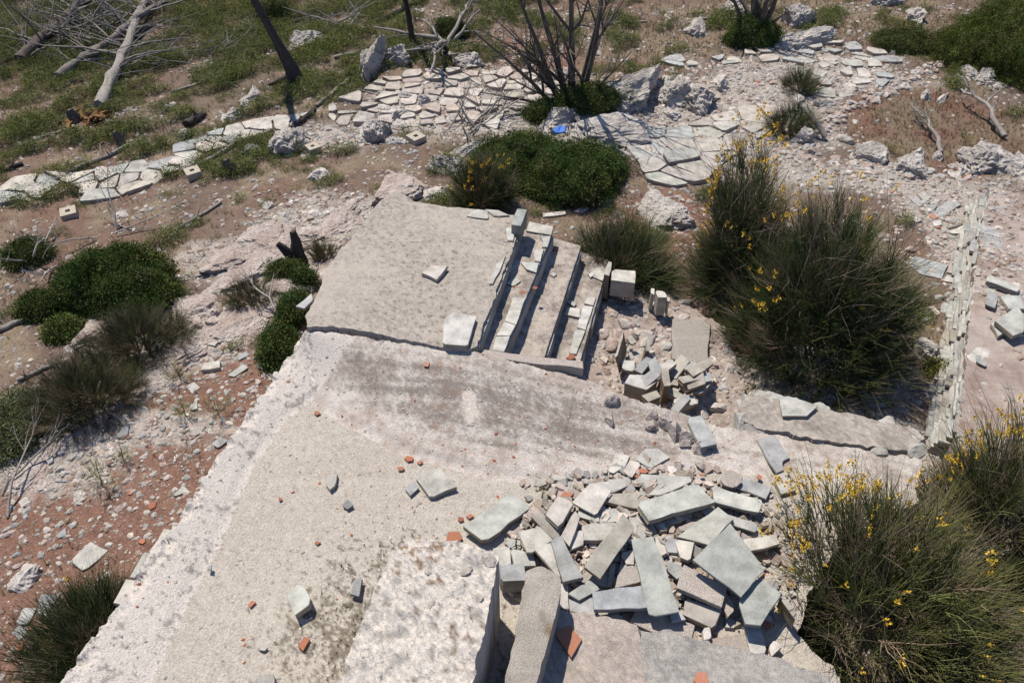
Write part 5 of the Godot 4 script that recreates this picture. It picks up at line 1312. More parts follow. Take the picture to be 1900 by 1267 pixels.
var broom_meshes := []
var clump_mesh: ArrayMesh
var petal_mesh: ArrayMesh
var grass_mesh: ArrayMesh

# broom: a dome of thin upright green stems, straw-coloured dead stems within, yellow flowers at the tips
func broom(label: String, at: Vector2, size: Vector3, stems: int, flowers: int, green: Color, lean := Vector3.ZERO, len_ := 0.45, group := "broom shrubs", flower_side := Vector3(0, 1, 0)) -> void:
	var y := ground(at.x, at.y)
	var t := thing("broom_shrub", label, "shrub", Vector3(at.x, y, at.y), group)
	var xf := [[], []]
	var cols := [[], []]
	for i in stems:
		var a := rng.randf() * TAU
		var el := asin(rng.randf_range(-0.1, 1.0))
		var d := Vector3(cos(a) * cos(el), sin(el), sin(a) * cos(el))
		var lump := 1.0 + 0.5 * na.get_noise_3d(d.x * 90.0 + at.x * 50.0, d.y * 90.0, d.z * 90.0 + at.y * 50.0)
		var rr := rng.randf_range(0.35, 0.82) * lump
		var p := Vector3(d.x * size.x, maxf(0.02, d.y) * size.y, d.z * size.z) * rr + lean * rr * maxf(0.0, d.y)
		var dir := (Vector3(d.x * 0.75, 0.65 + 0.5 * d.y, d.z * 0.75) + Vector3(rng.randf_range(-0.3, 0.3), rng.randf_range(-0.2, 0.2), rng.randf_range(-0.3, 0.3))).normalized()
		var s := len_ * rng.randf_range(0.6, 1.15)
		var dead := rng.randf() < 0.13 + 0.25 * (1.0 - rr)
		var c := vary(Color(0.27, 0.21, 0.15), 0.25) if dead else vary(green, 0.3)
		if not dead and rng.randf() < 0.2:
			c = mix(c, Color(0.2, 0.2, 0.07), 0.5)
		var w := i % 2
		xf[w].append(facing(dir, Vector3(s, s, s), p))
		cols[w].append(c)
	for w in 2:
		many(t, "stems", broom_meshes[w], M.leaf, xf[w], cols[w])
	var b := Bag.new()
	for k in 16:
		var a := rng.randf() * TAU
		grow(b, Vector3(rng.randf_range(-0.1, 0.1), -0.05, rng.randf_range(-0.1, 0.1)), Vector3(cos(a) * 0.7 * size.x / size.y, 1, sin(a) * 0.7 * size.z / size.y), size.y * 0.95, 0.014, 2, Color(0.2, 0.16, 0.12), Color(0.3, 0.25, 0.19), 0.12, 0.02, 3, 0.6)
	part(t, "branches", bag_mesh(b), M.wood)
	if flowers > 0:
		var fx := []
		var fc := []
		for i in flowers:
			var a := rng.randf() * TAU
			var el := asin(rng.randf_range(0.25, 1.0))
			var d := Vector3(cos(a) * cos(el), sin(el), sin(a) * cos(el))
			if rng.randf() > 0.15 + 0.85 * sstep(0.35, 0.9, d.dot(flower_side)):
				continue
			var lump := 1.0 + 0.5 * na.get_noise_3d(d.x * 90.0 + at.x * 50.0, d.y * 90.0, d.z * 90.0 + at.y * 50.0)
			var p := Vector3(d.x * size.x, d.y * size.y, d.z * size.z) * lump * rng.randf_range(0.95, 1.12) + lean * d.y
			for k in 1 + rng.randi() % 3:
				var s := rng.randf_range(0.7, 1.3)
				fx.append(facing(d + Vector3.UP, Vector3(s, s, s), p + Vector3(rng.randf_range(-0.03, 0.03), rng.randf_range(-0.04, 0.05), rng.randf_range(-0.03, 0.03))))
				fc.append(vary(Color(0.62, 0.42, 0.05), 0.2))
		if fx.size() > 0:
			many(t, "flowers", petal_mesh, M.petal, fx, fc)

# dense evergreen mound: small leaf sprays all through a lumpy crown, over a few twigs
func mound(label: String, lobes: Array, leaves: int, green: Color, leaf := 1.0, group := "", called := "evergreen_shrub") -> void:
	var c: Vector2 = lobes[0][0]
	var t := thing(called, label, "shrub", Vector3(c.x, ground(c.x, c.y), c.y), group)
	var xf := []
	var cols := []
	var total := 0.0
	for l in lobes:
		total += l[1].x * l[1].z
	for l in lobes:
		var lp: Vector2 = l[0] - c
		var sz: Vector3 = l[1]
		for i in int(1.5 * leaves * sz.x * sz.z / total):
			var a := rng.randf() * TAU
			var el := asin(rng.randf_range(-0.12, 1.0))
			var d := Vector3(cos(a) * cos(el), sin(el), sin(a) * cos(el))
			var k := 1.0 + 0.34 * na.get_noise_3d(d.x * 120.0 + lp.x * 90.0, d.y * 120.0, d.z * 120.0 + c.x * 40.0) + 0.16 * na.get_noise_3d(d.x * 330.0, d.y * 330.0 + lp.x * 90.0, d.z * 330.0)
			if na.get_noise_3d(d.x * 420.0 + c.x * 99.0, d.y * 420.0, d.z * 420.0 + lp.y * 50.0) < -0.2 and rng.randf() < 0.85:
				continue
			var rr := k * (1.0 - 0.35 * pow(rng.randf(), 1.6))
			if rng.randf() < 0.09:
				rr *= rng.randf_range(1.05, 1.35)
			var p := Vector3(lp.x, 0, lp.y) + Vector3(d.x * sz.x, maxf(-0.02, d.y * sz.y), d.z * sz.z) * rr
			var s := leaf * rng.randf_range(0.7, 1.3)
			xf.append(facing(d + Vector3(0, 0.5, 0), Vector3(s, s, s), p))
			var cc := vary(green * 1.15, 0.4)
			if rng.randf() < 0.2:
				cc = mix(cc, Color(0.15, 0.15, 0.045), 0.7)
			elif rng.randf() < 0.05:
				cc = Color(0.2, 0.15, 0.1)
			cols.append(cc)
	many(t, "leaves", clump_mesh, M.leaf, xf, cols)
	var b := Bag.new()
	for l in lobes:
		for k in 7:
			var a := rng.randf() * TAU
			var o: Vector2 = l[0] - c
			grow(b, Vector3(o.x, -0.05, o.y), Vector3(cos(a), 1.0, sin(a)), l[1].y * 0.8, 0.02, 1, Color(0.12, 0.1, 0.08), Color(0.18, 0.15, 0.12), 0.2, 0.0, 3, 0.8)
	part(t, "branches", bag_mesh(b), M.wood)

func herb(label: String, at: Vector2, h: float, n: int, y0 := -99.0, group := "yellow-green herbs") -> void:
	var y := ground(at.x, at.y) if y0 < -50.0 else y0
	var t := thing("herb", label, "plant", Vector3(at.x, y, at.y), group)
	var xf := []
	var cols := []
	for i in n:
		var a := rng.randf() * TAU
		var s := h * rng.randf_range(0.5, 1.0)
		xf.append(facing(Vector3(cos(a) * 0.6, 1, sin(a) * 0.6), Vector3(s, s, s) * 0.6, Vector3(cos(a), 0, sin(a)) * h * 0.3 * rng.randf() + Vector3(0, h * 0.3 * rng.randf(), 0)))
		cols.append(vary(Color(0.3, 0.29, 0.11), 0.25))
	many(t, "stalks", broom_meshes[1], M.leaf, xf, cols)
	var b := Bag.new()
	grow(b, Vector3(0, -0.03, 0), Vector3.UP, h, 0.006, 1, Color(0.25, 0.22, 0.1), Color(0.3, 0.26, 0.14), 0.1)
	part(t, "stem", bag_mesh(b), M.wood)

# ---------------------------------------------------------------- dead wood
const BONE := Color(0.42, 0.385, 0.35)
const BONE2 := Color(0.28, 0.25, 0.225)
const CHAR := Color(0.05, 0.045, 0.042)
const CHAR2 := Color(0.12, 0.1, 0.09)

func v3(p: Vector2, up := 0.0) -> Vector3:
	return Vector3(p.x, ground(p.x, p.y) + up, p.y)

func log_thing(label: String, a: Vector2, b: Vector2, r1: float, r2: float, c1 := BONE, c2 := BONE2, group := "fallen logs and sticks") -> void:
	var t := thing("fallen_log" if r1 > 0.03 else "stick", label, "log" if r1 > 0.03 else "stick", v3(a), group)
	var bg := Bag.new()
	var pts := []
	var rad := []
	for i in 8:
		var k := i / 7.0
		var p := a.lerp(b, k)
		var w := a.distance_to(b) * 0.018
		pts.append(v3(p, lerpf(r1, r2, k) * 0.75) + Vector3(rng.randf_range(-w, w), 0, rng.randf_range(-w, w)) - t.position)
		rad.append(lerpf(r1, r2, k) * rng.randf_range(0.88, 1.12))
	tube(bg.V, bg.N, bg.C, bg.I, pts, rad, 8, c1, c2)
	part(t, "stem", bag_mesh(bg), M.wood)
	for k in 2:
		var i := 2 + rng.randi() % 4
		var q := Bag.new()
		grow(q, pts[i], Vector3(rng.randf_range(-1, 1), 0.7, rng.randf_range(-1, 1)), rng.randf_range(0.08, 0.2), r2 * 0.5, 0, c1, c2)
		part(t, "branch_stub", bag_mesh(q), M.wood)

func branch_heap(label: String, at: Vector2, spread: float, n: int, len_: float, r: float, c1: Color, c2: Color, h := 0.25) -> void:
	var t := thing("dead_branches", label, "branches", v3(at), "dead branches on the slope")
	for k in n:
		var b := Bag.new()
		var a := rng.randf() * TAU
		var o := Vector3(cos(a), 0, sin(a)) * spread * rng.randf()
		o.y = ground(at.x + o.x, at.y + o.z) - t.position.y + rng.randf() * h * 0.3
		grow(b, o, Vector3(rng.randf_range(-1, 1), rng.randf_range(-0.05, 0.5), rng.randf_range(-1, 1)), len_ * rng.randf_range(0.6, 1.2), r, 2, c1, c2, 0.22, 0.0, 3, 0.9)
		part(t, "branch", bag_mesh(b), M.wood)

func long_branch(label: String, a: Vector2, b: Vector2, r: float, up: float, c1 := BONE, c2 := BONE2) -> void:
	var t := thing("dead_branch", label, "branch", v3(a), "dead branches on the slope")
	var bg := Bag.new()
	var pts := []
	var rad := []
	for i in 9:
		var k := i / 8.0
		var p := a.lerp(b, k)
		var w := a.distance_to(b) * 0.03
		pts.append(v3(p, r + up * sin(k * PI * 0.8)) + Vector3(rng.randf_range(-w, w), rng.randf_range(-w, w) * 0.3, rng.randf_range(-w, w)) - t.position)
		rad.append(lerpf(r, r * 0.35, k))
	tube(bg.V, bg.N, bg.C, bg.I, pts, rad, 6, c1, c2)
	part(t, "stem", bag_mesh(bg), M.wood)
	for k in 5:
		var i := 3 + rng.randi() % 5
		var q := Bag.new()
		var d: Vector3 = (pts[-1] - pts[0]).normalized()
		grow(q, pts[i], d + Vector3(rng.randf_range(-1, 1), rng.randf_range(0, 0.5), rng.randf_range(-1, 1)) * 0.8, a.distance_to(b) * rng.randf_range(0.15, 0.35), r * 0.45, 1, c1, c2, 0.2)
		part(t, "twig", bag_mesh(q), M.wood)

func make_deadwood() -> void:
	for l in LOGS:
		var burnt: bool = "burnt" in l[0] or "dark" in l[0]
		log_thing(l[0], Vector2(l[1], l[2]), Vector2(l[3], l[4]), l[5], l[6], CHAR2 if burnt else BONE * 0.85, CHAR if burnt else BONE2)
	# fallen pines with long bare branches
	var pines := [["large bleached dead pine lying uphill from its rotten orange stump", AT.pine_base, AT.pine_tip, 0.095, 0.05, 34, BONE, 1.6, 0.15], ["grey fallen pine lying behind the large bleached one", AT.heap_b, AT.heap_b2, 0.085, 0.05, 24, BONE2, 1.3, 0.12], ["charred fallen pine heaped with branches at the upper left", AT.heap_a, AT.heap_a2, 0.11, 0.07, 30, CHAR2 * 1.3, 1.5, 0.25]]
	for q in pines:
		var a: Vector2 = q[1]
		var b: Vector2 = q[2]
		var t := thing("fallen_pine", q[0], "dead tree", v3(a), "fallen pines")
		var bg := Bag.new()
		var pts := []
		var rad := []
		for i in 25:
			var k := i / 24.0
			pts.append(v3(a.lerp(b, k), lerpf(q[3], q[4], k) + q[8] * 2.0 * k) + Vector3(rng.randf_range(-0.02, 0.02), 0, 0) - t.position)
			rad.append(lerpf(q[3], q[4], k) * rng.randf_range(0.92, 1.08))
		tube(bg.V, bg.N, bg.C, bg.I, pts, rad, 10, q[6], q[6] * 0.7)
		part(t, "trunk", bag_mesh(bg), M.wood)
		var d: Vector3 = (pts[-1] - pts[0]).normalized()
		var s := d.cross(Vector3.UP).normalized()
		for k in q[5]:
			var i := 3 + rng.randi() % 20
			var sg := 1.0 if k % 2 == 0 else -1.0
			var g := Bag.new()
			grow(g, pts[i], s * sg + d * rng.randf_range(0.0, 0.7) + Vector3(0, rng.randf_range(0.1, 0.7), 0), q[7] * rng.randf_range(0.5, 1.2), rng.randf_range(0.012, 0.024), 2, BONE * 0.85, BONE2 * 0.8, 0.2, -0.03, 2, 0.6)
			part(t, "branch", bag_mesh(g), M.wood)
	# rotten orange wood round the big pine's foot
	var rot := thing("rotten_stump", "crumbling orange rotten stump at the large dead pine's foot", "stump", v3(AT.rot))
	for k in 90:
		var o := Vector3(rng.randfn(0.0, 0.22), 0, rng.randfn(0.0, 0.15))
		var l := rng.randf_range(0.04, 0.14)
		var w := rng.randf_range(0.012, 0.035)
		var c := mix(Color(0.36, 0.19, 0.075), Color(0.2, 0.12, 0.065), rng.randf())
		var m := part(rot, "wood_splinter", slab_mesh(PackedVector2Array([Vector2(-l, -w), Vector2(l * 0.5, -w * 0.8), Vector2(l, w * 0.2), Vector2(l * 0.3, w), Vector2(-l * 0.8, w * 0.7)]), w * 0.9, c, c * 0.8, 0.006, 0.05, 1), M.wood)
		m.position = o + Vector3(0, w + maxf(0.0, 0.13 - o.length() * 0.4) * rng.randf(), 0)
		m.rotation = Vector3(rng.randf_range(-0.5, 0.5), rng.randf() * TAU, rng.randf_range(-0.5, 0.5))
	# standing burnt trunks
	var t := thing("burnt_tree", "blackened leaning trunk with a split charred foot", "dead tree", v3(AT.burnt))
	var bg := Bag.new()
	var pts := [Vector3(0.1, -0.1, 0.05), Vector3(0.06, 0.25, 0), Vector3(-0.1, 0.7, 0), Vector3(-0.32, 1.3, -0.05), Vector3(-0.5, 2.0, -0.1), Vector3(-0.7, 3.0, -0.1), Vector3(-0.85, 4.2, 0)]
	tube(bg.V, bg.N, bg.C, bg.I, pts, [0.17, 0.11, 0.075, 0.065, 0.06, 0.05, 0.04], 9, CHAR2, CHAR)
	part(t, "trunk", bag_mesh(bg), M.wood)
	for k in 3:
		bg = Bag.new()
		grow(bg, Vector3(0.05, 0.15, 0), Vector3([-1.4, 0.9, 0.2][k], -0.6, [0.1, 0.5, 1.0][k]), 0.42, 0.07, 0, CHAR, CHAR2, 0.1)
		part(t, "root", bag_mesh(bg), M.wood)
	t = thing("burnt_tree", "thin black trunk standing left of the fallen dead branches", "dead tree", v3(AT.thin))
	bg = Bag.new()
	tube(bg.V, bg.N, bg.C, bg.I, [Vector3(0, -0.1, 0), Vector3(-0.05, 0.6, 0), Vector3(-0.16, 1.3, 0), Vector3(-0.35, 2.2, 0), Vector3(-0.4, 3.4, 0)], [0.06, 0.045, 0.038, 0.034, 0.025], 8, CHAR2, CHAR)
	part(t, "trunk", bag_mesh(bg), M.wood)
	bg = Bag.new()
	grow(bg, Vector3(-0.3, 2.0, 0), Vector3(0.7, 0.7, 0.1), 0.7, 0.02, 1, CHAR2, BONE2)
	part(t, "branch", bag_mesh(bg), M.wood)
	# bare many-stemmed tree
	t = thing("bare_tree", "leafless many-stemmed tree standing behind the dark shrub", "dead tree", v3(AT.multi))
	var dirs := [Vector3(-0.55, 1, 0.1), Vector3(-0.85, 0.8, 0), Vector3(-0.25, 1, -0.1), Vector3(0.05, 1, 0.1), Vector3(0.2, 1, -0.15), Vector3(0.42, 1, 0), Vector3(-0.1, 1, 0.3), Vector3(-1.0, 0.55, 0.2), Vector3(0.6, 0.8, 0.2)]
	for k in dirs.size():
		bg = Bag.new()
		grow(bg, Vector3(dirs[k].x * 0.25, -0.05, dirs[k].z * 0.2), dirs[k], [1.9, 1.7, 2.3, 2.6, 2.5, 2.3, 1.6, 1.2, 1.2][k], [0.055, 0.04, 0.05, 0.07, 0.05, 0.055, 0.03, 0.025, 0.025][k], 2, Color(0.13, 0.105, 0.09), BONE2 * 0.8, 0.13, 0.02, 6, 0.6)
		part(t, "limb", bag_mesh(bg), M.wood)
	t = thing("small_tree", "small dark stemmed tree with green shoots at the top edge", "tree", v3(AT.small_tree))
	for k in 5:
		bg = Bag.new()
		grow(bg, Vector3(0, -0.05, 0), [Vector3(-0.25, 1, 0), Vector3(0.25, 1, 0), Vector3(0, 1, 0.2), Vector3(-0.7, 0.9, 0.1), Vector3(0.1, 1, -0.3)][k], [1.8, 1.6, 1.3, 1.4, 1.5][k], 0.09 - 0.012 * k, 1, CHAR2, Color(0.17, 0.14, 0.12), 0.1, 0.02, 4, 0.7)
		part(t, "limb", bag_mesh(bg), M.wood)
	branch_heap("twisted dead branches with green juniper bits above the scattered paving", AT.fallen3, 0.35, 7, 1.0, 0.04, BONE, BONE2, 0.5)
	long_branch("bent bleached branch reaching down onto the scattered paving", AT.fallen3, AT.fallen, 0.055, 0.35, BONE, BONE2)
	long_branch("long pale branch lying right of the twisted dead branches", AT.fallen3, AT.fallen2, 0.04, 0.3)
	branch_heap("dense tangle of grey branches in the upper left corner", AT.heap_b.lerp(AT.heap_a2, 0.45), 0.9, 16, 1.3, 0.022, BONE * 0.9, BONE2 * 0.8, 0.7)
	branch_heap("dark brush left of the charred pine at the upper left", AT.heap_a + Vector2(0.3, -0.3), 0.7, 12, 1.1, 0.022, BONE2, CHAR2, 0.6)
	branch_heap("tangle of grey twigs left of the square footing and white rubble", AT.twigheap, 0.45, 9, 0.8, 0.018, BONE, BONE2, 0.2)
	branch_heap("brush heap at the top edge beside the thin black trunk", AT.heap_c, 0.5, 9, 0.9, 0.02, BONE, BONE2, 0.4)
	branch_heap("pale twigs standing up right of the large dead pine", AT.heap_d, 0.5, 7, 0.7, 0.014, BONE, BONE2, 0.3)
	branch_heap("white twigs sprawling left of the round dark shrub", AT.heap_e, 0.35, 6, 0.7, 0.018, Color(0.5, 0.47, 0.43), BONE, 0.25)
	branch_heap("white dry twigs above the round dark shrub", AT.heap_f, 0.3, 4, 0.8, 0.016, Color(0.5, 0.47, 0.43), BONE, 0.2)
	branch_heap("dry stems piled at the upper left corner behind the charred pine", AT.heap_a2, 0.6, 7, 1.1, 0.025, BONE, BONE2, 0.4)
	long_branch("forked grey branch lying at the near end of the masonry kerb", AT.br1, AT.br1b, 0.045, 0.25)
	long_branch("curved dead branch, left of two on the brown plot", AT.br2, AT.br2b, 0.035, 0.12)
	long_branch("thicker dead branch, right of two on the brown plot", AT.br3, AT.br3b, 0.045, 0.2)
	long_branch("white forked twig beside the landing's left edge", AT.white2, AT.white2b, 0.016, 0.2, Color(0.5, 0.47, 0.43), BONE)
	long_branch("long grey twig at the left margin below the wiry shrub", AT.tw1, AT.tw1b, 0.014, 0.12)
	long_branch("second grey twig rising at the left margin beside the long one", AT.tw2, AT.tw2b, 0.012, 0.2)
	# burnt forked stump
	t = thing("burnt_stump", "black burnt forked stump standing beside the landing", "stump", v3(AT.fork))
	bg = Bag.new()
	tube(bg.V, bg.N, bg.C, bg.I, [Vector3(0.02, -0.1, 0), Vector3(0, 0.12, 0), Vector3(0.02, 0.28, 0), Vector3(0.0, 0.42, 0)], [0.1, 0.085, 0.06, 0.035], 9, CHAR, CHAR2)
	part(t, "prong", bag_mesh(bg), M.wood)
	bg = Bag.new()
	tube(bg.V, bg.N, bg.C, bg.I, [Vector3(0.0, 0.0, 0), Vector3(-0.1, 0.14, 0), Vector3(-0.2, 0.26, 0)], [0.08, 0.065, 0.03], 9, CHAR, CHAR2)
	part(t, "prong", bag_mesh(bg), M.wood)
	for q in [["burnt stump standing below the left path's middle", AT.stumpA, 0.09], ["small burnt stump above the left path", AT.stumpB, 0.07], ["grey stump left of the rotten orange wood", AT.stumpC, 0.1]]:
		t = thing("tree_stump", q[0], "stump", v3(q[1]), "stumps on the slope")
		bg = Bag.new()
		var r: float = q[2]
		tube(bg.V, bg.N, bg.C, bg.I, [Vector3(0, -0.1, 0), Vector3(0.01, 0.05, 0), Vector3(-0.02, 0.14, 0), Vector3(-0.03, 0.19, 0)], [r * 1.4, r, r * 0.8, r * 0.5], 9, CHAR2, BONE2 * 0.7)
		part(t, "trunk", bag_mesh(bg), M.wood)

# ---------------------------------------------------------------- concrete footings with a square socket
func make_footings() -> void:
	var labels := ["square concrete footing with a socket, leftmost of four", "square concrete footing at the lower edge of the left path", "square concrete footing between grooved and rounded boulders", "square concrete footing left of the grey twig tangle"]
	var at := [AT.footA, AT.footB, AT.footC, AT.footD]
	for k in 4:
		var p := v3(at[k])
		var o := thing("concrete_footing", labels[k], "concrete block", p, "concrete footings on the slope")
		var c := CSGBox3D.new()
		c.name = "block"
		var s: float = [0.19, 0.19, 0.17, 0.2][k]
		c.size = Vector3(s, 0.3, s)
		c.position.y = -0.06
		c.material = M.footing
		var h := CSGBox3D.new()
		h.name = "socket"
		h.operation = CSGShape3D.OPERATION_SUBTRACTION
		h.size = Vector3(s * 0.3, 0.2, s * 0.3)
		h.position.y = 0.1
		h.material = M.footing
		c.add_child(h)
		o.add_child(c)
		o.rotation = Vector3(0.04, 0.45 + 0.1 * k, rng.randf_range(-0.06, 0.06))

# ---------------------------------------------------------------- loose things
func make_slabs() -> void:
	for s in SLABS:
		var pl := v2s(s[8])
		var c := Vector2.ZERO
		for p in pl:
			c += p
		c /= pl.size()
		if s[2] == "slate pile on the concrete floor" or s[2] == "small slate pieces in the pile":
			for i in pl.size():
				pl[i] = c + (pl[i] - c) * 1.07
		var top := vary(TINTS[s[3]], 0.1)
		var y: float = s[5]
		if y < -50.0:
			y = ground(c.x, c.y) + s[4] * 0.55
		elif s[4] < 0.1:
			y -= s[4] * 0.36
		var mm: Material = M.crust if s[0] in ["concrete_block", "stone"] or s[3] == 4 else M.slate
		var cat: String = {"slate_slab": "slate", "slate_chip": "slate", "slate_tile": "slate", "slate_chunk": "slate", "stone": "stone", "stone_block": "stone block", "concrete_block": "concrete block"}[s[0]]
		var th: float = s[4] * (0.6 if s[4] < 0.1 else 1.0)
		if s[0] != "concrete_block":
			pl = chipped(pl)
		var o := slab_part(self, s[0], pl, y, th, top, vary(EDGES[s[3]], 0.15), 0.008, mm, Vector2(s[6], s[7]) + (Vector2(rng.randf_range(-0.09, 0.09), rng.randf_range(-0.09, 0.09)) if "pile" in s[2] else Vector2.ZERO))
		tag(o, s[1], cat, s[2])

func chipped(pl: PackedVector2Array) -> PackedVector2Array:
	# corners knocked off, unevenly
	var out := PackedVector2Array()
	for k in pl.size():
		var p := pl[k]
		var a := pl[(k + pl.size() - 1) % pl.size()]
		var b := pl[(k + 1) % pl.size()]
		if rng.randf() < 0.3:
			out.append(p.move_toward(a, minf(rng.randf_range(0.005, 0.06), p.distance_to(a) * 0.25)))
			out.append(p.move_toward(b, minf(rng.randf_range(0.005, 0.03), p.distance_to(b) * 0.25)))
		else:
			out.append(p)
	return out

func make_shards() -> void:
	for s in SHARDS:
		var r: float = s[3] * 0.55
		var pl := PackedVector2Array()
		var n := 4 + rng.randi() % 2
		var a0 := rng.randf() * TAU
		for k in n:
			var a := a0 + TAU * (k + rng.randf_range(-0.28, 0.28)) / n
			pl.append(Vector2(s[0], s[1]) + Vector2(cos(a), sin(a)) * r * rng.randf_range(0.7, 1.2))
		var y: float = s[2]
		if y < -50.0:
			y = ground(s[0], s[1]) + 0.02
		var pl_label: String = s[4]
		var special := pl_label.begins_with("#")
		var c := vary(mix(Color(0.36, 0.135, 0.08), Color(0.42, 0.26, 0.19), 0.5 * rng.randf()), 0.2)
		var o := slab_part(self, "tile_shard", pl, y - 0.006, minf(0.013, r * 0.3), c, c, 0.003, M.shard, Vector2(rng.randf_range(-0.06, 0.06), rng.randf_range(-0.06, 0.06)))
		var label := ("terracotta " + pl_label.substr(1)) if special else "small terracotta tile shard " + pl_label
		tag(o, label, "tile shard", "" if special else "terracotta shards " + pl_label)

func make_rocks() -> void:
	var k := 0
	for r in ROCKS:
		k += 1
		var white: Color = [Color(0.68, 0.63, 0.575), Color(0.63, 0.56, 0.51), Color(0.33, 0.28, 0.265)][r[8]]
		var dark: Color = [Color(0.42, 0.385, 0.35), Color(0.46, 0.36, 0.31), Color(0.48, 0.43, 0.39)][r[8]]
		var big: float = maxf(r[4], r[6])
		var n := 26 if big > 0.22 else (14 if big > 0.12 else 9)
		var sz := Vector3(r[4] * 1.12, r[5], r[6] * 1.12)
		var o := part(self, "rock_outcrop" if big > 0.22 else "rock", rock_mesh(n, sz, white, dark, k * 13 + 5, 9, false, 0.36 if r[8] != 2 else 0.2), M.rock if big > 0.22 else M.stone)
		var y := ground(r[2], r[3]) - 0.02
		if r[9] > -50.0:
			y = slab_height(r[2], r[3])
		o.position = Vector3(r[2], y, r[3])
		o.rotation.y = r[7]
		tag(o, r[0], "rock", r[1])

func scatter_stones() -> void:
	# loose stones one can count, by place
	var meshes := []
	for k in 8:
		meshes.append(rock_mesh(4, Vector3(1, 0.55, 0.75), [Color(0.6, 0.54, 0.49), Color(0.56, 0.47, 0.42), Color(0.42, 0.41, 0.385), Color(0.5, 0.42, 0.37)][k % 4], [Color(0.45, 0.4, 0.36), Color(0.4, 0.3, 0.26), Color(0.5, 0.48, 0.45), Color(0.36, 0.27, 0.23)][k % 4], 300 + k * 17, 12, false, 0.12))
	var sets := [["loose pale stone on the rubble line above the big broom", "stones of the rubble line", RUBBLE_LINE, 45, 0.22, 0.045, 0.11]]
	for s in sets:
		var l := v2s(s[2])
		for k in s[3]:
			var i := rng.randi() % (l.size() - 1)
			var p: Vector2 = l[i].lerp(l[i + 1], rng.randf()) + Vector2(rng.randf_range(-1, 1), rng.randf_range(-1, 1)) * s[4]
			put_stone(meshes, p, ground(p.x, p.y), rng.randf_range(s[5], s[6]), s[0], s[1])
	var kerb := thing("masonry_kerb", "narrow crumbling masonry kerb edging the brown plot", "kerb", Vector3.ZERO)
	var kl := v2s(KERB_LINE)
	for k in 150:
		var i := rng.randi() % (kl.size() - 1)
		var p := kl[i].lerp(kl[i + 1], rng.randf()) + Vector2(rng.randf_range(-1, 1), rng.randf_range(-1, 1)) * 0.11
		var r := rng.randf_range(0.03, 0.085)
		var o := part(kerb, "kerb_stone", meshes[rng.randi() % meshes.size()], M.stone)
		o.position = Vector3(p.x, ground(p.x, p.y) + 0.01, p.y)
		o.scale = Vector3(r, r, r)
		o.rotation = Vector3(rng.randf_range(-0.3, 0.3), rng.randf() * TAU, rng.randf_range(-0.3, 0.3))
	var fields := [["loose stone in the rubble beside the steps", "rubble beside the steps", Vector2(1.35, -5.6), Vector2(0.6, 0.95), 85, 0.04, 0.12], ["loose white stone on the brown slope below the left path", "white stones below the left path", Vector2(-3.0, -8.9), Vector2(1.6, 1.0), 32, 0.03, 0.07], ["loose stone on the pink bedrock left of the landing", "stones on the pink bedrock", Vector2(-3.0, -7.0), Vector2(1.3, 0.9), 32, 0.035, 0.08], ["loose stone on the red soil left of the floor", "stones on the red soil", Vector2(-3.3, -4.5), Vector2(0.8, 1.3), 32, 0.025, 0.055], ["loose white stone on the far slope", "white stones on the far slope", Vector2(0.5, -13.2), Vector2(7.5, 2.2), 34, 0.05, 0.13], ["loose stone on the rubble right of the big broom", "stones right of the big broom", Vector2(4.6, -7.6), Vector2(0.9, 1.1), 34, 0.035, 0.085], ["loose stone beside the white outcrop and paving", "stones by the paving", Vector2(2.6, -10.6), Vector2(2.2, 1.3), 30, 0.04, 0.09]]
	for f in fields:
		for k in f[4]:
			var q := Vector2(rng.randfn(0.0, 0.55), rng.randfn(0.0, 0.55)).clampf(-1.2, 1.2)
			var p: Vector2 = f[2] + q * f[3]
			if Geometry2D.is_point_in_polygon(p, floor_poly) or Geometry2D.is_point_in_polygon(p, landing_poly):
				continue
			put_stone(meshes, p, top_at(p), rng.randf_range(f[5], f[6]), f[0], f[1])

func put_stone(meshes: Array, p: Vector2, y: float, r: float, label: String, group: String) -> void:
	var o := part(self, "stone", meshes[rng.randi() % meshes.size()], M.stone)
	o.position = Vector3(p.x, y, p.y)
	o.scale = Vector3(r, r * rng.randf_range(0.7, 1.2), r)
	o.rotation = Vector3(rng.randf_range(-0.3, 0.3), rng.randf() * TAU, rng.randf_range(-0.3, 0.3))
	tag(o, label, "stone", group)

func top_at(p: Vector2) -> float:
	if Geometry2D.is_point_in_polygon(p, v2s(RUBBLE_BED)):
		return bed_height(p.x, p.y)
	if Geometry2D.is_point_in_polygon(p, v2s(RIGHT_WALL)):
		return wall_height(p.x, p.y)
	return ground(p.x, p.y)

func bed_height(x: float, z: float) -> float:
	return -0.43 + 0.05 * na.get_noise_2d(x * 90.0, z * 90.0) + 0.03 * nb.get_noise_2d(x * 330.0, z * 330.0) + 0.015 * nb.get_noise_2d(x * 1200.0, z * 1200.0)

func wall_height(x: float, z: float) -> float:
	return -0.215 + 0.025 * na.get_noise_2d(x * 70.0, z * 70.0) + 0.016 * nb.get_noise_2d(x * 260.0, z * 260.0)

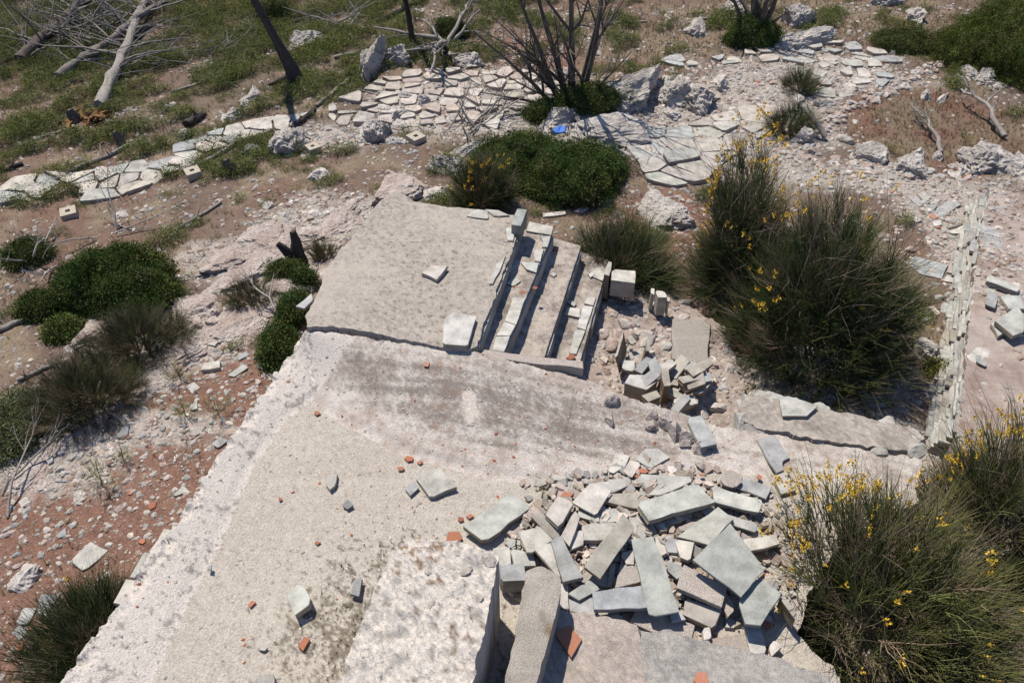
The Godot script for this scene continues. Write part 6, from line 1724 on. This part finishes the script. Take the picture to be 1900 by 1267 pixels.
func make_grit() -> void:
	# gravel nobody could count: on the soil, on the floor, in the joints of the pile
	var chip := rock_mesh(2, Vector3(1, 0.5, 0.8), Color(1, 1, 1), Color(0.8, 0.8, 0.8), 77, 9, false, 0.12)
	var xf := []
	var cols := []
	for i in 165000:
		var z := -1.6 - 14.0 * pow(rng.randf(), 0.8)
		var x := rng.randf_range(-1, 1) * (4.0 - z * 0.7)
		var p := Vector2(x, z)
		if Geometry2D.is_point_in_polygon(p, floor_poly) or Geometry2D.is_point_in_polygon(p, landing_poly):
			continue
		var rub := zone(x, z, 1)
		var red := zone(x, z, 0)
		var w := 0.2 + 0.8 * sstep(0.1, 0.6, rub) + 0.5 * sstep(0.1, 0.6, red) + 0.4 * nb.get_noise_2d(x * 60.0, z * 60.0)
		w *= 1.0 - 0.85 * sstep(0.15, 0.4, zone(x, z, 3))
		if rng.randf() > w:
			continue
		var s := 0.007 + 0.034 * pow(rng.randf(), 3.0) * (1.0 + 0.04 * -z)
		xf.append(Transform3D(Basis.from_euler(Vector3(rng.randf_range(-0.4, 0.4), rng.randf() * TAU, 0)) * Basis.from_scale(Vector3(s, s, s)), Vector3(x, top_at(p), z)))
		cols.append(vary([Color(0.55, 0.5, 0.45), Color(0.5, 0.44, 0.39), Color(0.39, 0.38, 0.36), Color(0.32, 0.24, 0.19)][rng.randi() % 4], 0.2))
	tag(many(self, "gravel", chip, M.grit, xf, cols), "fine pale and reddish gravel strewn over the soil", "gravel", "", "stuff")
	xf = []
	cols = []
	for i in 14000:
		var p := Vector2(rng.randf_range(-2.9, 1.8), rng.randf_range(-6.2, -1.7))
		var near := 1.0 - p.distance_to(Vector2(0.9, -3.4)) / 1.5
		if not Geometry2D.is_point_in_polygon(p, floor_poly) or rng.randf() > 0.45 + 0.9 * maxf(0.0, near):
			continue
		var s := 0.003 + 0.016 * pow(rng.randf(), 5.0)
		xf.append(Transform3D(Basis.from_euler(Vector3(0, rng.randf() * TAU, 0)) * Basis.from_scale(Vector3(s, s, s)), Vector3(p.x, slab_height(p.x, p.y), p.y)))
		cols.append(vary([Color(0.58, 0.52, 0.46), Color(0.5, 0.43, 0.38), Color(0.4, 0.4, 0.38), Color(0.42, 0.15, 0.08)][rng.randi() % 3] if rng.randf() < 0.9 else Color(0.42, 0.15, 0.08), 0.2))
	tag(many(self, "grit", chip, M.grit, xf, cols), "fine grit and red crumbs scattered over the concrete floor", "grit", "", "stuff")
	# coarser rubble on the pale ground
	var lump := rock_mesh(4, Vector3(1, 0.5, 0.8), Color(1, 1, 1), Color(0.78, 0.76, 0.74), 91, 12, false, 0.15)
	xf = []
	cols = []
	for i in 60000:
		var z := -3.0 - 13.0 * pow(rng.randf(), 0.85)
		var x := rng.randf_range(-1, 1) * (4.0 - z * 0.7)
		var p := Vector2(x, z)
		if rng.randf() > sstep(0.15, 0.75, zone(x, z, 1) + 0.4 * nb.get_noise_2d(x * 70.0, z * 70.0)) * 0.16 * (1.0 - sstep(0.1, 0.35, zone(x, z, 3))) or Geometry2D.is_point_in_polygon(p, floor_poly) or Geometry2D.is_point_in_polygon(p, landing_poly):
			continue
		var s := rng.randf_range(0.022, 0.075)
		xf.append(Transform3D(Basis.from_euler(Vector3(rng.randf_range(-0.4, 0.4), rng.randf() * TAU, rng.randf_range(-0.3, 0.3))) * Basis.from_scale(Vector3(s, s * rng.randf_range(0.5, 1.0), s)), Vector3(x, top_at(p), z)))
		cols.append(vary([Color(0.64, 0.59, 0.54), Color(0.57, 0.52, 0.465), Color(0.42, 0.41, 0.39), Color(0.48, 0.4, 0.345)][rng.randi() % 4], 0.18))
	tag(many(self, "rubble", lump, M.grit, xf, cols), "coarse pale rubble covering the bedrock and path margins", "rubble", "", "stuff")
	# bed of broken stone under the slate pile
	var stone := slab_mesh(PackedVector2Array([Vector2(-1, -0.5), Vector2(0.1, -0.8), Vector2(1.1, -0.3), Vector2(0.7, 0.6), Vector2(-0.5, 0.7)]), 0.55, Color(1, 1, 1), Color(0.85, 0.8, 0.74), 0.12, 0.9, 2)
	xf = []
	cols = []
	for i in 2400:
		var q := Vector2(rng.randfn(0.0, 0.5), rng.randfn(0.0, 0.5))
		if q.length() > 1.1:
			continue
		var p := Vector2(0.95, -3.3) + q * Vector2(1.05, 0.72)
		if not Geometry2D.is_point_in_polygon(p, floor_poly):
			continue
		var s := 0.01 + 0.045 * pow(rng.randf(), 2.0)
		xf.append(Transform3D(Basis.from_euler(Vector3(rng.randf_range(-0.6, 0.6), rng.randf() * TAU, rng.randf_range(-0.6, 0.6))) * Basis.from_scale(Vector3(s, s, s)), Vector3(p.x, s * 0.4 + 0.09 * maxf(0.0, 1.0 - q.length()) * rng.randf() + 0.008, p.y)))
		cols.append(vary([Color(0.52, 0.45, 0.4), Color(0.42, 0.4, 0.37), Color(0.36, 0.3, 0.25)][rng.randi() % 3], 0.2))
	tag(many(self, "rubble", stone, M.grit, xf, cols), "broken stone filling the joints of the slate pile", "rubble", "", "stuff")

func make_cover() -> void:
	# creeping green cushions over the far slope, in streaks along the contour
	var xf := []
	var cols := []
	var gx := []
	var gc := []
	var paths := [v2s(PATH_A), v2s(PATH_B), v2s(PATH_C), v2s(PATH_D)]
	for i in 150000:
		var z := -6.0 - 17.0 * rng.randf()
		var x := rng.randf_range(-1, 1) * (4.0 - z * 0.7)
		var u := x * 0.8 - z * 0.6
		var v := x * 0.6 + z * 0.8
		var n := 0.7 * na.get_noise_2d(u * 36.0, v * 90.0) + 0.7 * nb.get_noise_2d(u * 90.0, v * 170.0)
		# thick at the upper left, thin towards the steps and the right
		var left := sstep(1.5, -3.0, x) * sstep(-7.6, -9.2, z)
		var dens := -0.35 + 0.42 * left + 0.28 * sstep(-12.0, -13.5, z) - 0.6 * sstep(0.25, 0.5, zone(x, z, 1)) - 0.5 * sstep(0.1, 0.4, zone(x, z, 3))
		if n + dens < 0.04:
			continue
		var q2 := Vector2(x, z)
		if (n + dens < 0.4 or rng.randf() < 0.85) and (Geometry2D.is_point_in_polygon(q2, paths[0]) or Geometry2D.is_point_in_polygon(q2, paths[1]) or Geometry2D.is_point_in_polygon(q2, paths[2]) or Geometry2D.is_point_in_polygon(q2, paths[3])):
			continue
		var p := Vector3(x, ground(x, z), z)
		var s := rng.randf_range(0.6, 1.2) * (0.7 + sstep(0.05, 0.35, n + dens) * 0.6)
		xf.append(facing(Vector3.UP, Vector3(s, s * 0.75, s), p + Vector3(0, 0.01 + 0.15 * sstep(0.04, 0.4, n + dens) * rng.randf(), 0)))
		cols.append(vary(mix(Color(0.075, 0.1, 0.034), Color(0.14, 0.145, 0.05), rng.randf()), 0.25))
	tag(many(self, "ground_cover", clump_mesh, M.leaf, xf, cols), "low creeping green plants in patches over the hillside", "ground cover", "", "stuff")
	for i in 170000:
		var z := -2.0 - 19.0 * rng.randf()
		var x := rng.randf_range(-1, 1) * (4.0 - z * 0.7)
		var p2 := Vector2(x, z)
		if Geometry2D.is_point_in_polygon(p2, floor_poly) or Geometry2D.is_point_in_polygon(p2, landing_poly):
			continue
		var n := na.get_noise_2d(x * 45.0 + 200.0, z * 45.0)
		var w := 0.14 + 0.6 * sstep(0.15, 0.5, zone(x, z, 2)) + 0.6 * sstep(0.15, 0.4, zone(x, z, 3)) + 0.3 * sstep(-9.0, -12.0, z) + n * 0.6 - 0.5 * sstep(0.3, 0.6, zone(x, z, 1))
		if rng.randf() > w:
			continue
		var s := rng.randf_range(0.03, 0.1)
		gx.append(facing(Vector3(rng.randf_range(-0.5, 0.5), 1, rng.randf_range(-0.5, 0.5)), Vector3(s, s, s), Vector3(x, ground(x, z) - 0.01, z)))
		gc.append(vary([Color(0.3, 0.235, 0.14), Color(0.2, 0.19, 0.07), Color(0.16, 0.12, 0.09), Color(0.26, 0.2, 0.14)][rng.randi() % 4], 0.25))
	for i in 900:
		var p2 := Vector2(rng.randfn(-0.78, 0.28), rng.randfn(-2.65, 0.3))
		if not in_floor(p2) or Geometry2D.is_point_in_polygon(p2, v2s(PIER)):
			continue
		var s := rng.randf_range(0.02, 0.06)
		gx.append(facing(Vector3(rng.randf_range(-1, 1), 0.7, rng.randf_range(-1, 1)), Vector3(s, s, s), Vector3(p2.x, slab_height(p2.x, p2.y) - 0.004, p2.y)))
		gc.append(vary(Color(0.19, 0.15, 0.1), 0.3))
	tag(many(self, "dry_grass", grass_mesh, M.leaf, gx, gc), "thin dry grass and straw over the hillside soil", "grass", "", "stuff")

func make_plants() -> void:
	broom_meshes = [stem_bundle(11, 0.0085, 0.05), stem_bundle(9, 0.0075, 0.16)]
	clump_mesh = leaf_clump(60, 0.021, 0.075)
	petal_mesh = leaf_clump(9, 0.02, 0.012, 0.8)
	grass_mesh = stem_bundle(9, 0.02, 0.1)
	var g := Color(0.075, 0.1, 0.042)
	var g2 := Color(0.145, 0.155, 0.06)
	broom("largest broom bush with scattered yellow flowers, right of the steps", AT.s4b + Vector2(0.12, -0.4), Vector3(0.96, 1.66, 0.9), 1750, 90, g, Vector3(0.0, 0, -0.1), 0.46, "broom shrubs", Vector3(-0.5, 0.75, -0.3))
	broom("broom clump with yellow tips joined to the largest bush's left side", AT.s4a + Vector2(0.25, -0.2), Vector3(0.55, 1.5, 0.6), 750, 260, g, Vector3(-0.05, 0, -0.3), 0.45, "broom shrubs", Vector3(-0.1, 0.8, -0.55))
	broom("nearest broom with yellow blossom at the lower right", AT.s5a + Vector2(-0.2, -0.2), Vector3(0.9, 1.15, 0.95), 820, 300, g2, Vector3(-0.05, 0, -0.1), 0.55, "broom shrubs", Vector3(-0.55, 0.45, -0.7))
	broom("broom reaching to the right edge above the nearest one", AT.s5b + Vector2(0.05, -0.25), Vector3(0.62, 1.4, 0.62), 430, 190, g2, Vector3(0, 0, -0.1), 0.5, "broom shrubs", Vector3(-0.4, 0.5, -0.75))
	broom("dark broom tuft without flowers behind the steps", AT.s3, Vector3(0.62, 0.55, 0.5), 700, 0, g, Vector3.ZERO, 0.4)
	broom("small broom with yellow flowers left of the dark green shrub", AT.s2 + Vector2(0.05, -0.15), Vector3(0.42, 0.6, 0.35), 480, 60, g, Vector3.ZERO, 0.35)
	broom("dense dark broom growing against the floor's edge at the lower left", AT.s10 + Vector2(0.1, 0.0), Vector3(0.42, 0.45, 0.6), 800, 6, Color(0.05, 0.075, 0.028), Vector3.ZERO, 0.3)
	broom("grassy broom tuft behind the upper paving's bend", AT.s15, Vector3(0.28, 0.3, 0.25), 160, 0, g, Vector3.ZERO, 0.28)
	broom("grassy broom tuft near the masonry kerb's near end", AT.s16, Vector3(0.35, 0.35, 0.3), 190, 0, g, Vector3.ZERO, 0.3)
	broom("pale green tuft on the bedrock left of the landing", AT.s12, Vector3(0.3, 0.22, 0.25), 150, 0, Color(0.1, 0.11, 0.05), Vector3.ZERO, 0.22)
	broom("small tuft at the landing's far left edge", AT.s17, Vector3(0.14, 0.22, 0.14), 70, 0, Color(0.13, 0.13, 0.06), Vector3.ZERO, 0.22)
	broom("grey-green wiry shrub on the left slope, upper half", AT.s7a + Vector2(-0.05, 0.0), Vector3(0.62, 0.42, 0.45), 800, 0, Color(0.09, 0.095, 0.05), Vector3.ZERO, 0.24, "wiry shrubs")
	broom("grey-green wiry shrub on the left slope, lower larger half", AT.s7b + Vector2(0.05, -0.1), Vector3(0.6, 0.5, 0.55), 900, 0, Color(0.075, 0.085, 0.042), Vector3.ZERO, 0.24, "wiry shrubs")
	mound("pale leafy shrub cut by the left edge below the wiry shrub", [[AT.s8, Vector3(0.35, 0.22, 0.4)]], 600, Color(0.1, 0.115, 0.06))
	mound("wide dark green shrub in front of the white outcrop", [[AT.s1a, Vector3(0.45, 0.42, 0.45)], [AT.s1b + Vector2(-0.05, 0.0), Vector3(0.58, 0.5, 0.5)], [AT.s1a + Vector2(0.35, -0.2), Vector3(0.5, 0.45, 0.4)], [AT.s1b + Vector2(0.3, -0.3), Vector3(0.4, 0.4, 0.4)]], 5200, Color(0.042, 0.07, 0.02))
	mound("round dark green cushion shrub on the left slope", [[AT.s6a + Vector2(0.12, 0.0), Vector3(0.45, 0.45, 0.42)], [AT.s6b, Vector3(0.46, 0.4, 0.4)], [AT.s6a + Vector2(0.4, -0.25), Vector3(0.4, 0.42, 0.35)]], 4800, Color(0.038, 0.062, 0.017))
	mound("small dark shrub left of the round cushion under white twigs", [[AT.s6c, Vector3(0.25, 0.2, 0.22)]], 500, Color(0.045, 0.065, 0.02))
	mound("little shrub at the lower left foot of the round cushion", [[AT.s6d, Vector3(0.22, 0.18, 0.2)]], 420, Color(0.045, 0.065, 0.02))
	mound("bright green low cushion below the round dark shrub", [[AT.s20, Vector3(0.2, 0.12, 0.16)]], 350, Color(0.075, 0.105, 0.028))
	mound("dark shrub squeezed against the landing's corner", [[AT.s9a, Vector3(0.16, 0.2, 0.3)], [AT.s9b + Vector2(-0.02, 0.2), Vector3(0.13, 0.2, 0.3)]], 700, Color(0.04, 0.065, 0.02))
	mound("small dark shrub tucked beside the bluish leaning slate", [[AT.s9b + Vector2(0, -0.3), Vector3(0.13, 0.16, 0.12)]], 200, Color(0.045, 0.07, 0.022))
	mound("low cushion on the bedrock by the burnt forked stump", [[AT.s19, Vector3(0.2, 0.14, 0.14)]], 350, Color(0.07, 0.09, 0.03))
	mound("large spreading green mound at the upper right", [[AT.s11a + Vector2(0.1, 0), Vector3(0.75, 0.55, 0.7)], [AT.s11b, Vector3(0.8, 0.7, 0.8)], [AT.s11b + Vector2(0.2, -0.8), Vector3(0.9, 0.75, 0.7)]], 6500, Color(0.055, 0.075, 0.02))
	mound("dark green bush at the foot of the bare many-stemmed tree", [[AT.s13 + Vector2(0.1, 0), Vector3(0.5, 0.4, 0.3)], [AT.s13b, Vector3(0.35, 0.22, 0.25)]], 2200, Color(0.06, 0.085, 0.028))
	mound("bush of green shoots round the small tree's foot", [[AT.s14, Vector3(0.45, 0.42, 0.35)]], 950, Color(0.055, 0.085, 0.024))
	mound("green juniper sprays caught in the twisted dead branches", [[AT.s21, Vector3(0.3, 0.25, 0.22)]], 420, Color(0.06, 0.08, 0.028))
	mound("dark bush behind the leaning burnt trunk", [[AT.s22, Vector3(0.3, 0.3, 0.25)]], 450, Color(0.04, 0.055, 0.022))
	mound("low green shrub left of the upper right mound", [[AT.s25, Vector3(0.55, 0.25, 0.4)]], 900, Color(0.06, 0.075, 0.028))
	mound("tiny cushion plant below the slate wall at right", [[AT.s24, Vector3(0.12, 0.1, 0.12)]], 120, Color(0.16, 0.16, 0.05))
	var hs := [["yellow-green herb on red soil, lowest on the left", AT.h1, 0.42], ["thin herb on pink bedrock right of the wiry shrub", AT.h2, 0.35], ["dry herb close to the floor's edge on the red soil", AT.h3, 0.35], ["herb beside the small half hidden slate", AT.h4, 0.3], ["pale herb between the wiry shrub and the lowest herb", AT.h5, 0.25], ["pale herb on the paving left of the largest broom's tips", AT.h7, 0.25], ["pale herb at the brown plot's lower edge", AT.h8, 0.3], ["pale herb at the brown plot's right side", AT.h9, 0.3]]
	for h in hs:
		herb(h[0], h[1], h[2], 22)
	herb("single green sprout growing out of the slate pile", AT.h6 + Vector2(0, 0.35), 0.16, 9, 0.02, "")

func _ready() -> void:
	rng.seed = 20240611
	na.seed = 3
	na.frequency = 0.01
	na.fractal_octaves = 4
	nb.seed = 9
	nb.frequency = 0.01
	nb.fractal_octaves = 3
	nr.seed = 5
	nr.frequency = 0.012
	nr.fractal_type = FastNoiseLite.FRACTAL_RIDGED
	nr.fractal_octaves = 4
	# camera
	var cam := Camera3D.new()
	cam.name = "camera"
	cam.fov = CAM_FOV
	cam.near = 0.05
	cam.far = 400.0
	cam.position = Vector3(0, CAM_Y, 0)
	cam.rotation_degrees = Vector3(-CAM_PITCH, 0, 0)
	add_child(cam)
	cam.current = true
	# sky, exposure
	var env := Environment.new()
	env.background_mode = Environment.BG_SKY
	var sky := Sky.new()
	var sm := ProceduralSkyMaterial.new()
	sm.sky_top_color = Color(0.36, 0.47, 0.66)
	sm.sky_horizon_color = Color(0.72, 0.77, 0.82)
	sm.sky_curve = 0.12
	sm.ground_bottom_color = Color(0.3, 0.25, 0.21)
	sm.ground_horizon_color = Color(0.5, 0.47, 0.44)
	sm.energy_multiplier = 1.0
	sky.sky_material = sm
	env.sky = sky
	env.tonemap_mode = Environment.TONE_MAPPER_LINEAR
	env.tonemap_exposure = 1.3
	env.sdfgi_enabled = true
	env.ssao_enabled = true
	env.ssil_enabled = true
	var we := WorldEnvironment.new()
	we.name = "world_environment"
	we.environment = env
	add_child(we)
	# sun: high, from behind and left
	var sun := DirectionalLight3D.new()
	sun.name = "sun"
	sun.light_energy = 1.6
	sun.light_color = Color(1.0, 0.965, 0.91)
	sun.light_angular_distance = 0.53
	sun.shadow_enabled = true
	add_child(sun)
	sun.look_at_from_position(Vector3.ZERO, Vector3(0.4, -1.3, 0.5), Vector3.UP)
	floor_edge = v2s(FLOOR_EDGE)
	crack = v2s(CRACK)
	slab_edge = v2s(SLAB_EDGE)
	floor_poly = v2s(FLOOR_POLY)
	landing_poly = v2s(LANDING_POLY)
	for i in range(0, RAMP_TOP.size(), 3):
		ramp_line.append(Vector2(RAMP_TOP[i], RAMP_TOP[i + 1]))
		ramp_h.append(RAMP_TOP[i + 2])
	var t0 := Time.get_ticks_msec()
	make_materials()
	M.footing = mat(M.concrete.albedo_texture, 2.0, M.concrete.heightmap_texture, 0.4, 0.95, Color(0.72, 0.68, 0.62))
	M.footing.vertex_color_use_as_albedo = false
	print("materials ", Time.get_ticks_msec() - t0)
	make_ground()
	print("ground ", Time.get_ticks_msec() - t0)
	make_concrete()
	make_steps()
	make_masonry()
	print("concrete ", Time.get_ticks_msec() - t0)
	var fl := [Color(0.47, 0.455, 0.41), Color(0.5, 0.465, 0.415), Color(0.41, 0.415, 0.4), Color(0.52, 0.475, 0.425)]
	paving("stone_path", "crazy paved stone path crossing the left slope", v2s(PATH_A), 0.25, 0.014, 0.97, fl)
	paving("stone_path", "scattered flagstones in a grassy band behind the boulders", v2s(PATH_B), 0.27, 0.034, 0.9, [fl[1], fl[3], Color(0.5, 0.43, 0.38)])
	paving("stone_path", "broken paving along the rim at the upper right", v2s(PATH_C), 0.27, 0.034, 0.75, fl)
	paving("stone_path", "large flagstones beside the white outcrop", v2s(PATH_D), 0.36, 0.018, 0.95, fl)
	make_rocks()
	make_slabs()
	make_shards()
	make_footings()
	scatter_stones()
	print("stones ", Time.get_ticks_msec() - t0)
	make_deadwood()
	make_plants()
	print("plants ", Time.get_ticks_msec() - t0)
	make_cover()
	make_grit()
	var scrap := slab_part(self, "plastic_scrap", PackedVector2Array([AT.blue + Vector2(-0.09, 0.0), AT.blue + Vector2(0.0, -0.07), AT.blue + Vector2(0.1, -0.05), AT.blue + Vector2(0.08, 0.05), AT.blue + Vector2(-0.04, 0.06)]), ground(AT.blue.x, AT.blue.y) + 0.2, 0.03, Color(0.03, 0.13, 0.5), Color(0.03, 0.12, 0.45), 0.02, M.plastic, Vector2(0.35, 0.1))
	tag(scrap, "scrap of bright blue plastic behind the dark green shrub", "plastic scrap")
	print("done ", Time.get_ticks_msec() - t0)
